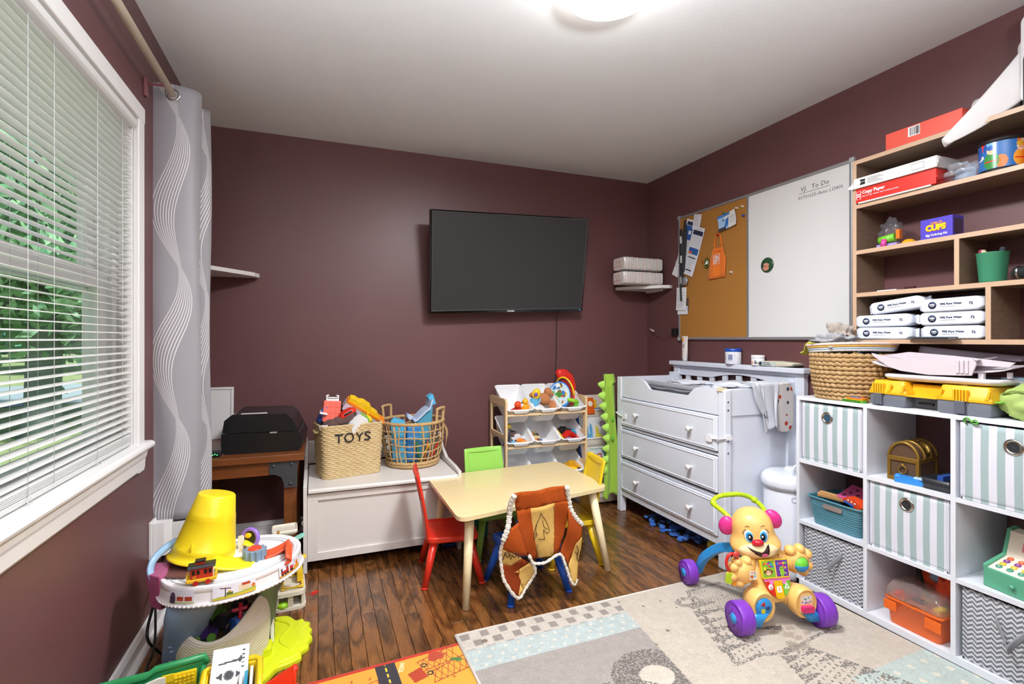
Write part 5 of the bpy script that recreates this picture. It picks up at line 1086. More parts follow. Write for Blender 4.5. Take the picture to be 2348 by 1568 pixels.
rb = thing('rope_basket', 'soft cream rope basket of toys under the train table', 'basket', (-.33, 2.07, 0))
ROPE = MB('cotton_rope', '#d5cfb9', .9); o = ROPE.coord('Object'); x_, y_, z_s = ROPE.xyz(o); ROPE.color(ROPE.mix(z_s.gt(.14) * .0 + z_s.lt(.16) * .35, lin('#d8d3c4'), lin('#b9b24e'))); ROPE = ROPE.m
def rope_fn(a, b):
    t = a * 2 * PI; k = 1 + .009 * math.sin(b * PI * 44); r = .135 + .012 * math.sin(b * 3); sag = -.1 * max(0, math.cos(t + 1.6)) ** 2
    bul = 1 + .06 * math.sin(t * 3 + 1)
    return (r * k * bul * math.cos(t) * 1.0, r * k * bul * math.sin(t) * .95, .004 + b * (.262 + sag))
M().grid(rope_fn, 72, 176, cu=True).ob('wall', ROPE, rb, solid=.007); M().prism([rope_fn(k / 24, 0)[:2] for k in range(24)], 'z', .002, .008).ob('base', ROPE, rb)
G5 = 'toys in the soft rope basket'
for k, (x, y, z_, c, nm) in enumerate(((-.37, 2.0, .16, '#3a2a63', 'dark purple'), (-.31, 2.03, .175, '#23232b', 'black'), (-.27, 2.01, .165, '#2f66c4', 'blue'), (-.35, 2.09, .17, '#5b8f3a', 'green'), (-.28, 2.1, .175, '#25253a', 'navy'))):
    t = thing('toy_vehicle', nm + ' toy vehicle in the shadow of the soft rope basket', 'toy', (x, y, z_), k * 1.1, G5)
    M().prism([(-.035, 0), (.04, 0), (.045, .015), (.02, .02), (.01, .036), (-.02, .036), (-.035, .02)], 'y', -.02, .02).ob('body', pl(c), t, bevel=.004)
    for sx in (-.022, .025):
        for sy in (-1, 1): M().cyl((sx, sy * .019, .002), (sx, sy * .03, .002), .014, n=14).ob('wheel', pl(['#5b8f3a', '#2b2b33', '#3f7fd0', '#2b2b33', '#8a2a3a'][k]), t)
t = thing('toy_propeller', 'red toy propeller poking up out of the rope basket', 'toy', (-.262, 1.995, .19), rot=(R(-20), 0, R(10)), group=G5)
M().tube([(0, 0, -.02), (.004, 0, .06)], .007, 8).ob('stem', pl('#c0203a'), t); M().cb((0, 0, .04), (.05, .008, .012)).ob('blade', pl('#c0203a'), t, bevel=.003)
t = thing('toy_spool', 'grey ridged disc lying on the rope basket toys', 'toy', (-.235, 2.03, .18), R(20), G5); M().lathe([(0, 0), (.028, 0), (.03, .008), (.028, .016), (.008, .018), (.007, .014), (0, .014)], 24).ob('disc', pl('#9a9ea0'), t)

LM = pl('#d4e01b', .45)
lm = thing('toy_island', 'flat lime yellow toy base with scalloped edge on the floor', 'toy', (-.11, 2.12, 0))
ed = [(-.075, .21), (-.015, .2), (.02, .15), (.045, .155), (.055, .13), (.075, .115), (.07, .085), (.083, .06), (.075, .03), (.085, .0), (.07, -.03), (.072, -.06), (.045, -.085), (.048, -.115), (.01, -.14), (-.03, -.155), (-.06, -.2), (-.1, -.225), (-.115, -.14), (-.105, .0), (-.1, .12)]
eo = spl([(x, y, 0) for x, y in ed + ed[:1]], 4)[:-1]
M().loft([[(x * k, y * k, z_) for x, y, _ in eo] for k, z_ in ((1, 0), (1, .012), (.97, .018), (.86, .0185), (.84, .022), (.45, .026))], smooth=False).ob('base', LM, lm, bevel=.002)
M().prism(rr(-.105, -.055, -.09, -.02, .01), 'z', .02, .05).ob('post_socket', LM, lm, bevel=.004); M().tube(spl([(-.06, .17, .024), (.0, .1, .024), (-.03, .0, .026), (.02, -.08, .022)], 6), .006, 6).ob('ridge', LM, lm)
mk = thing('white_marker_post', 'white toy signpost standing against the right leg of the train table', 'toy', (-.168, 2.125, .03)); M().cb((0, 0, .11), (.012, .03, .22)).ob('post', WT, mk, bevel=.003); M().cb((.006, 0, .12), (.003, .02, .12)).ob('picture_strip', pl('#c9b98a'), mk)

ga = thing('toy_garage', 'cream toy farm garage with yellow corral on the floor beside the chest', 'toy building', (-.125, 2.49, 0), R(4))
CRM = pl('#ddd6c6', .4)
M().prism(rr(-.07, .065, -.1, .09, .03), 'z', 0, .012).ob('base', CRM, ga, bevel=.003)
q = M(); q.box(-.055, -.045, -.085, .08, .012, .06).box(.045, .058, -.085, -.06, .012, .06).box(-.01, .012, -.09, -.08, .012, .06).box(.045, .058, .04, .08, .012, .06); q.ob('wall', CRM, ga, bevel=.002); M().box(.048, .056, -.06, .03, .014, .055).ob('teal_wall', pl('#2f8f88'), ga)
[M().cb((.001, -.0915, .018 + k * .009), (.02, .002, .006)).ob('brick', pl('#c9c0a8'), ga) for k in range(5)]
M().prism(rr(-.068, .064, -.098, .088, .03), 'z', .06, .076).ob('roof_deck', CRM, ga, bevel=.003)
q = M(); q.tube([(-.03, -.07, .086), (.05, -.07, .086), (.052, .05, .086), (-.03, .05, .086)], .008, 6, True); q.box(.03, .055, -.02, .06, .084, .13); q.ob('corral', pl('#e9c22a'), ga, bevel=.003)
M().lathe([(0, 0), (.026, .0), (.022, .016), (0, .022)], 16, (-.03, -.075, .012)).ob('green_mound', pl('#96cf1f'), ga)
M().box(-.066, -.03, .0, .03, .076, .16).ob('tower', CRM, ga, bevel=.002); ck2 = Print(.03, .06, .006, '#c9402a'); ck2.put(((np.floor(ck2.X / .0075) + np.floor(ck2.Y / .0075)) % 2) > 0, '#efe6da'); ck2.ob('check_print', ga, (-.064, -.0005, .08), (PI / 2, 0, 0))
M().tube([(.07, -.05, .035), (.09, -.055, .034)], .002, 5).prism([(.088, .026), (.104, .03), (.12, .038), (.112, .046), (.1, .042), (.09, .044)], 'y', -.058, -.052).ob('pull_handle', pl('#d8301f'), ga)
q = M(); q.box(-.052, -.042, .055, .065, .076, .3).box(-.05, -.045, .05, .07, .2, .21); q.ob('lift_post', pl('#b5813f'), ga)
M().loft([[(x, y, z_) for x, y in ((-.055, -.13), (-.055, -.095))] + [(x + .012, y, z_ - .008) for x, y in ((-.055, -.095), (-.055, -.13))] for z_ in (.2,)] + [[(.05, -.125, .235), (.05, -.09, .235), (.058, -.09, .227), (.058, -.125, .227)], [(.062, -.115, .238), (.062, -.1, .238), (.066, -.1, .23), (.066, -.115, .23)]], smooth=False).ob('yellow_slide', pl('#e9c22a'), ga, bevel=.002)
M().loft([[(-.03, .0, .25), (-.03, .035, .25), (-.02, .035, .24), (-.02, .0, .24)], [(.05, .0, .285), (.05, .035, .285), (.056, .035, .275), (.056, .0, .275)], [(.06, .008, .288), (.06, .026, .288), (.064, .026, .28), (.064, .008, .28)]], smooth=False).ob('teal_slide', pl('#8fd6c6'), ga, bevel=.002)
M().loft([[(x * k + -.02, y * k + .11, z_) for x, y in rr(-.055, .055, -.05, .05, .014)] for k, z_ in ((.7, .265), (1, .28), (1, .296), (.93, .296), (.9, .288))]).ob('top_tray', CRM, ga)
M().box(-.045, -.03, .095, .125, .076, .27).ob('tray_post', CRM, ga)

# toys along the bottom edge of the picture
gc = thing('green_toy_case', 'open green toy case lid with yellow fittings at the bottom left corner', 'toy case', (-.47, 1.83, -.0), R(6))
q = M(); q.box(-.16, .135, .0, .014, .0, .165).box(-.16, -.148, -.2, 0, .0, .15).box(.12, .135, -.2, .0, .0, .15).box(-.16, .135, -.2, .0, 0, .012); q.ob('shell', pl('#2f9156'), gc, bevel=.004)
M().tube([(-.16, .006, .15), (-.02, .006, .153), (.0, .006, .168), (.13, .006, .172), (.136, .006, .15)], .011, 8).ob('rim', pl('#2f9156'), gc); M().ell((-.165, -.01, .15), (.02, .014, .012)).ob('latch', pl('#e8c51d'), gc)
M().prism([(-.14, .03), (.03, .06), (.03, .155), (.01, .155), (-.14, .118)], 'y', -.03, -.02).ob('white_flap', pl('#e4ddd6'), gc, bevel=.002)
q = M(); q.box(.02, .11, -.02, -.008, .02, .15).box(.02, .05, -.026, -.02, .135, .158); [q.box(.052 + k * .011, .06 + k * .011, -.026, -.02, .118 + j * .01, .124 + j * .01) for k in range(5) for j in range(3)]; [q.box(.024, .11, -.024, -.02, .05 + k * .02, .056 + k * .02) for k in range(3)]; q.ob('yellow_rack', pl('#e8c51d'), gc, bevel=.001)
yb = thing('yellow_toy_box', 'yellow toy box with white control panel at the bottom edge', 'toy box', (-.255, 1.80, 0), R(4))
q = M(); q.box(-.075, .075, .0, .01, 0, .15).box(-.075, -.065, -.2, 0, 0, .145).box(.065, .075, -.2, 0, 0, .145).box(-.075, .075, -.2, 0, 0, .01); q.ob('tub', pl('#e8c51d'), yb, bevel=.004); M().tube([(-.075, -.16, .148), (-.078, .0, .152), (-.06, .012, .155), (.06, .012, .155), (.078, .0, .152), (.078, -.16, .148)], .009, 8).ob('rim', pl('#e8c51d'), yb)
cp = Print(.085, .15, .0022, '#e6e7e8'); IK = '#3a3a3d'
for yy in (.105, .03): cp.poly([(.015, yy), (.06, yy + .006), (.068, yy + .016), (.07, yy + .004), (.066, yy - .006), (.06, yy), (.015, yy - .004)], IK)
cp.circ(.042, .068, .012, '#6a6a6c', .014).circ(.042, .068, .009, IK, .011).poly([(.012, .068), (.026, .078), (.026, .058)], IK).poly([(.072, .068), (.058, .078), (.058, .058)], IK); [cp.rect(.07, .077, .084 + k * .012, .088 + k * .012, IK) for k in range(5)]
pn = cp.ob('control_panel', yb, (-.062, -.085, .1), (R(40), R(0), R(-3)), rough=.35, thick=.006); pn.scale = (1.2, 1, 1)
M().box(-.085, -.078, -.07, -.03, .05, .14).ob('grey_pad', BLKM, yb); M().box(.036, .044, -.12, -.005, .06, .148).ob('blue_sheet', pl('#2f93b8'), yb); M().box(.05, .058, -.14, -.005, .06, .14).ob('white_sheet', WT, yb); M().box(.022, .03, -.12, .0, .06, .148).ob('white_sheet', WT, yb)
q = M(); q.box(-.1, -.08, -.06, -.02, 0, .06); q.ob('lime_clip', LM, yb)
rx = thing('red_toy_lid', 'red plastic toy box lid at the bottom edge beside the play rug', 'toy box', (-.135, 1.80, 0), R(14))
M().prism([(-.05, .0), (.055, .0), (.06, .1), (-.04, .065)], 'y', -.0, .01).ob('panel', pl('#d8341c'), rx, bevel=.003); M().box(-.05, .055, -.12, .0, 0, .01).ob('base', pl('#d8341c'), rx); q = M(); q.tube([(.058, .005, .01), (.062, .005, .1)], .007, 8); q.ell((.066, .005, .03), (.008, .008, .008), 8, 6).ell((.066, .005, .085), (.008, .008, .008), 8, 6); q.ob('hinge', pl('#d8341c'), rx)
# cords and box near the left wall
co = thing('extension_cord', 'beige cable coiled on the floor under the desk', 'cable', (-.25, 2.95, 0)); M().tube(spl([(-.2, .3, .03), (-.05, .22, .03), (.05, .2, .02), (.1, .1, .015), (.05, .04, .012), (-.05, .06, .012), (-.06, .12, .012), (.06, .16, .02), (.14, .28, .05)], 6), .006, 8).ob('cable', P('cable_beige', '#cfc4ae', .5), co)
M().tube(spl([(-.18, .34, .05), (.0, .26, .045), (.14, .32, .09)], 6), .005, 8).ob('cable', P('cable_beige', '#cfc4ae', .5), co)
hv = thing('wall_vent_box', 'white stepped plastic box low on the left wall behind the bucket', 'box', (XL, 2.44, .3)); M().box(0, .012, -.05, .07, 0, .15).ob('flange', WHITE, hv, bevel=.003)
M().prism([(.012, -.04), (.05, -.035), (.07, .0), (.07, .06), (.012, .06)], 'z', .008, .14).ob('cover', WHITE, hv, bevel=.003); M().prism([(.07, .0), (.16, -.005), (.16, .05), (.07, .05)], 'z', .03, .125).ob('duct', WHITE, hv, bevel=.003)
bc = thing('loose_cable', 'black cord looping down the left wall behind the train table', 'cable', (XL + .03, 2.2, 0)); M().tube(spl([(0, .3, .3), (.02, .1, .2), (.03, -.05, .12), (.06, .0, .02)], 6), .005, 8).tube(spl([(.03, .05, .18), (.06, -.08, .1), (.04, -.12, .02), (.05, -.25, .01)], 6), .004, 8).ob('cord', BLKM, bc)

# ---------------------------------------------------------------- walker toy on the rug
WK = pl('#efbe6e', .38, sss=.0); PNK, PUR, SKY, LIM = pl('#d6338a', .32), pl('#7d3ab8', .33), pl('#2f8fd3', .35), pl('#b5d31c', .35)
wk = thing('puppy_walker', 'baby push walker with a smiling tan puppy front and purple wheels on the rug', 'walker toy', (1.74, 1.503, .012), R(-11.8))
def wheel(x, y, r, w_, s_):
    o = M().lathe([(.001, -w_ / 2), (r * .72, -w_ / 2), (r * .78, -w_ / 2 + .006), (r * .95, -w_ / 2), (r, -w_ / 2 + .008), (r, w_ / 2 - .008), (r * .95, w_ / 2), (r * .8, w_ / 2), (r * .74, w_ / 2 - .006), (.001, w_ / 2 - .004)], 40).ob('wheel', PUR, wk, (x, y, r), (0, PI / 2, 0))
    M().lathe([(.001, -.008), (.018, -.006), (.02, 0)], 20).ob('hub', SKY, o, (0, 0, -w_ / 2 + .001 if s_ < 0 else w_ / 2), (0 if s_ < 0 else PI, 0, 0))
    q = M(); [q.ell((r * .47 * math.cos(a), r * .47 * math.sin(a), (-w_ / 2 if s_ < 0 else w_ / 2 - .004)), (.007, .004, .003), 8, 5) for a in (2 * PI * k / 7 for k in range(7))]; q.ob('spoke_dimple', pl('#6a2ea0'), o)
wheel(-.178, 0, .064, .058, -1); wheel(.182, 0, .064, .058, 1); wheel(-.172, .415, .056, .05, -1); wheel(.175, .415, .056, .05, 1)
def rounded(nm, rings, mat, sub=1):
    o = M().loft(rings).ob(nm, mat, wk, sub=sub); return o
def sup(cx, cy, cz, rx, ry, n=24, p=2.6, tilt=0):           # superellipse ring, horizontal
    out = []
    for j in range(n):
        a = 2 * PI * j / n; c_, s_ = math.cos(a), math.sin(a)
        x = rx * math.copysign(abs(c_) ** (2 / p), c_); y = ry * math.copysign(abs(s_) ** (2 / p), s_); out.append((cx + x, cy + y, cz + tilt * y))
    return out
rounded('torso', [sup(.008, .07, .085, .03, .03), sup(.008, .065, .095, .06, .045), sup(.008, .075, .13, .075, .05), sup(.008, .09, .18, .08, .05), sup(.008, .105, .225, .084, .05), sup(.008, .12, .252, .07, .045), sup(.008, .125, .262, .045, .035)], WK)
for sx, fx in ((-1, -.088), (1, .098)):                     # legs with big oval feet
    rx_ = M(); rx_.tube(spl([(.008 + sx * .035, .07, .12), (fx - sx * .01, .045, .112), (fx, .01, .106)], 5), [.04, .042, .044, .046, .047, .048, .049, .05, .05, .05, .05], 20); rx_.ob('leg', WK, wk)
    ft = M(); ft.loft([[(fx + .052 * math.cos(a) * k, y, .106 + .062 * math.sin(a) * k) for a in (2 * PI * j / 28 for j in range(28))] for k, y in ((.5, .05), (.9, .04), (1, .015), (1, -.012), (.93, -.022), (.88, -.024), (.84, -.018))]); ft.ob('foot', WK, wk)
pz = M().lathe([(.001, .004), (.033, .005), (.036, .0), (.036, -.004)], 32).ob('shape_disc', SKY, wk, (-.088, -.02, .108), (PI / 2, 0, 0))
DK = pl('#1f3f7a', name='recess_blue')
M().prism([(-.018, .012), (.0, .024), (.002, .004)], 'z', .004, .0062).ob('triangle_hole', pl('#b5261f'), pz); M().lathe([(.001, .0065), (.0085, .0065), (.0085, .004)], 16, (.014, -.002, 0)).ob('round_hole', DK, pz); M().prism(rr(-.014, .002, -.022, -.006, .003), 'z', .004, .0062).ob('square_hole', pl('#d8c21f'), pz)
wp = Print(.046, .03, .0018, '#e8e6ee'); gg = np.random.default_rng(3)
for k in range(16): wp.circ(*gg.uniform(.002, .044, 2) * np.array([1, .62]), gg.uniform(.002, .004), ['#7a3fb0', '#e0552a', '#2f8fd3', '#e8c51d', '#3f9a4a'][k % 5])
fr_ = M().prism(rr(-.028, .028, -.038, .038, .012), 'z', -.004, .004).ob('foot_frame', pl('#f3cf8f'), wk, (.098, -.02, .108), (PI / 2, 0, 0), bevel=.002); wp.ob('ball_print', fr_, (-.023, .0, .0042), (0, 0, 0), rough=.15); M().prism(rr(-.025, .025, -.03, -.006, .006), 'z', .0, .02).ob('pink_slider', pl('#d6246e'), fr_, bevel=.004)
# chest panels
tl_ = (R(90 - 14), 0, 0)
bkx = M().prism(rr(-.062, .062, -.036, .036, .006), 'z', -.004, .006).ob('book_panel', pl('#e9c81f'), wk, (.006, .046, .226), tl_, bevel=.002)
pg1 = Print(.056, .062, .0014, '#7fb53a'); pg1.circ(.026, .018, .015, '#7a3b22', .013).circ(.026, .016, .011, '#e9c69a', .0095).circ(.022, .019, .002, '#2a1a14').circ(.03, .019, .002, '#2a1a14').circ(.01, .02, .005, '#7a3b22').circ(.042, .02, .005, '#7a3b22').circ(.012, .034, .006, '#e3d33a'); [pg1.circ(.01 + .008 * k, .05 + .004 * (k % 2), .0045, c) for k, c in enumerate(('#d8342a', '#e88a2a', '#d6338a', '#7a3fb0', '#2f8fd3'))]; [pg1.circ(.032 + .008 * k, .04, .0042, c) for k, c in enumerate(('#e0552a', '#7a3fb0', '#2f6fc3'))]
pg1.ob('page_art', bkx, (-.058, -.031, .0064), rough=.25)
pg2 = Print(.056, .062, .0014, '#6a3a9a'); pg2.circ(.026, .026, .01, '#8fc03a', .012).circ(.026, .012, .009, '#8fc03a', .012).circ(.023, .029, .002, '#26331a').circ(.03, .029, .002, '#26331a').line([(.034, .016), (.044, .01)], .005, '#8fc03a'); [pg2.circ(.01 + .009 * k, .05, .0045, c) for k, c in enumerate(('#2f8fd3', '#e0552a', '#d6338a', '#e8c51d', '#6fbf3a'))]; [pg2.circ(.036 + .008 * k, .038 - .006 * k, .0042, c) for k, c in enumerate(('#e0552a', '#e8c51d'))]
pg2.ob('page_art', bkx, (.003, -.031, .0064), rough=.25); M().cb((0, 0, .007), (.004, .072, .004)).ob('book_spine', pl('#efc75f'), bkx)
fan = [('red_key', '#d2301f', (-.052, .03), (-.017, -.03)), ('yellow_key', '#e3b41a', (-.02, .026), (.016, -.036)), ('green_key', '#6fb53a', (.018, .03), (.05, -.026))]
for (nm, c, a, b), dg in zip(fan, '123'):
    x0, x1 = {'1': (-.056, -.02), '2': (-.018, .018), '3': (.02, .056)}[dg]; bt = {'1': [(-.056, .03), (-.02, .03), (-.02, -.034), (-.034, -.024), (-.05, .0)], '2': [(-.0185, .03), (.0185, .03), (.0185, -.036), (0, -.042), (-.0185, -.036)], '3': [(.02, .03), (.056, .03), (.05, .0), (.034, -.024), (.02, -.034)]}[dg]
    k_ = M().prism(bt, 'z', 0, .01).ob(nm, pl(c, .2), wk, (.012, .033, .153), (R(90 - 18), 0, 0), bevel=.003)
    cx_ = {'1': -.036, '2': 0, '3': .036}[dg]
    if dg == '1': M().lathe([(.001, .0005), (.011, .0005), (.011, 0)], 20).ob('white_round', WT, k_, (cx_, .004, .01))
    if dg == '2': M().prism(rr(-.01, .01, -.011, .011, .002), 'z', 0, .0006).ob('white_square', WT, k_, (cx_, -.006, .01))
    if dg == '3': M().prism([(-.012, -.009), (.012, -.009), (0, .014)], 'z', 0, .0006).ob('white_triangle', WT, k_, (cx_, .004, .01))
    text(dg, .015, {'1': pl('#b5231a'), '2': pl('#c98a1a'), '3': pl('#4f9a2f')}[dg], k_, (cx_, {'1': .004, '2': -.006, '3': .002}[dg], .0107), depth=.0004, bold=.0006)
M().prism([(-.058, .024), (-.058, .04), (.058, .04), (.058, .024), (.04, .026), (.035, .012), (.022, .012), (.018, .026), (-.018, .026), (-.024, .012), (-.036, .012), (-.04, .026)], 'z', .004, .013).ob('pink_drip', pl('#e87ab8'), wk, (.012, .036, .153), (R(90 - 18), 0, 0), bevel=.002)
# arms and paws
M().tube(spl([(-.06, .11, .23), (-.095, .09, .222), (-.12, .07, .218)], 5), [.034] * 11, 16).ob('arm', WK, wk); M().tube(spl([(.07, .115, .235), (.1, .1, .235), (.118, .085, .236)], 5), [.034] * 11, 16).ob('arm', WK, wk)
pw = M().ell((-.125, .06, .215), (.05, .036, .048), 20, 14); [pw.ell((-.125 + dx, .058, .215 + dz), (.022, .024, .02), 12, 8) for dx, dz in ((-.045, .025), (-.03, .046), (.012, .045), (-.052, -.012), (-.02, -.04))]; pw.ob('paw', WK, wk)
st = Print(.03, .034, .0015, '#e6e2da'); st.circ(.01, .012, .007, '#c4642a').rect(.004, .026, .026, .03, '#c9534a').circ(.022, .012, .003, '#3f8fd3').circ(.022, .02, .003, '#6fb53a'); st.ob('sticker', wk, (-.122, .0215, .2), (PI / 2, 0, R(-8)), rough=.4)
pw = M().ell((.128, .07, .238), (.052, .036, .05), 20, 14); [pw.ell((.128 + dx, .07, .238 + dz), (.022, .026, .022), 12, 8) for dx, dz in ((-.03, .046), (.012, .05), (.046, .026), (.05, -.02), (.03, -.042))]; pw.ob('paw', WK, wk)
bl = M(); bl.lathe([(.001, .022), (.016, .019), (.027, .011), (.032, 0)], 28); ob_ = bl.ob('spinner_ball', pl('#6fcf3f'), wk, (.122, .036, .238), (PI / 2, 0, 0))
M().loft([[(.0325 * math.cos(a) * k, .0325 * math.sin(a) * k, z_) for a in [-PI * j / 16 for j in range(17)]] for k, z_ in ((1, .0), (.84, .0115), (.5, .0195), (.03, .0225))], closed=False, caps=False).ob('ball_blue_half', SKY, ob_, solid=.001)
M().lathe([(.032, -.004), (.036, -.002), (.036, .003), (.032, .004)], 28).ob('ball_ring', pl('#e8b45f'), ob_)
q = M(); q.tube([(-.182 + .024 * math.cos(a), .05, .262 + .036 * math.sin(a)) for a in np.linspace(-1.2, 4.2, 20)], .0065, 8); q.ob('red_ring', pl('#d0281f'), wk); M().lathe([(.001, .005), (.014, .004), (.015, 0)], 18).ob('ring_badge', pl('#c9443c'), wk, (-.166, .044, .295), (PI / 2, 0, 0))
M().prism(rr(-.014, .014, -.02, .022, .008), 'y', -.004, .004).ob('green_key_charm', LIM, wk, (-.197, .045, .2), (0, .2, 0), bevel=.002); M().prism(rr(-.012, .012, -.026, .022, .008), 'y', -.004, .004).ob('orange_key_charm', pl('#ef9a1e'), wk, (-.172, .052, .192), (0, -.15, 0), bevel=.002)
# head
def head_ring(z_, rx, ry, cy): return sup(0, cy, z_, rx, ry, 36, 2.2)
hm = M().loft([head_ring(-.088, .012, .012, -.02), head_ring(-.083, .055, .045, -.022), head_ring(-.07, .083, .068, -.024), head_ring(-.05, .1, .083, -.025), head_ring(-.03, .103, .085, -.024), head_ring(-.01, .09, .077, -.016), head_ring(.008, .083, .074, -.008), head_ring(.03, .083, .077, -.002), head_ring(.055, .08, .077, .002), head_ring(.08, .066, .066, .003), head_ring(.098, .043, .045, .003), head_ring(.106, .013, .015, .003)])
hd = hm.ob('head', WK, wk, (-.018, .15, .337), (R(6), R(-7), R(-24)), sub=1)
def onhead(x, z_):                                          # front surface of the head at x, z
    tab = [(-.088, .012, .012, -.02), (-.083, .055, .045, -.022), (-.07, .083, .068, -.024), (-.05, .1, .083, -.025), (-.03, .103, .085, -.024), (-.01, .09, .077, -.016), (.008, .083, .074, -.008), (.03, .083, .077, -.002), (.055, .08, .077, .002), (.08, .066, .066, .003), (.098, .043, .045, .003)]
    for a, b in zip(tab, tab[1:]):
        if a[0] <= z_ <= b[0]: t = (z_ - a[0]) / (b[0] - a[0]); rx, ry, cy = (a[k] + (b[k] - a[k]) * t for k in (1, 2, 3)); return cy - ry * max(0, 1 - (abs(x) / rx) ** 2.2) ** (1 / 2.2)
    return 0
def decal(nm, cx, cz, rx, rz_, mat, lift, par=None, shape=None, n=24):
    pts = shape or [(cx + rx * math.cos(a), cz + rz_ * math.sin(a)) for a in (2 * PI * j / n for j in range(n))]
    mx_, mz_ = sum(p[0] for p in pts) / len(pts), sum(p[1] for p in pts) / len(pts); rings = []
    for k in (1, .66, .33, .02): rings.append([(mx_ + (x - mx_) * k, onhead(mx_ + (x - mx_) * k, mz_ + (z_ - mz_) * k) - lift, mz_ + (z_ - mz_) * k) for x, z_ in pts])
    return M().loft(rings, caps=False).ob(nm, mat, hd, solid=.0012)
MZ = pl('#f4d7a2', .4)
decal('muzzle_patch', 0, -.038, .078, .034, MZ, .0006, n=40)
BLK2 = pl('#141416', .2)
for sx in (-1, 1):
    decal('eye_white', sx * .03, .022, .017, .024, WT, .0012); decal('iris', sx * .027, .02, .0135, .02, pl('#2f9ad8', .2), .0022); decal('pupil', sx * .025, .018, .009, .014, BLK2, .0032); decal('eye_glint', sx * .025 - .002, .02, .0035, .0045, WT, .0042)
    for k in range(3): a = R(60 + 28 * k) if sx > 0 else R(120 - 28 * k); a = PI / 2 + sx * -(.5 + .35 * k); x0, z0 = sx * .03 + math.cos(a) * .016, .022 + math.sin(a) * .023; x1, z1 = x0 + math.cos(a) * .008, z0 + math.sin(a) * .008; M().tube([(x0, onhead(x0, z0) - .001, z0), (x1, onhead(x1, z1) - .002, z1)], .0011, 5).ob('lash', BLK2, hd)
    pb_ = [(sx * .03 + dx, .058 + dz) for dx, dz in ((-.008, 0), (0, .004), (.008, .001))]; M().tube([(x, onhead(x, z_) - .0006, z_) for x, z_ in pb_], .0012, 5).ob('eyebrow', pl('#8a5a3a'), hd)
M().ell((0, onhead(0, .0) - .006, .0), (.024, .015, .014), 20, 12).ob('nose', pl('#c9202f', .15), hd)
mo = [p[:2] for p in spl([(-.044, -.016, 0), (-.02, -.0335, 0), (.006, -.0365, 0), (.027, -.027, 0), (.041, -.008, 0)], 5)] + [p[:2] for p in spl([(.042, -.02, 0), (.036, -.044, 0), (.02, -.056, 0), (.002, -.052, 0), (-.018, -.0395, 0)], 4)]
decal('mouth', 0, 0, 0, 0, pl('#3a1a1a', .3), .0016, shape=mo); decal('tongue', .02, -.0465, .012, .0065, pl('#e05a8a', .3), .0028)
for sx, rx_, rot in ((-1, .04, R(12)), (1, .04, R(-24))): M().ell((0, 0, 0), (.034, .024, .043), 22, 14).ob('ear', PNK, hd, (sx * .1 if sx < 0 else .088, .02, .024 if sx < 0 else .048), (0, rot, R(-8)))
# handle, rear arches
hp = spl([(-.07, .2, .35), (-.085, .25, .388), (-.1, .32, .41), (-.078, .34, .428), (-.04, .342, .438), (.033, .34, .441), (.09, .34, .428), (.118, .32, .41), (.12, .27, .39), (.1, .2, .35)], 6)
M().tube(hp, [.0105] * len(hp), 12).ob('push_handle', LIM, wk); q = M(); [q.ell((-.04 + .018 * k, .338, .442), (.005, .0125, .0125), 10, 8) for k in range(5)]; [q.ell(p, (.015, .015, .015), 12, 8) for p in ((-.099, .322, .412), (.112, .325, .415))]; q.ob('grip_ridge', LIM, wk)
for x0, x1 in ((-.06, -.125), (.07, .13)):
    p = spl([(x0, .14, .245), (x0 - .01 * (1 if x0 < 0 else -1), .2, .262), ((x0 + x1) / 2, .28, .235), (x1, .36, .16), (x1, .415, .075)], 6); rings = []
    for k, a in enumerate(p): rings.append([(a[0] - .016, a[1], a[2] + .008), (a[0] + .016, a[1], a[2] + .008), (a[0] + .016, a[1] - .012, a[2] - .03), (a[0] - .016, a[1] - .012, a[2] - .03)])
    M().loft(rings, smooth=False).ob('rear_arch', SKY, wk, bevel=.004)
M().cyl((-.16, .415, .056), (-.11, .415, .056), .007).cyl((.11, .415, .056), (.16, .415, .056), .007).ob('rear_axle', SKY, wk)
for sx in (-1, 1): M().loft([[(x, y, z_) for x, y in rr(a, b, -.03, .035, .012)] for a, b, z_ in ((sx * .1 - .03, sx * .1 + .035, .085), (sx * .12 - .03, sx * .12 + .035, .06), (sx * .13 - .02, sx * .13 + .03, .035))]).ob('axle_block', SKY, wk)
M().cyl((-.16, .02, .064), (-.1, .02, .064), .006).cyl((.1, .02, .064), (.16, .02, .064), .006).ob('front_axle', SKY, wk)
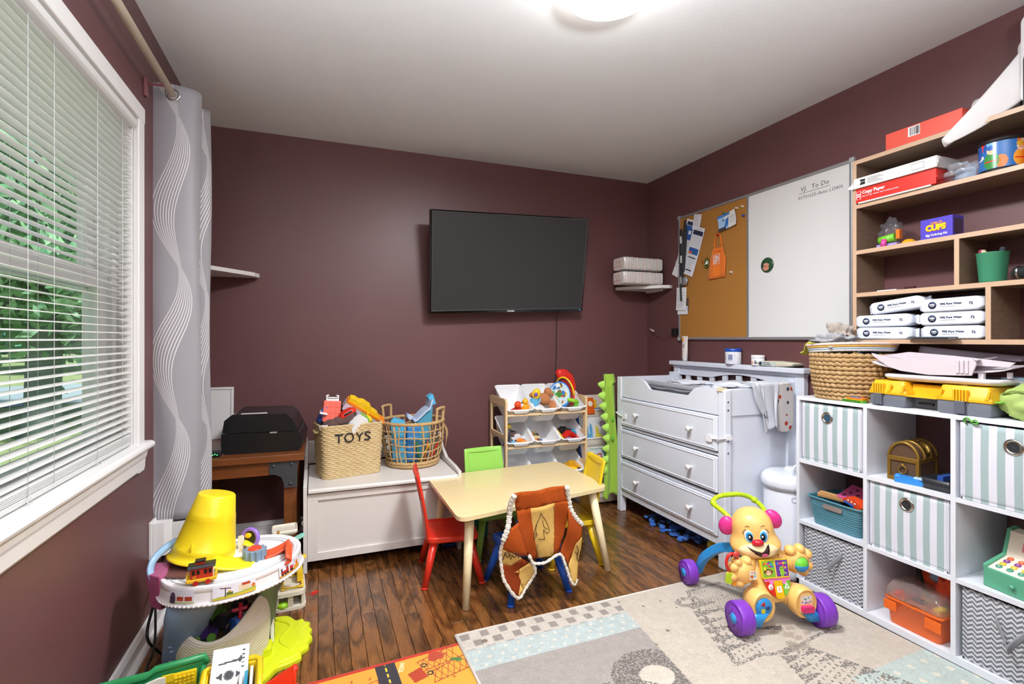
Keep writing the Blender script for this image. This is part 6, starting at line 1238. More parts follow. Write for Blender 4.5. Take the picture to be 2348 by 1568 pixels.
# ---------------------------------------------------------------- things on the right wall (front faces -x): local x runs to the right in the picture, local y into the wall
RZ = -PI / 2
def stripemat():
    m = MB('striped_canvas', '#dfe3ea', .85, sheen=.1); x, y, z_ = m.xyz(m.coord('Object')); s_ = ((x + .004 * 0) / .0455 + .25).fr().lt(.5)
    m.color(m.mix(s_, lin('#9fb3b4'), lin('#d9dbe6'))); m.bump(m.tex(m.coord('Object'), 500, 2), .25, .001); return m.m
STRP = stripemat()
def chevmat():
    m = MB('chevron_canvas', '#c9cbd0', .85); x, y, z_ = m.xyz(m.coord('Object')); v = ((z_ + (x + y * .9).tri(.0135) * .85) / .0162).fr().lt(.5)
    m.color(m.mix(v, lin('#d0d2d8'), lin('#6f737a'))); m.bump(m.tex(m.coord('Object'), 500, 2), .25, .001); return m.m
CHEV = chevmat()
def fabric_bin(label, x, yc, z_, w_, h, d, mat, group, sag=0, rz=0):
    t = thing('fabric_bin', label, 'storage bin', (x, yc, z_), RZ + rz, group); th = .006
    def wall(nm, f): M().grid(f, 14, 14).ob(nm, mat, t, solid=th)
    wall('front', lambda a, b: ((a - .5) * w_, -.004 * math.sin(a * PI) * math.sin(b * PI) + .004, b * h - sag * math.sin(a * PI) * b)); wall('back', lambda a, b: ((a - .5) * w_, d, b * h))
    for s_ in (-1, 1): wall('side', lambda a, b, s_=s_: (s_ * w_ / 2, a * d, b * h))
    M().box(-w_ / 2, w_ / 2, 0, d, 0, .008).ob('base', mat, t); M().tube([(-w_ / 2, .003, h), (w_ / 2, .003, h), (w_ / 2, d, h), (-w_ / 2, d, h)], .004, 6, True).ob('binding', mat, t)
    return t
INS = P('bin_inside', '#5d6d73', .9)
def grommet(t, x, z_, hole='#23262a'):
    M().lathe([(.0165, 0), (.019, .004), (.024, .005), (.0275, .002), (.028, 0)], 28).ob('grommet', CH, t, (x, -.002, z_), (PI / 2, 0, 0)); M().lathe([(.001, .001), (.0165, .001)], 20).ob('grommet_hole', P('hole_' + hole[1:], hole, .6), t, (x, -.0022, z_), (PI / 2, 0, 0))
G6, G7 = 'striped fabric bins in the cube shelf', 'chevron fabric bins in the cube shelf'
b = fabric_bin('blue-green striped fabric bin, top cube nearest the dresser', 2.156, 1.6, .6145, .272, .27, .28, STRP, G6); grommet(b, -.013, .212, '#2c4a60')
b = fabric_bin('striped fabric bin with a green tie, top cube at the right edge', 2.15, .965, .6145, .272, .272, .28, STRP, G6); grommet(b, .01, .212)
M().tube(spl([(-.12, -.004, .272), (-.125, -.008, .285), (-.11, -.014, .293), (-.1, -.012, .28), (-.09, -.014, .288), (-.083, -.01, .276), (-.1, -.008, .274)], 5), .003, 6).ob('green_tie', P('tie_green', '#5fb04a', .6), b)
b = fabric_bin('striped fabric bin in the very middle cube', 2.156, 1.283, .3225, .276, .268, .28, STRP, G6, .006); grommet(b, .0, .212)
WEB = fab('#8f9399')
for yc, lab in ((1.592, 'grey chevron fabric bin, bottom cube nearest the dresser'), (.965, 'grey chevron fabric bin, bottom cube at the right edge')):
    b = fabric_bin(lab, 2.158, yc, .041, .268, .252, .28, CHEV, G7)
    M().grid(lambda a, c: ((-.04 + a * .09) + .012 * math.sin(a * PI * 2), -.006 - .035 * math.sin(a * PI) * (.7 + .3 * c), .205 - .075 * math.sin(a * PI) - .03 * (1 - c)), 16, 3).ob('strap_handle', WEB, b, solid=.002)
# teal basket with toys
tb_ = thing('teal_basket', 'teal ribbed plastic basket full of toys in the middle-left cube', 'basket', (2.16, 1.592, .3225), RZ)
TEAL = pl('#4f8797', .45)
def tbf(a, b): k = .86 + .14 * b; r_ = rr(-.128 * k, .128 * k, .11 - .11 * k, .11 + .11 * k, .03 * k); i = int(a * len(r_)) % len(r_); rib = .0022 * (math.sin(b * PI * 24) > 0) * (b < .86); return (r_[i][0] * (1 - rib * 6), .11 + (r_[i][1] - .11) * (1 - rib * 6), b * .125)
nn = len(rr(0, 1, 0, 1, .1)); M().grid(tbf, nn, 96, cu=True).ob('wall', TEAL, tb_, solid=.003); M().prism(rr(-.108, .108, .018, .202, .026), 'z', .0, .004).ob('base', TEAL, tb_)
M().tube([(x, y, .125) for x, y in rr(-.131, .131, -.003, .223, .033)], .0045, 8, True).ob('rim', TEAL, tb_)
M().prism(rr(-.045, .045, .088, .108, .009), 'y', -.0035, .0).ob('handle_opening', P('opening_shadow', '#8f8078', .6), tb_)
G8 = 'toys in the teal basket'
t = thing('toy_tablet', 'pink card with purple paw spots on top of the teal basket', 'toy', (2.22, 1.555, .452), group=G8, rot=(R(28), R(6), RZ + R(-8))); q = Print(.14, .1, .004, '#c9588f'); [q.circ(.02 + .035 * (k % 4) + .012 * (k // 4), .025 + .026 * (k // 4), .008, '#6a2350') for k in range(10)]; q.ob('printed_face', t, (-.07, 0, .0045), rough=.35); M().prism(rr(-.07, .07, 0, .1, .008), 'z', 0, .004).ob('card', PNK, t)
t = thing('wooden_track', 'piece of wooden toy track lying in the teal basket', 'toy', (2.2, 1.64, .446), group=G8, rot=(R(10), R(4), RZ + R(15))); M().prism([(-.05, 0), (.06, .01), (.06, .05), (-.05, .04)], 'z', 0, .012).ob('track', P('beech', '#c79a64', .5), t, bevel=.002); M().box(-.045, .055, .012, .017, .0115, .013).ob('groove', P('beech_dark', '#8a6238', .6), t)
t = thing('toy_racer', 'orange and blue toy car with white dice dots in the teal basket', 'toy', (2.2, 1.515, .452), group=G8, rot=(R(6), R(10), RZ + R(-12))); M().prism([(-.05, 0), (.045, 0), (.05, .018), (.02, .035), (-.03, .03), (-.05, .015)], 'y', -.02, .02).ob('body', pl('#dd4a20'), t, bevel=.005); M().box(-.045, .01, -.021, .021, -.002, .012).ob('skirt', pl('#2f62c0'), t, bevel=.003); [M().lathe([(.001, .0006), (.005, .0006), (.005, 0)], 10).ob('dot', WT, t, (-.02 + k * .018, -.0205, .02), (PI / 2, 0, 0)) for k in range(3)]
t = thing('red_book', 'thin red book standing at the right inside the teal basket', 'book', (2.25, 1.475, .36), RZ, G8); M().box(-.006, .006, .0, .1, 0, .15).ob('cover', pl('#b03038'), t, bevel=.002); M().box(-.004, .004, .002, .098, .148, .1515).ob('pages', WHITE, t)
t = thing('toy_gear', 'dark grey toy wheels at the back of the teal basket', 'toy', (2.27, 1.6, .44), group=G8, rot=(R(60), 0, RZ)); M().lathe([(0, 0), (.03, 0), (.03, .012), (0, .012)], 16).ob('disc', BLKM, t); M().lathe([(0, .012), (.012, .012), (.01, .018), (0, .018)], 12).ob('hub', pl('#8a8d90'), t)
# treasure chest cube
tc = thing('treasure_chest', 'golden-brown toy treasure chest in the top middle cube', 'toy chest', (2.262, 1.325, .6135), R(6))
GOLD, BRN = P('antique_gold', '#8f6f2e', .35, metal=.55), P('chest_brown', '#57402f', .5)
M().box(-.07, .075, -.05, .05, .012, .085).ob('body', BRN, tc, bevel=.003); M().box(-.077, .082, -.056, .056, 0, .016).ob('foot_band', GOLD, tc, bevel=.003)
dome = [(.05 * math.cos(a), .092 + .062 * math.sin(a)) for a in np.linspace(0, PI, 15)]; M().prism(dome, 'x', -.068, .073).ob('lid', BRN, tc)
for x in (-.07, -.022, .026, .07): M().tube([(x, .052 * math.cos(a), .092 + .064 * math.sin(a)) for a in np.linspace(0, PI, 15)], .006, 8).ob('lid_band', GOLD, tc)
M().box(-.076, .081, -.056, .056, .08, .098).ob('rim_band', GOLD, tc, bevel=.002)
for x in (-.068, .07):
    for y in (-.05, .05): M().box(x - .008, x + .008, y - .006, y + .006, .01, .085).ob('corner_post', GOLD, tc, bevel=.002)
q = M(); q.tube([(-.078, .014 * math.cos(a), .048 + .016 * math.sin(a)) for a in (2 * PI * k / 18 for k in range(18))], .003, 6, True); q.ell((-.077, 0, .066), (.005, .007, .007), 10, 6); q.ob('ring_pull', GOLD, tc); M().tube(spl([(.02, -.02, .15), (.0, -.05, .14), (-.01, -.062, .12)], 4), [.012, .012, .012, .012, .011, .01, .009, .008, .007], 8).ob('ornament', GOLD, tc)
t = thing('blue_toy_phone', 'bright blue toy handset lying in front of the treasure chest', 'toy', (2.185, 1.285, .614), group=None, rot=(0, 0, RZ + R(12))); M().prism([(-.05, 0), (.04, .0), (.05, .012), (.02, .024), (-.03, .028), (-.05, .016)], 'y', -.018, .018).ob('body', pl('#2f86d3'), t, bevel=.006); M().ell((-.042, 0, .02), (.014, .02, .012)).ob('ear_pad', pl('#2f86d3'), t); M().box(.01, .05, -.014, .014, .02, .03).ob('clear_tip', pl('#a9c9e3'), t, bevel=.004)
t = thing('black_tray', 'black plastic tray at the right of the top middle cube', 'tray', (2.165, 1.192, .6135), RZ); M().loft([[(x, y, z_) for x, y in rr(-hx, hx, .0 + o_, .2 - o_, .01)] for hx, o_, z_ in ((.046, .006, 0), (.05, 0, .042), (.046, .004, .042), (.043, .01, .005))]).ob('tray', P('tray_black', '#26282d', .35), t); M().box(-.02, .0, .05, .12, .03, .048).ob('blue_piece', pl('#3457a8'), t); M().box(-.02, .02, .005, .02, .005, .02).ob('divider', BLKM, t)
# bottom middle cube
ob_ = thing('orange_toolbox', 'orange plastic toolbox with clear divided lid in the bottom middle cube', 'toolbox', (2.155, 1.265, .0405), RZ); ob_.scale = (1, 1, 1.32)
OGT = pl('#e8681c', .38); M().loft([[(x, y, z_) for x, y in rr(-hx, hx, o_, .16 - o_, .016)] for hx, o_, z_ in ((.088, .01, 0), (.09, .008, .004), (.098, .002, .07), (.103, -.003, .072), (.104, -.004, .08))], caps=True).ob('tub', OGT, ob_)
q = M(); q.box(-.102, -.055, -.0045, .002, .04, .068).box(.045, .1, -.0045, .002, .034, .066).box(-.01, .02, -.0055, .002, .072, .08); q.ob('relief_panel', OGT, ob_, bevel=.002, kind='stuff')
CLR = MB('clear_lid', '#e6dcd8', .12, trans=.8, alpha=.42).m
M().loft([[(x, y, z_) for x, y in rr(-hx, hx, o_, .16 - o_, .016)] for hx, o_, z_ in ((.103, -.003, .08), (.1, .0, .105), (.085, .012, .125), (.02, .07, .126))]).ob('clear_lid', CLR, ob_, solid=.002)
for x in (-.03, .04): M().box(x - .001, x + .001, .01, .15, .08, .122).ob('lid_divider', CLR, ob_)
G9 = 'parts inside the orange toolbox'
for k, (x, y, c) in enumerate(((-.07, .05, '#d8341c'), (-.05, .1, '#c9301c'), (.0, .05, '#2a2b30'), (.015, .1, '#e8b81f'), (.07, .05, '#e8c51d'), (.07, .1, '#3a3a42'))):
    t = thing('toy_part', ['small red piece at the left, front', 'small red piece at the left, back', 'small black piece in the middle, front', 'small yellow piece in the middle, back', 'yellow piece at the right, front', 'dark grey piece at the right, back'][k] + ' of the orange toolbox', 'toy', (2.155 + y, 1.265 - x, .148), k * .8, G9); M().prism([(-.022, -.01), (.02, -.014), (.024, .008), (.0, .014), (-.02, .01)], 'z', 0, .012).ob('piece', pl(c), t, bevel=.003)
og_ = thing('orange_backpack', 'orange and blue nylon bag slumped behind the orange toolbox', 'bag', (2.33, 1.265, .05), RZ)
def lump(seed, n=40, amp=.25):
    def f(a, b):
        th_, ph_ = a * 2 * PI, (b - .5) * PI; d = Vector((math.cos(th_) * math.cos(ph_), math.sin(th_) * math.cos(ph_), math.sin(ph_))); return d * (1 + amp * noise.noise(d * 2.2 + Vector((seed, 0, 0))) + amp * .5 * noise.noise(d * 5 + Vector((0, seed, 0))))
    return f
def blob(nm, c, r, mat, par, seed, amp=.25, rot=(0, 0, 0), n=40):
    f = lump(seed, n, amp); M().grid(lambda a, b: tuple(v * k for v, k in zip(f(a, b), r)), n, n // 2, cu=True).ob(nm, mat, par, c, rot)
ON = P('nylon_orange', '#d9481a', .6, bump=.3, bscale=60)
blob('body', (0, .02, .11), (.085, .06, .12), ON, og_, 3, .4); blob('flap', (.045, -.045, .14), (.04, .035, .085), ON, og_, 9, .45, (R(20), R(25), 0)); blob('blue_panel', (.02, -.03, .2), (.035, .03, .04), P('nylon_blue', '#8398b8', .6), og_, 5, .4)
M().tube(spl([(-.08, .0, .2), (-.075, -.03, .22), (-.05, -.045, .2), (-.02, -.06, .13), (.04, -.075, .08)], 6), .008, 8, flat=.4).ob('strap', BLKM, og_); M().cb((-.082, .0, .205), (.02, .02, .03)).ob('blue_clip', pl('#2f6fd0'), og_, bevel=.004)
# cash register
rgst = thing('cash_register', 'mint green wooden toy cash register in the middle-right cube', 'toy', (2.165, .958, .3225), RZ + R(-8))
MINT, CRMR = pl('#57a583', .45), pl('#ece4d2', .45)
M().box(-.095, .125, .0, .16, 0, .068).ob('drawer_base', MINT, rgst, bevel=.004)
for x in (-.095, .117): M().prism([(.0, .06), (.0, .075), (.09, .105), (.115, .19), (.15, .196), (.16, .19), (.16, .06)], 'x', x, x + .012).ob('side_cheek', MINT, rgst, bevel=.002)
M().prism([(.004, .068), (.09, .099), (.113, .184), (.15, .19), (.15, .068)], 'x', -.084, .118).ob('keyboard_panel', CRMR, rgst)
ka = math.atan2(.031, .086); cols = ['#e0673a', '#8a3f8f', '#d9c23a', '#4f9a82']
for r_ in range(4):
    for c_ in range(4 if r_ in (0, 3) else 3):
        if r_ == 0 and c_ == 3: continue
        y = .078 - r_ * .018; x = -.062 + c_ * .032; k_ = M().lathe([(.001, .003), (.0085, .003), (.0095, .0015), (.0095, 0)], 18).ob('key', pl(cols[r_] if c_ < 3 else '#c9307a'), rgst, (x, y, .068 + (y - .004) * .36 + .0005), (ka, 0, 0)); text('123 456 789 0.S+'.replace(' ', '')[r_ * 3 + c_] if r_ * 3 + c_ < 13 else '=', .011, CRMR, k_, (0, 0, .0032), depth=.0002)
dsp = M().prism(rr(-.04, .112, -.017, .017, .005), 'z', -.002, .003).ob('display_frame', pl('#d9788a'), rgst, (0, .101, .143), (R(75), 0, 0)); M().prism(rr(-.035, .107, -.0125, .0125, .003), 'z', .003, .0035).ob('display', pl('#6fa3d8'), dsp); text('8756.9', .026, P('digit_purple', '#4a4a8f', .5), dsp, (.03, 0, .004), depth=.0002, sx=1.2, bold=.0004)
M().lathe([(.001, .014), (.007, .012), (.008, .006), (.004, .0)], 16).ob('knob', MINT, rgst, (-.005, 0, .034), (PI / 2, 0, 0))

# ---------------------------------------------------------------- on top of the cube shelf
sg = thing('seagrass_basket', 'braided seagrass basket overflowing with clothes on the cube shelf', 'basket', (2.293, 1.6, .912), 0)
SEA = MB('seagrass', '#a27c4a', .85); o = SEA.coord('Object'); n_ = SEA.tex(o, 45, 4); SEA.color(SEA.mix(n_, lin('#86663a'), lin('#d3b180'))); SEA.bump(SEA.tex(o, 120, 3), .5, .002); SEA = SEA.m
for k in range(11):                                         # one plaited coil above another
    z_ = .008 + k * .0192; r_ = .138 + .022 * math.sin(min(1, k / 9) * PI / 2); q = M(); N_ = 150
    q.tube([(math.cos(a) * r_ + .002 * math.cos(a * 37), math.sin(a) * r_ * .98, z_ + .0022 * math.sin(a * 37)) for a in (2 * PI * j / N_ for j in range(N_))], [.0098 * (1 + .2 * math.sin(j * 37 * 2 * PI / N_ + k * 1.7)) for j in range(N_)], 7, True); q.ob('braided_coil', SEA, sg)
M().lathe([(0, .002), (.135, .002), (.135, .01), (0, .01)], 28).ob('base', SEA, sg)
for k, c in enumerate(('#dfe1e3', '#b9cbe0', '#d8ab45', '#dcc0b4')):
    f = lambda a, z0=.216 + k * .009, r0=.163 + k * .0035: (math.cos(a) * r0, math.sin(a) * r0, z0 + .012 * max(0, math.cos(a + 2.2)) + .018 * max(0, math.cos(a + .35)) ** 4); q = M(); q.tube([f(2 * PI * j / 80) for j in range(80)], [.0065 * (1 + .1 * (j % 2)) for j in range(80)], 7, True); q.ob('rope_rim', fab(c), sg)
G10 = 'clothes piled in the seagrass basket'
def garment(label, loc, r_, col, seed, amp=.45, rot=(0, 0, 0), nm='garment', grp=None):
    t = thing(nm, label, 'clothing', loc, group=grp); blob('cloth', (0, 0, 0), r_, fab(col), t, seed, amp, rot, 56); return t
garment('light grey ribbed garment heaped in the seagrass basket', (2.21, 1.61, 1.165), (.075, .085, .042), '#9a9ca0', 4, .7, grp=G10); garment('beige crumpled cloth standing highest in the seagrass basket', (2.22, 1.6, 1.205), (.04, .05, .045), '#a49a90', 21, .7, grp=G10)
garment('navy blue cloth at the right rim of the seagrass basket', (2.27, 1.51, 1.14), (.05, .055, .02), '#44546f', 6, .5, grp=G10); garment('pale yellow-white cloth in the middle of the seagrass basket', (2.25, 1.66, 1.15), (.05, .06, .025), '#cfcfae', 8, .6, grp=G10)
yg = thing('yellow_garment', 'yellow-green cloth hanging over the left rim of the seagrass basket', 'clothing', (2.2, 1.72, 1.14), group=G10)
M().grid(lambda a, b: (.02 + .07 * (b - .4) + .01 * math.sin(a * 9), .02 + .09 * (a - .5) + .03 * (b > 2), .022 * math.sin(PI * min(1, a * 1.15)) * 1.2 - .06 * max(0, a - .55) + .006 * math.sin(b * 14 + a * 7)), 24, 16).ob('cloth', fab('#b9b93e'), yg, solid=.006)
hm_ = thing('toy_harmonica', 'orange and green toy harmonica lying in front of the seagrass basket', 'toy', (2.165, 1.535, .9115), RZ + R(-6))
M().prism(rr(-.07, .075, 0, .045, .012), 'z', .008, .02).ob('orange_top', pl('#e0821f'), hm_, bevel=.002); M().prism(rr(-.064, .08, -.008, .03, .008), 'z', 0, .011).ob('green_base', pl('#5fae2a'), hm_, bevel=.002)
q = M(); [q.box(-.04 + k * .0078, -.0356 + k * .0078, -.0085, -.007, .001 + j * .005, .0045 + j * .005) for k in range(15) for j in range(2)]; q.ob('reed_hole', BLKM, hm_); M().prism([(-.045, .004), (.055, .004), (.065, .012), (.05, .02), (-.04, .02), (-.05, .012)], 'z', .02, .022).ob('blue_label', pl('#3f76c9'), hm_)
hc = thing('hardware_organizer', 'yellow and grey double-sided parts organizer case on the cube shelf', 'organizer case', (2.165, 1.232, .9115), RZ)
CG, CY_ = pl('#6c717b', .45), pl('#eab31c', .38)
for xa, xb in ((-.2, -.062), (.045, .21)):
    M().loft([[(x, y, z_) for x, y in rr(xa + o_, xb - o_, o_ * .5, .2, .008)] for o_, z_ in ((.006, 0), (0, .01), (0, .05))]).ob('grey_tray', CG, hc, bevel=.002)
    M().loft([[(x, y, z_) for x, y in rr(xa - .004 + o_, xb + .004 - o_, -.004 + o_, .2, .01)] for o_, z_ in ((0, .048), (0, .06), (.008, .074), (.014, .104))]).ob('yellow_lid', CY_, hc, bevel=.003)
    xm = xa + .038 if xa < 0 else xb - .088
    q = M(); q.box(xm - .016, xm + .016, -.012, .0, .005, .052); q.ob('latch_slot', P('latch_grey', '#5a5f69', .45), hc, bevel=.003); q = M(); [q.box(xm - .021 + j * .0093, xm - .0148 + j * .0093, -.012, .004, .05, .092) for j in range(5)]; q.ob('latch_rib', CY_, hc, bevel=.002)
    for x in (xa + .078, xb - .012, xa + .01): M().prism([(x - .004, .06), (x + .006, .06), (x + .012, .09), (x + .006, .09)], 'y', -.006, .0).ob('rib', CY_, hc)
M().box(-.066, .05, .055, .2, 0, .05).ob('grey_tray', CG, hc); M().box(-.066, .05, .05, .2, .048, .095).box(-.066, .05, .0, .05, .046, .052).ob('yellow_bridge', CY_, hc, bevel=.003); M().cyl((-.03, .03, .022), (.02, .03, .022), .006).ob('carry_handle', BLKM, hc)
PW = pl('#d6d3d5', .35); PKW = pl('#cfc6cd', .38)
t1 = thing('white_tray', 'thick white plastic tray lying on the yellow organizer case', 'tray', (2.18, 1.2, 1.017), RZ)
M().loft([[(x, y, z_) for x, y in rr(-.2 + o_, .195 - o_, o_, .2 - o_, .04)] for o_, z_ in ((.03, 0), (.008, .006), (0, .016), (.002, .024), (.012, .027), (.02, .02))]).ob('tray', PW, t1); [M().cb((x, .03, -.001), (.02, .015, .008)).ob('foot', PW, t1, bevel=.002) for x in (-.13, .08)]
t2 = thing('toddler_seat_shell', 'two nested pale plastic scoop trays stacked askew on the white tray', 'plastic tray', (2.19, 1.225, 1.048), RZ)
def scoop(nm, x0, x1, zl, zr, y0): M().grid(lambda a, b: (x0 + (x1 - x0) * a, y0 + .16 * b, zl + (zr - zl) * a - .035 * math.sin(a * PI) ** .7 * (1 - .5 * b) + .012 * b), 24, 10).ob(nm, PKW, t2, solid=.004)
scoop('upper_scoop', -.215, .14, .042, .06, .0); scoop('lower_scoop', -.2, .23, .066, .035, .03)
M().prism([(-.215, .078), (-.205, .066), (-.15, .026), (-.1, .01), (.0, .0), (.135, .006), (.15, .05), (.138, .068), (.06, .06), (-.05, .053), (-.13, .06)], 'y', -.004, .003).ob('front_wall', PKW, t2, bevel=.002); M().prism([(-.18, .07), (-.1, .05), (.05, .04), (.22, .04), (.235, .056), (.05, .075), (-.1, .085)], 'y', .045, .052).ob('rear_wall', PKW, t2, bevel=.002); q = M(); [q.box(.09 + k * .014, .1 + k * .014, -.009, .0, .012, .06) for k in range(3)]; q.ob('ribbed_end', PKW, t2, bevel=.002); M().cb((.15, .03, .004), (.015, .015, .022)).ob('peg', PKW, t2); M().cb((.215, .06, .01), (.012, .012, .02)).ob('peg', PKW, t2)
t3 = thing('curled_paper', 'curled pale lavender paper sheet leaning on the wall behind the trays', 'paper', (2.38, 1.21, 1.085), RZ); M().grid(lambda a, b: (-.17 + .34 * a, .03 * b + .01, .03 + b * .035 * (1 - a) + .02 * (1 - (2 * b - 1) ** 2) - .012 * a), 16, 10).ob('sheet', P('paper_lavender', '#c9c9dc', .6), t3, solid=.001)
t4 = thing('blue_folder', 'light blue plastic folder under the trays at the right edge', 'folder', (2.3, 1.0, 1.018), RZ); M().box(-.06, .1, 0, .1, 0, .03).ob('folder', pl('#a9c3da', .4), t4, bevel=.004); M().box(-.06, .1, -.003, .0, .012, .018).ob('edge', WT, t4)
gb = thing('green_pouch', 'light green fabric pouch at the right end of the cube shelf', 'bag', (2.215, .955, .966), RZ)
blob('body', (.01, .03, 0), (.095, .07, .062), P('pouch_green', '#9fb765', .7, bump=.3, bscale=80), gb, 12, .22); M().tube(spl([(-.05, -.02, .03), (-.01, -.035, .045), (.05, -.04, .04)], 5), .003, 6).ob('seam', P('pouch_seam', '#7f9a4a', .8), gb); M().prism([(-.06, -.05), (-.04, -.055), (-.04, -.03), (-.06, -.025)], 'z', .0, .004).ob('tag', GRN, gb)

# ---------------------------------------------------------------- on the wall bookshelf
def ream(label, loc, w_, h, d, col, name='paper_ream', rz=RZ):
    t = thing(name, label, 'paper pack', loc, rz); c = P('wrap_' + col[1:], col, .4); M().box(0, w_, 0, d, 0, h).ob('pack', c, t, bevel=.003); M().loft([[(w_ + .0004, y, z_) for y, z_ in ((.002, .002), (d / 2, h * .55), (.002, h - .002))], [(w_ + .003, y, z_) for y, z_ in ((.01, h * .3), (d / 2 - .01, h * .55), (.01, h * .7))]]).ob('end_fold', c, t); return t, c
t, c = ream('red paper pack lying on top of the wall bookshelf', (2.296, 1.452, 1.9975), .28, .075, .17, '#e25543')
bc_ = Print(.045, .04, .0011, '#e8e6e6'); gg = np.random.default_rng(9); xs_ = np.cumsum(gg.uniform(.0011, .004, 14)) + .003; [bc_.rect(x, x + gg.uniform(.0008, .0022), .003, .037, '#55555a') for x in xs_ if x < .042]; bc_.ob('barcode', t, (.09, -.0008, .03), (PI / 2, 0, 0), rough=.4)
t, c = ream('red copy paper pack at the left of the top compartment', (2.272, 1.565, 1.7995), .318, .062, .165, '#d02a1f'); M().box(.012, .3, -.001, .16, -.004, .002).ob('white_underside', WHITE, t)
text('Copy Paper', .02, WT, t, (.03, -.0012, .042), (PI / 2, 0, 0), al='LEFT', bold=.0006); text('Best for high volume, black & white printing', .0085, WT, t, (.03, -.0012, .025), (PI / 2, 0, 0), al='LEFT'); 
q = M(); [q.box(x0, x1, -.0012, 0, z0, z1) for x0, x1, z0, z1 in ((.004, .006, .014, .05), (.004, .011, .048, .05), (.004, .011, .014, .016), (.0225, .0245, .014, .05), (.0175, .0245, .048, .05), (.0175, .0245, .014, .016))]; q.ob('bracket_logo', WT, t); text('TRU', .008, WT, t, (.0143, -.0012, .036), (PI / 2, 0, 0), bold=.0004); text('RED', .008, WT, t, (.0143, -.0012, .027), (PI / 2, 0, 0), bold=.0004)
t, c = ream('white wrapped paper pack with torn end on the red copy paper', (2.268, 1.572, 1.8645), .33, .046, .16, '#e2e3e0'); M().loft([[(.0, .0, .0), (.0, .1, .0), (.0, .1, .044), (.0, .0, .044)], [(-.02, -.012, .004), (-.018, .08, .01), (-.016, .07, .03), (-.012, .01, .03)]], smooth=False).ob('torn_end', c, t)
M().prism([(.028, .012), (.052, .012), (.052, .036), (.028, .036), (.034, .024)], 'y', -.001, 0).ob('black_label', BLKM, t); text('amazon basics', .006, WT, t, (.041, -.0014, .025), (PI / 2, 0, 0)); q = M(); [q.box(.062, .13 - .012 * (k % 3), -.001, 0, .012 + k * .0055, .0135 + k * .0055) for k in range(5)]; q.ob('small_print', P('print_grey', '#77777a', .6), t); q = M(); q.tube([(.24, -.0008, .012), (.285, -.0008, .012), (.285, -.0008, .036), (.24, -.0008, .036)], .0006, 4, True); q.ob('stamp', P('print_grey', '#77777a', .6), t)
t = thing('plastic_packet', 'crumpled clear plastic packet behind the copy paper', 'packet', (2.36, 1.22, 1.84), RZ); blob('film', (.02, .0, .0), (.075, .05, .035), MB('clear_film', '#dfe3ea', .15, trans=.5, alpha=.55).m, t, 30, .5); M().box(-.02, .05, .02, .05, -.04, .02).ob('contents', pl('#9fbfe0'), t)
def drum(label, loc, seed):
    t = thing('toy_drum', label, 'toy drum', loc, RZ, 'printed tin drums on the wall bookshelf'); r_ = .068
    pr = Print(.43, .1, .0022, '#2f6fb5'); g = np.random.default_rng(seed)
    for k in range(26): pr.circ(g.uniform(0, .43), g.uniform(0, .1), g.uniform(.006, .022), ['#3f8f4a', '#e3a52a', '#2a57a8', '#d8402f', '#e9e2d0', '#79b8dc', '#e07a2a', '#223a6a'][k % 8], g.uniform(.008, .03))
    for k in range(5):                                      # rows of little painted children
        x = .04 + k * .085; pr.circ(x, .03, .024, ['#2a4fb0', '#d8582f', '#3f8f4a', '#e5a32f', '#8a4fae'][k], .03).circ(x, .068, .014, '#ecc9a4').circ(x, .078, .015, ['#6fb0dc', '#d98aa8', '#3a6ac0', '#e0b02a', '#7a4a2a'][k], .009).circ(x - .004, .066, .0015, '#222222').circ(x + .005, .066, .0015, '#222222').rect(x - .02, x + .02, .026, .031, '#d8302a')
    pr.ob('printed_shell', t, (0, .068, .01), rough=.25, fn=lambda x, y: (r_ * math.sin(x / .43 * 2 * PI - PI), -r_ * math.cos(x / .43 * 2 * PI - PI), y))
    for z_ in (.005, .113): M().lathe([(r_ - .004, -.006), (r_ + .003, -.006), (r_ + .003, .006), (r_ - .004, .006)], 40, (0, .068, z_)).ob('black_rim', BLKM, t)
    M().lathe([(.001, .114), (r_, .114)], 40, (0, .068, 0)).ob('drum_head', pl('#d8d2c4'), t); return t
drum('round tin drum printed with little children, right of the white paper pack', (2.29, 1.078, 1.7955), 5); drum('second printed tin drum cut by the right edge of the picture', (2.29, .938, 1.7955), 8)
t = thing('paper_towel_roll', 'white paper towel roll lying on the bookshelf with its sheet hanging down', 'paper towel', (2.36, 1.03, 2.055), RZ)
TOW = P('paper_towel', '#e4e4e4', .85, bump=1.0, bscale=130); M().cyl((-.13, .02, .0), (.13, .02, 0), .056, n=32).ob('roll', TOW, t)
def tw2(u, v):
    p = lerp(lerp((.03, .147), (.036, -.03), v), lerp((-.195, -.092), (-.175, -.118), v), u); return (p[0] + .02 * math.sin(PI * u) * (1 - v), -.06 - .035 * u - .012 * math.sin(PI * v) * (1 - u * .5), p[1] + .022 * math.sin(PI * u) * (1 - 2 * v) * .5)
M().grid(tw2, 24, 16).ob('loose_sheet', TOW, t, solid=.001)
M().grid(lambda a, b: (-.195 + .125 * a, -.094 + .045 * b + .01 * a, lerp((-.097,), (-.05,), a)[0] - .022 * math.sin(PI * b) * (1 - a)), 12, 8).ob('curled_edge', TOW, t, solid=.001)
t = thing('white_storage_tubs', 'white plastic tubs with dark seams at the top right edge of the bookshelf', 'storage tub', (2.30, 1.01, 1.9975), RZ)
for k, (x, z1) in enumerate(((-.01, .25), (.02, .31))): M().prism(rr(x, x + .14, .0, z1, .03), 'y', .02 - k * .05, .1 - k * .05).ob('tub', PW, t, bevel=.006); M().tube([(x_, .018 - k * .05, z_) for x_, z_ in rr(x + .01, x + .13, -.02, z1 - .07 - k * .06, .03)], .003, 6, True).ob('dark_seam', BLKM, t)
G11 = 'small things on the bookshelf'
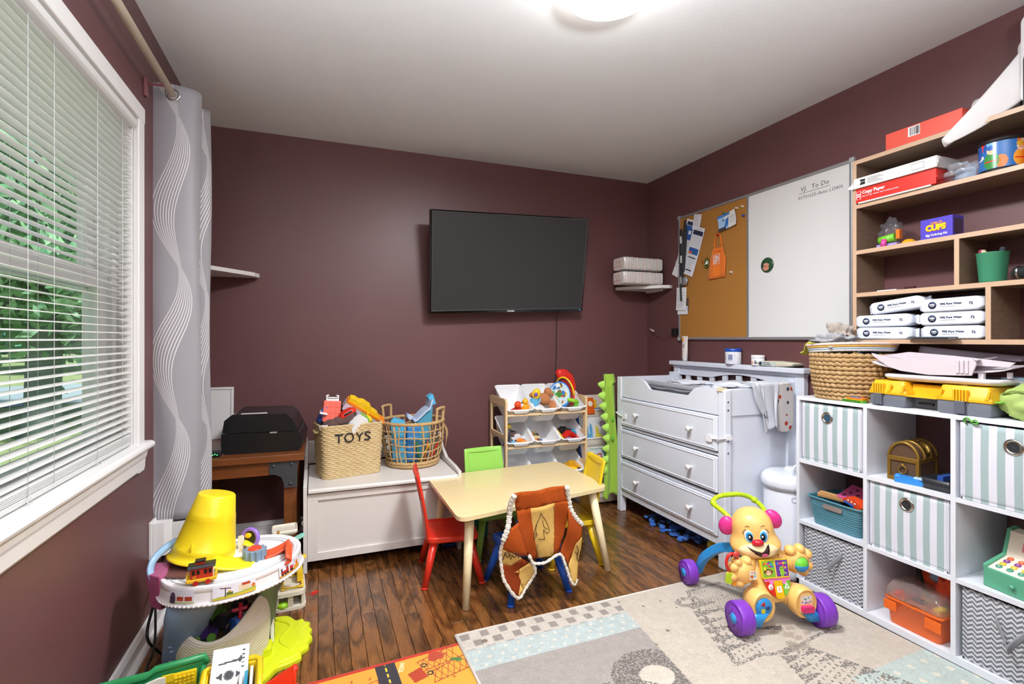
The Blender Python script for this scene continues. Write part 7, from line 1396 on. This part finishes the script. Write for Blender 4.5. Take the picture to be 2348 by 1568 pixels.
t = thing('toy_bag', 'clear plastic bag of small toys in the second compartment from the top', 'bag', (2.33, 1.46, 1.5875), RZ); blob('film', (0, .02, .07), (.042, .03, .055), MB('bag_film', '#8f939a', .12, trans=.6, alpha=.4).m, t, 41, .5); M().cyl((-.035, .0, .034), (.03, .0, .04), .018, n=16).ob('green_tube', pl('#79c93a'), t); M().cyl((-.008, -.022, 0), (-.006, -.02, .034), .012, .01, n=14).ob('pink_cup', pl('#d6489a'), t); M().box(-.045, .04, -.012, .03, 0, .016).ob('purple_block', pl('#9a8fd0'), t, bevel=.003); M().box(.035, .05, -.01, .01, .03, .07).ob('orange_label', pl('#e0782a'), t)
t = thing('yellow_egg', 'small amber plastic egg half beside the toy bag', 'toy', (2.34, 1.385, 1.5875), RZ); M().lathe([(.001, .024), (.015, .021), (.025, .012), (.028, 0)], 20).ob('shell', pl('#e0a01f', .15), t); M().lathe([(.028, 0), (.031, .001), (.031, .004), (.027, .004)], 20).ob('rim', pl('#e0a01f', .15), t)
t = thing('coloring_kit_box', 'purple egg coloring kit box on the bookshelf', 'box', (2.30, 1.318, 1.5875), RZ + R(-3)); M().box(0, .115, 0, .065, 0, .082).ob('carton', P('carton_purple', '#5548c0', .35), t, bevel=.001); M().box(.1152, .1156, .008, .058, .01, .07).ob('side_picture', pl('#4a3a52'), t)
text('Color N', .012, P('carton_orange', '#f0a01f', .4), t, (.058, -.0006, .063), (PI / 2, 0, 0), bold=.0004); text('CUPS', .031, P('carton_yellow', '#f5d51f', .4), t, (.056, -.001, .043), (PI / 2, 0, 0), bold=.0014, sp=.95); text('CUPS', .031, P('carton_orange2', '#e8641f', .4), t, (.056, -.0004, .043), (PI / 2, 0, 0), bold=.003, sp=.95); text('Egg Coloring Kit', .0115, WT, t, (.058, -.0006, .016), (PI / 2, 0, 0), bold=.0003)
t = thing('paper_scrap', 'thin white folded paper in the third compartment', 'paper', (2.3, 1.49, 1.3945), RZ); M().box(0, .08, 0, .06, 0, .004).ob('sheet', WHITE, t); M().box(.0, .08, 0, .002, .004, .005).ob('fold', WHITE, t)
t = thing('small_toy_car', 'tiny dark toy car on the third shelf', 'toy car', (2.33, 1.375, 1.3945), RZ); M().box(-.02, .02, -.008, .008, .004, .014).ob('body', pl('#4a2528'), t, bevel=.002); M().cyl((-.012, -.009, .004), (-.012, .009, .004), .004).cyl((.012, -.009, .004), (.012, .009, .004), .004).ob('wheel', BLKM, t)
t = thing('green_cup', 'dark green plastic cup holding odds and ends on the third shelf', 'cup', (2.33, 1.096, 1.3945), RZ); M().lathe([(0, .0), (.036, 0), (.038, .004), (.046, .108), (.0475, .11), (.045, .11), (.035, .006), (0, .006)], 36).ob('cup', pl('#3f8f6c', .4), t)
for x, c, r_, nm in ((-.02, '#a3365a', 16, 'maroon marker pen leaning in the green cup'), (.004, '#d9c8a6', 20, 'cream wooden stick leaning in the green cup'), (.022, '#3a3f45', 12, 'dark grey pen leaning in the green cup')):
    u = thing('cup_item', nm, 'pen', (2.33, 1.096 - x * .5, 1.43), group='pens in the green cup', rot=(0, R(-r_) if x < .02 else R(r_), RZ)); M().cyl((0, 0, -.02), (0, 0, .09), .0085, n=14).ob('barrel', pl(c), u); M().cyl((0, 0, .09), (0, 0, .094), .0085, .007, n=14).ob('tip', pl(c), u)
t = thing('dark_bottle', 'dark metallic bottle lying on the third shelf at the right edge', 'bottle', (2.33, 1.035, 1.423), RZ); M().lathe([(.001, 0), (.018, .002), (.022, .01), (.0215, .03), (.024, .034), (.028, .05), (.028, .12), (0, .12)], 24).ob('body', P('bottle_dark', '#3b3f42', .25, metal=.5), t, (0, 0, 0), (0, PI / 2, 0)); M().lathe([(.0222, .012), (.0235, .015), (.0222, .018)], 24).ob('ring', CH, t, (0, 0, 0), (0, PI / 2, 0))
WP, NAVY = P('wipes_film', '#dfe6f2', .3), P('print_navy', '#243352', .5)
def wipes(label, y, z_, w_, tilt, rz=0, x=2.272, col=None):
    t = thing('wipes_pack', label, 'wipes pack', (x, y, z_), group='packs of wipes in the lowest compartment', rot=(0, tilt, RZ + rz)); h = .052; f = WP
    M().loft([[(X_ * 1.0, y_, zz) for y_, zz in rr(.004 + o_, .1 - o_, o_, h - o_, max(.003, .008 - o_ * .3))] for X_, o_ in ((0, .014), (.014, .003), (.024, 0), (w_ - .024, 0), (w_ - .014, .003), (w_, .014))]).ob('pack', f, t)
    q = M(); q.prism([(-.012, .008), (.002, .012), (.002, .042), (-.012, .044)], 'y', .04, .046); q.prism([(w_ - .002, .012), (w_ + .012, .006), (w_ + .012, .046), (w_ - .002, .042)], 'y', .04, .046); q.ob('crimped_end', f, t)
    M().lathe([(.001, .0012), (.0145, .0012), (.0145, 0)], 24).ob('navy_roundel', NAVY, t, (.055, .0042, .026), (PI / 2, 0, 0)); text('Millie', .0085, WT, t, (.055, .0024, .028), (PI / 2, 0, 0), bold=.0003); text('MOON', .004, WT, t, (.055, .0024, .021), (PI / 2, 0, 0))
    text('99% Pure Water', .0108, NAVY, t, (.082, .0032, .029), (PI / 2, 0, 0), al='LEFT', bold=.0002); M().box(.082, .135, .003, .004, .0185, .0192).ob('rule_line', NAVY, t); text('72', .013, NAVY, t, (w_ - .036, .0032, .026), (PI / 2, 0, 0), bold=.0003)
    return t
wipes('wipes pack lowest at the left, standing out past the shelf side', 1.572, 1.1845, .23, 0, R(2), 2.266); wipes('wipes pack second up at the left, on the lowest left one', 1.574, 1.2375, .23, R(-1), R(3), 2.268); wipes('wipes pack topmost at the left, tilted up to the right', 1.512, 1.29, .215, R(-7), R(2), 2.275)
wipes('wipes pack lowest at the right, behind the dark tablet', 1.318, 1.186, .22, 0, 0, 2.285); wipes('wipes pack second up at the right, under the topmost one', 1.322, 1.239, .224, R(-1), 0, 2.28); wipes('wipes pack topmost at the right, beside the upright', 1.318, 1.292, .22, R(-1), R(-2), 2.276)
t = thing('dark_tablet', 'thin dark grey tablet lying in front of the right wipes packs', 'tablet', (2.262, 1.345, 1.1845), RZ + R(-4)); M().prism(rr(0, .175, 0, .02, .008), 'z', 0, .01).ob('body', P('tablet_grey', '#55585c', .35), t, bevel=.003); M().box(.02, .15, -.0005, .0, .002, .006).ob('edge_band', BLKM, t)

# ---------------------------------------------------------------- on the notice board (local x to the right from its left edge, z up)
def pin(label, x, z_, w_, h, art, rot=0, dy=-.017, nm='paper', bendk=.01, cat='paper', grp='papers pinned to the cork board', thick=.0006):
    t = thing(nm, label, cat, (XR + dy, 2.985 - x, z_), group=grp, rot=Euler((0, 0, RZ))); art.ob('sheet', t, (0, 0, 0), (PI / 2, 0, 0), rough=.6, fn=lambda a, b: ((a - w_ / 2) * math.cos(rot) - (b - h / 2) * math.sin(rot), (a - w_ / 2) * math.sin(rot) + (b - h / 2) * math.cos(rot), bendk * ((a / w_ - .5) ** 2 + (b / h - .5) ** 2)), thick=thick); return t
def doc(w_, h, blocks, seed):
    p = Print(w_, h, .0028, '#e2e4ea'); g = np.random.default_rng(seed)
    for k in range(int(h / .008) - 2):
        y = h - .012 - k * .008; p.rect(.008, w_ - .01 - g.uniform(0, w_ * .4), y, y + .0026, '#a9adb5')
    for b_ in blocks: p.rect(*b_)
    return p
NV, BB = '#2a2f4a', '#2f5fa8'
pin('long white flyer with navy and blue blocks pinned at the top left of the cork', .085, 1.865, .115, .34, doc(.115, .34, [(0, .115, .22, .335, '#e2e4ea'), (.012, .103, .3, .325, NV), (.012, .103, .2, .298, BB), (.045, .07, .24, .265, '#eef0f4'), (.02, .09, .02, .03, NV)], 1), R(-22))
pin('white flyer with a table and orange-blue block overlapping the long flyer', .155, 1.80, .12, .34, doc(.12, .34, [(.012, .11, .285, .315, NV), (.01, .112, .2, .285, '#d4d8e0'), (.012, .108, .15, .195, BB), (.012, .05, .15, .166, '#c9653a'), (.02, .1, .12, .128, NV), (.02, .09, .03, .04, NV)], 2), R(-22), -.019)
pin('small lined note card pinned over the flyers', .195, 2.0, .075, .1, doc(.075, .1, [], 3), R(-14), -.021); pin('corner of white paper sticking out past the left frame', -.02, 1.70, .07, .11, Print(.07, .11, .004, '#dcdde2'), R(-28), -.015)
pc = Print(.15, .1, .0025, '#e3e3e0'); pc.put((pc.X + pc.Y * .4) < .085, '#9fc0e6').poly([(.045, .02), (.06, .065), (.085, .075), (.075, .02)], '#2f6fc0').rect(0, .06, 0, .02, '#3a3f48').put((pc.Y > .085) & (pc.X < .1), '#3f78c0'); [pc.rect(.09, .14, .03 + k * .009, .033 + k * .009, '#b3b5ba') for k in range(5)]
pin('postcard with a blue sky picture pinned near the top right of the cork', .475, 1.945, .15, .1, pc, R(8), -.022, 'postcard', .03, 'postcard')
pin('white notepad page hanging at the lower left of the board', .035, 1.475, .1, .165, doc(.1, .165, [], 7), R(-3), -.024, 'notepad', .004, 'notepad', thick=.006)
lc = Print(.11, .06, .0025, '#e2e4ea'); lc.rect(.0, .11, .03, .055, '#c3cbe0').rect(.01, .06, .035, .05, '#8a98c0'); pin('small card at the bottom of the hanging notepad', .045, 1.388, .11, .05, lc, R(-2), -.021, 'small_card', .003, 'card'); pin('dark photo card peeking out behind the notepad', .075, 1.43, .06, .1, Print(.06, .1, .01, '#5a4038'), R(-2), -.018, 'photo_card', .002, 'card')
la = thing('lanyard', 'black lanyards with white badges hanging at the left edge of the cork', 'lanyard', (XR - .024, 2.95, 1.4), RZ)
for pts, nm in (((( .045, 0, .635), (.035, -.006, .5), (.032, -.008, .35), (.02, -.006, .24), (.03, -.004, .2)), 'strap'), (((.045, 0, .635), (.055, -.008, .55), (.045, -.01, .38), (.03, -.006, .27)), 'strap'), (((-.002, 0, .58), (.0, -.006, .4), (.002, -.006, .2), (.01, -.006, .06)), 'strap')): M().tube(spl(pts, 6), .0135, 8, flat=.25).ob(nm, fab('#2c2d30'), la)
for x, z_ in ((.004, .5), (.006, .36), (.0, .21)): M().box(x - .01, x + .011, -.013, -.009, z_ - .026, z_ + .026).ob('white_badge', WHITE, la)
M().lathe([(.001, .012), (.026, .012), (.03, .006), (.03, 0)], 24).ob('silver_reel', P('reel_silver', '#a9adb2', .35, metal=.6), la, (.045, -.004, .2), (PI / 2, 0, 0)); M().box(.022, .034, -.012, -.006, .17, .21).ob('clip', CH, la)
ap = thing('mini_apron', 'tiny orange apron with a square white emblem pinned to the cork', 'apron', (XR - .018, 2.61, 1.585), RZ)
APO = fab('#e8771c'); patch('bib', [(-.075, .0), (.078, .004), (.085, .12), (.055, .2), (-.02, .205), (-.06, .13)], APO, lambda x, z_: -.004 + .003 * math.sin(x * 60), .003, ap); M().tube(spl([(-.012, -.004, .2), (-.012, -.005, .25), (.01, -.006, .29), (.035, -.006, .285), (.045, -.005, .24), (.05, -.004, .2)], 6), .006, 8, flat=.35).ob('neck_loop', APO, ap); M().tube([(-.02, -.006, .178), (.04, -.006, .18)], .002, 5).ob('seam', fab('#c9621a'), ap)
em = M(); em.tube([(-.022, -.0085, .095), (.03, -.0085, .095), (.03, -.0085, .158), (-.022, -.0085, .158)], .0018, 5, True); em.ob('emblem_frame', WT, ap); text('THE', .014, WT, ap, (-.004, -.0085, .143), (PI / 2, 0, 0), bold=.0005).rotation_euler = (PI / 2, R(-42), 0); text('HOME', .016, WT, ap, (.002, -.0085, .129), (PI / 2, R(-42), 0), bold=.0006); text('DEPOT', .016, WT, ap, (.009, -.0085, .114), (PI / 2, R(-42), 0), bold=.0006, sx=.9); M().ell((.018, -.01, .288), (.014, .006, .006), 10, 6).ob('red_pin', RED, ap)
ke = thing('key_tag', 'black and yellow hexagonal badge pinned left of the tiny apron', 'badge', (XR - .018, 2.70, 1.70), RZ); hx6 = [(.03 * math.cos(a), .036 * math.sin(a)) for a in (PI / 2 + k * PI / 3 for k in range(6))]; M().prism(hx6, 'y', -.006, 0).ob('badge', BLKM, ke); M().tube([(x * .8, -.0065, z_ * .8) for x, z_ in hx6], .002, 5, True).ob('yellow_line', pl('#b9c22a'), ke); M().prism([(-.012, -.012), (.014, -.006), (.01, .016), (-.004, .012)], 'y', -.0075, -.005).ob('white_shape', WT, ke); M().ell((-.03, -.008, .014), (.01, .006, .005), 8, 6).ob('red_pin', RED, ke)
for k, (x, z_, c) in enumerate(((.44, 2.0, '#2f7a5a'), (.485, 1.995, '#2f7a5a'), (.44, 1.955, '#2f7a5a'), (.6, 1.95, '#2a4fb5'), (.545, 2.01, '#d8d4cc'), (.59, 2.01, '#d8d4cc'), (.5, 1.612, '#d8d4cc'))):
    t = thing('push_pin', ['upper left green push pin', 'upper right green push pin', 'lower green push pin', 'blue push pin', 'left white push pin near the top edge', 'right white push pin near the top edge', 'lone white push pin right of the tiny apron'][k] + ' in the cork', 'push pin', (XR - .014, 2.985 - x, z_), RZ, 'push pins in the cork board'); M().lathe([(.001, .016), (.006, .015), (.0045, .008), (.0075, .002), (.0075, 0)], 10).ob('head', pl(c), t, (0, 0, 0), (PI / 2, 0, 0))
    M().cyl((0, 0, 0), (0, .002, 0), .001, n=6).ob('point', CH, t)
mg = thing('round_magnet', 'round dark green magnet with a pink hand drawing on the whiteboard', 'magnet', (XR - .015, 2.212, 1.62), RZ); M().lathe([(.001, .007), (.04, .006), (.044, .002), (.044, 0)], 36).ob('disc', pl('#23492f', .25), mg, (0, 0, 0), (PI / 2, 0, 0)); M().ell((-.004, -.0075, -.018), (.022, .003, .016), 14, 8).tube([(-.012, -.008, -.01), (-.01, -.0085, .01)], .006, 8).tube([(0, -.008, -.01), (.002, -.0085, .012)], .006, 8).tube([(.012, -.008, -.012), (.014, -.0085, .006)], .005, 8).ob('pink_hand', pl('#c98a72'), mg); text('THIS MEAN', .008, pl('#3f6a4a'), mg, (0, -.0078, .026), (PI / 2, 0, 0))
MKI = P('marker_grey', '#55575c', .6)
def script(s_, x, z_, sz, rot=0): text(s_, sz, MKI, bo, (-.0146, -x, z_), (PI / 2, 0, RZ), name='handwriting', depth=.0002, al='LEFT', shear=.15, sp=1.1)
script('VJ.  To Do', .99, 2.0, .034); script('01731525-Auto LOAN', .975, 1.955, .0245); M().box(-.0148, -.0144, -1.16, -.98, 1.978, 1.98).ob('underline', MKI, bo)

# ---------------------------------------------------------------- on and around the changing dresser
cp_ = thing('changing_pad', 'grey changing pad in the tray of the white dresser', 'changing pad', (2.2, 2.5, .79)); PADM = P('pad_grey', '#9799a0', .8, bump=.4, bscale=120)
M().grid(lambda a, b: ((a - .5) * .36, (b - .5) * .8, .02 + .075 * abs(2 * a - 1) ** 1.6 + .012 * math.sin(b * 26) * .3), 20, 30).ob('pad', PADM, cp_, solid=.03); M().tube([(-.17, y, .105) for y in np.linspace(-.36, .36, 12)], .018, 10).ob('raised_edge', PADM, cp_)
G12 = 'baby clothes on the changing pad'
garment('white baby vest spread at the left of the changing pad', (2.2, 2.55, .905), (.12, .16, .02), '#d8dce6', 50, .42, nm='baby_garment', grp=G12); garment('white patterned baby clothes bunched along the changing pad', (2.19, 2.25, .915), (.12, .15, .022), '#cfd5e0', 52, .45, nm='baby_garment', grp=G12); garment('grey patterned baby suit lying at the back of the changing pad', (2.31, 2.3, .915), (.08, .15, .022), '#b4b8c0', 53, .45, nm='baby_garment', grp=G12)
def drape(label, x0, w_, z0, drop, col, seed, grp=None, nm='baby_garment', taper=.4, art=None):
    t = thing(nm, label, 'clothing', (x0, 2.0, z0), group=grp)
    def f(a, b):
        over = min(1, b / .25); k = max(0, (b - .25) / .75); x = (a - .5) * w_ * (1 - taper * k * .6) + .03 * k + .012 * math.sin(a * 8 + seed + k * 3); y = .06 * (1 - over) - .012 * over - .014 * abs(math.sin(a * 7 + seed)) * (.3 + k); return (x, y, .012 * (1 - over) * 1 + .006 * over - drop * k - .02 * math.sin(a * 5 + seed) * k)
    M().grid(f, 26, 26).ob('cloth', art or fab(col), t, solid=.004); return t
drape('white baby suit hanging over the near end of the dresser', 2.2, .17, .945, .24, '#ccd1da', 1.2, G12, taper=.9); drape('pale grey baby sleeve hanging beside the white suit', 2.155, .1, .94, .16, '#b9bec8', 3.4, G12, taper=.9)
bibm = MB('animal_print', '#e2ddd8', .85); o = bibm.coord('Object'); vx = bibm.node('ShaderNodeTexVoronoi'); vx.inputs['Scale'].default_value = 26; bibm.t.links.new(o, vx.inputs[0]); dsp_ = S(bibm.t, vx.outputs['Distance']); sp_ = bibm.node('ShaderNodeSeparateColor'); bibm.t.links.new(vx.outputs['Color'], sp_.inputs[0]); r1 = S(bibm.t, sp_.outputs[0]); r2 = S(bibm.t, sp_.outputs[1])
bibm.color(bibm.mix(dsp_.lt(.34) * r2.gt(.25), lin('#e4e0dc'), bibm.mix(r1.lt(.5), lin('#44485a'), lin('#c24a2a')))); bibm = bibm.m
bb = thing('burp_cloth', 'cream burp cloth printed with little animals hanging at the dresser end', 'cloth', (2.33, 1.988, .69)); ol = rr(-.06, .06, 0, .255, .045); M().loft([[(x * k, y, .1275 + (z_ - .1275) * (k * .2 + .8)) for x, z_ in ol] for k, y in ((.94, -.004), (1, 0), (1, .003), (.94, .006))]).ob('cloth', bibm, bb); M().tube([(x, -.001, z_) for x, z_ in ol], .003, 6, True).ob('piped_edge', fab('#d8d4d0'), bb); M().grid(lambda a, b: ((a - .5) * .11, .005 + .05 * b, .25 + .008 * math.sin(b * PI)), 6, 6).ob('fold_over', bibm, bb, solid=.004)
LG = 1.0285
t = thing('lotion_tube', 'white and orange lotion tube standing on the headboard ledge', 'lotion tube', (2.425, 2.885, LG), RZ); M().loft([[(rx_ * math.cos(a), ry_ * math.sin(a), z_) for a in (2 * PI * k / 24 for k in range(24))] for rx_, ry_, z_ in ((.018, .018, .022), (.022, .019, .026), (.026, .014, .09), (.03, .006, .165), (.03, .002, .178))]).ob('tube', P('tube_cream', '#e3ddd6', .35), t); M().lathe([(0, 0), (.017, 0), (.018, .022), (0, .024)], 20).ob('cap', P('tube_cap', '#c9cdd0', .3), t); M().ell((-.014, -.0075, .155), (.012, .002, .014), 12, 6).ob('orange_spot', pl('#eba33a'), t); text('baby', .012, P('print_tan', '#8a7a6a', .6), t, (.002, -.0142, .115), (PI / 2 - .05, 0, 0)); text('LAIT', .011, P('print_tan', '#8a7a6a', .6), t, (.002, -.0155, .1), (PI / 2 - .05, 0, 0))
def jar(label, y, r_, h, lid, nm, lidh):
    t = thing(nm, label, 'jar', (2.425, y, LG), RZ); M().lathe([(0, 0), (r_ * .95, 0), (r_, .004), (r_, h - lidh), (r_ * .93, h - lidh), (0, h - lidh)], 32).ob('jar', P('jar_white', '#e4e6ea', .3), t); M().lathe([(r_ * 1.02, h - lidh), (r_ * 1.04, h - lidh + .002), (r_ * 1.04, h - .003), (r_ * .98, h), (0, h)], 32).ob('lid', lid, t); return t
t = jar('white ointment jar with a deep blue lid on the headboard ledge', 2.44, .047, .098, pl('#1f4fb0'), 'ointment_jar', .02)
lb = Print(.1, .05, .0014, '#dfe2e8'); [lb.rect(.004, .04 - .004 * (k % 3), .008 + k * .005, .0105 + k * .005, '#5a6a9a') for k in range(7)]; lb.rect(.055, .08, .008, .045, '#3a4a8a'); [lb.rect(.057, .078, .012 + k * .006, .014 + k * .006, '#dfe2e8') for k in range(5)]
lb.ob('label', t, (0, 0, .016), rough=.4, fn=lambda x, y: (.0476 * math.sin(x / .0476 - 1.0), -.0476 * math.cos(x / .0476 - 1.0), y))
t = jar('small white jar with a pink fruit label on the headboard ledge', 2.25, .036, .062, WT, 'cream_jar', .016); M().ell((-.006, -.034, .018), (.01, .003, .009), 10, 6).ob('fruit_mark', pl('#e0a07a'), t); M().box(.008, .018, -.0365, -.03, .012, .03).ob('text_mark', P('print_grey', '#77777a', .6), t)
t = thing('wipes_packet', 'open cream packet of wipes lying on the headboard ledge', 'wipes pack', (2.395, 2.215, LG), RZ + R(3)); CRP = P('packet_cream', '#d3cdb8', .45); M().loft([[(x, y, z_) for y, z_ in rr(.0, .085, o_, .032 - o_, .008)] for x, o_ in ((-.02, .012), (.0, .003), (.1, 0), (.16, .003), (.2, .006), (.235, .013))]).ob('pack', CRP, t); M().prism([(.0, .004), (.11, .004), (.11, .026), (.0, .026)], 'y', -.0015, .0).ob('printed_band', P('packet_band', '#c3cfc9', .45), t); M().lathe([(.001, .001), (.01, .001), (.01, 0)], 16).ob('dark_roundel', NAVY, t, (.012, -.0016, .016), (PI / 2, 0, 0)); text('99% Water', .009, NAVY, t, (.03, -.002, .02), (PI / 2, 0, 0), al='LEFT'); text('Sensitive Wipes', .008, NAVY, t, (.03, -.002, .011), (PI / 2, 0, 0), al='LEFT')
# diaper packs on the corner shelf
def diapers(label, z_, cols, rz):
    t = thing('diaper_pack', label, 'diaper pack', (2.245, 3.19, z_), rz, 'diaper packs on the corner shelf'); g = random.Random(z_); n = 22
    for k in range(n): M().loft([[(x, y, zz) for y, zz in rr(-.075, .075, .004 + g.uniform(0, .003), .098 - g.uniform(0, .004), .018)] for x in (-.17 + k * .0155, -.17 + k * .0155 + .013)]).ob('diaper', P('diaper_' + cols[k % len(cols)][1:], cols[k % len(cols)], .8), t, bevel=.004)
    M().loft([[(x, y, zz) for y, zz in rr(-.08 + o_, .08 - o_, o_, .103 - o_, .02)] for x, o_ in ((-.185, .012), (-.175, .0), (.178, .0), (.186, .012))]).ob('film_wrap', FILM, t); q = M(); [q.ell((-.1875 + .002 * k % 3, -.04 + .02 * k, .03 + .018 * ((k * 2) % 4)), (.003, .006, .008), 8, 5) for k in range(5)]; q.ob('printed_shape', pl('#d97a6a'), t); return t
FILM = bpy.data.materials.new('wrap_film'); FILM.use_nodes = True; ft_ = FILM.node_tree; ft_.nodes.clear(); a_o = ft_.nodes.new('ShaderNodeOutputMaterial'); a_m = ft_.nodes.new('ShaderNodeMixShader'); a_t = ft_.nodes.new('ShaderNodeBsdfTransparent'); a_g = ft_.nodes.new('ShaderNodeBsdfGlossy'); a_g.inputs['Roughness'].default_value = .15; a_m.inputs[0].default_value = .1
ft_.links.new(a_t.outputs[0], a_m.inputs[1]); ft_.links.new(a_g.outputs[0], a_m.inputs[2]); ft_.links.new(a_m.outputs[0], a_o.inputs[0])
diapers('upper pack of folded diapers with pastel edges', 1.6915, ['#e3dcd8', '#dfe6e2', '#e6d8d2', '#e9e6e4'], R(2)); diapers('lower pack of plain white folded diapers, resting on the shelf', 1.5875, ['#e4dedb', '#e9e4e2'], R(-1))
chg = thing('phone_charger', 'black charger plug with a short cable and pale pink end on the right wall', 'charger', (XR, 3.02, 1.235)); M().box(-.035, 0, -.015, .03, -.02, .03).ob('plug', BLKM, chg, bevel=.004); M().tube(spl([(-.02, .03, -.005), (-.03, .09, -.035), (-.03, .16, -.04), (-.035, .21, -.005), (-.035, .24, .012)], 6), .0022, 6).ob('cord', P('cord_maroon', '#5a3a3c', .5), chg); M().cyl((-.035, .235, .01), (-.035, .285, .03), .006, n=10).ob('connector', P('connector_pink', '#e3bdb8', .4), chg)
pail = thing('diaper_pail', 'white cylindrical diaper pail with a ringed lid beside the dresser', 'pail', (2.232, 1.878, 0)); PLW = P('pail_white', '#dfe4ee', .22)
M().lathe([(0, .0), (.108, .0), (.112, .012), (.116, .03), (.116, .43), (.112, .44), (0, .44)], 48).ob('body', PLW, pail); M().lathe([(.112, .44), (.124, .442), (.129, .455), (.129, .475), (.122, .495), (.108, .507), (.094, .51), (0, .512)], 48).ob('lid', PLW, pail); M().lathe([(.12, .438), (.1255, .44), (.12, .444)], 48).ob('lid_seam', P('seam_grey', '#aeb3bd', .4), pail)
M().tube([(-.02 + .022 * math.cos(a), -.06, .534 + .022 * math.sin(a)) for a in (2 * PI * k / 22 for k in range(22))], .007, 8, True).ob('ring_pull', PLW, pail); M().prism([(.0, .51), (.07, .51), (.06, .53), (.01, .53)], 'y', -.03, .03).ob('slider', PLW, pail, bevel=.008); q = M().lathe([(.011, 0), (.013, .0015), (.014, 0)], 20); q.ob('oval_logo', P('seam_grey', '#aeb3bd', .4), pail, (-.0715, -.0925, .4), (PI / 2, 0, R(-38)))
# under the dresser
G13 = 'things kept under the dresser'
t = thing('blue_block_mat', 'blue interlocking toy pieces in the shadow under the dresser', 'toy', (2.1, 2.5, 0), group=G13); gg = random.Random(6); q = M(); [q.at((gg.uniform(-.14, .05), gg.uniform(-.2, .25), .012 + gg.uniform(0, .025)), (gg.uniform(-.4, .4), gg.uniform(-.4, .4), gg.uniform(0, 3))).prism([(-.02, 0), (-.01, .018), (.01, .018), (.02, 0), (.01, -.018), (-.01, -.018)], 'z', -.006, .006) for _ in range(46)]; q.ob('hexagon_piece', pl('#3f6fc0'), t, kind='stuff')
t = thing('yellow_ball', 'yellow ball with a dark seam under the dresser', 'ball', (2.03, 2.17, .045), group=G13); M().ell((0, 0, 0), (.045, .045, .045), 24, 14).ob('ball', pl('#c9b63a'), t); M().tube([(.0455 * math.cos(a), .0455 * math.sin(a), .004) for a in (2 * PI * k / 26 for k in range(26))], .0018, 6, True).ob('seam', BLKM, t)
t = thing('grey_rail', 'thin grey rod lying under the dresser at its far end', 'rod', (2.1, 2.8, .012), R(65), G13); M().cyl((-.12, 0, 0), (.12, 0, 0), .008).ob('rod', GM, t); M().cyl((.12, 0, 0), (.13, 0, 0), .01).ob('end_cap', BLKM, t)
t = thing('blue_ring', 'blue plastic ring on the floor at the right foot of the toy chest', 'toy', (.70, 2.83, .008), 0); M().tube([(.035 * math.cos(a), .025 * math.sin(a), 0) for a in (2 * PI * k / 24 for k in range(24))], .008, 8, True).ob('ring', pl('#2f56c0'), t); M().cb((.035, 0, 0), (.012, .012, .014)).ob('clasp', pl('#2f56c0'), t)
t = thing('teal_box', 'teal plastic box on the floor behind the green chair legs', 'box', (.86, 2.93, 0), R(5)); M().loft([[(x, y, z_) for x, y in rr(-hx, hx, -.08, .08, .02)] for hx, z_ in ((.08, 0), (.09, .15), (.095, .152), (.095, .16))]).ob('tub', pl('#2f8f80', .45), t); M().box(-.1, .1, -.085, .085, .158, .17).ob('lid', pl('#2f8f80', .45), t, bevel=.004)
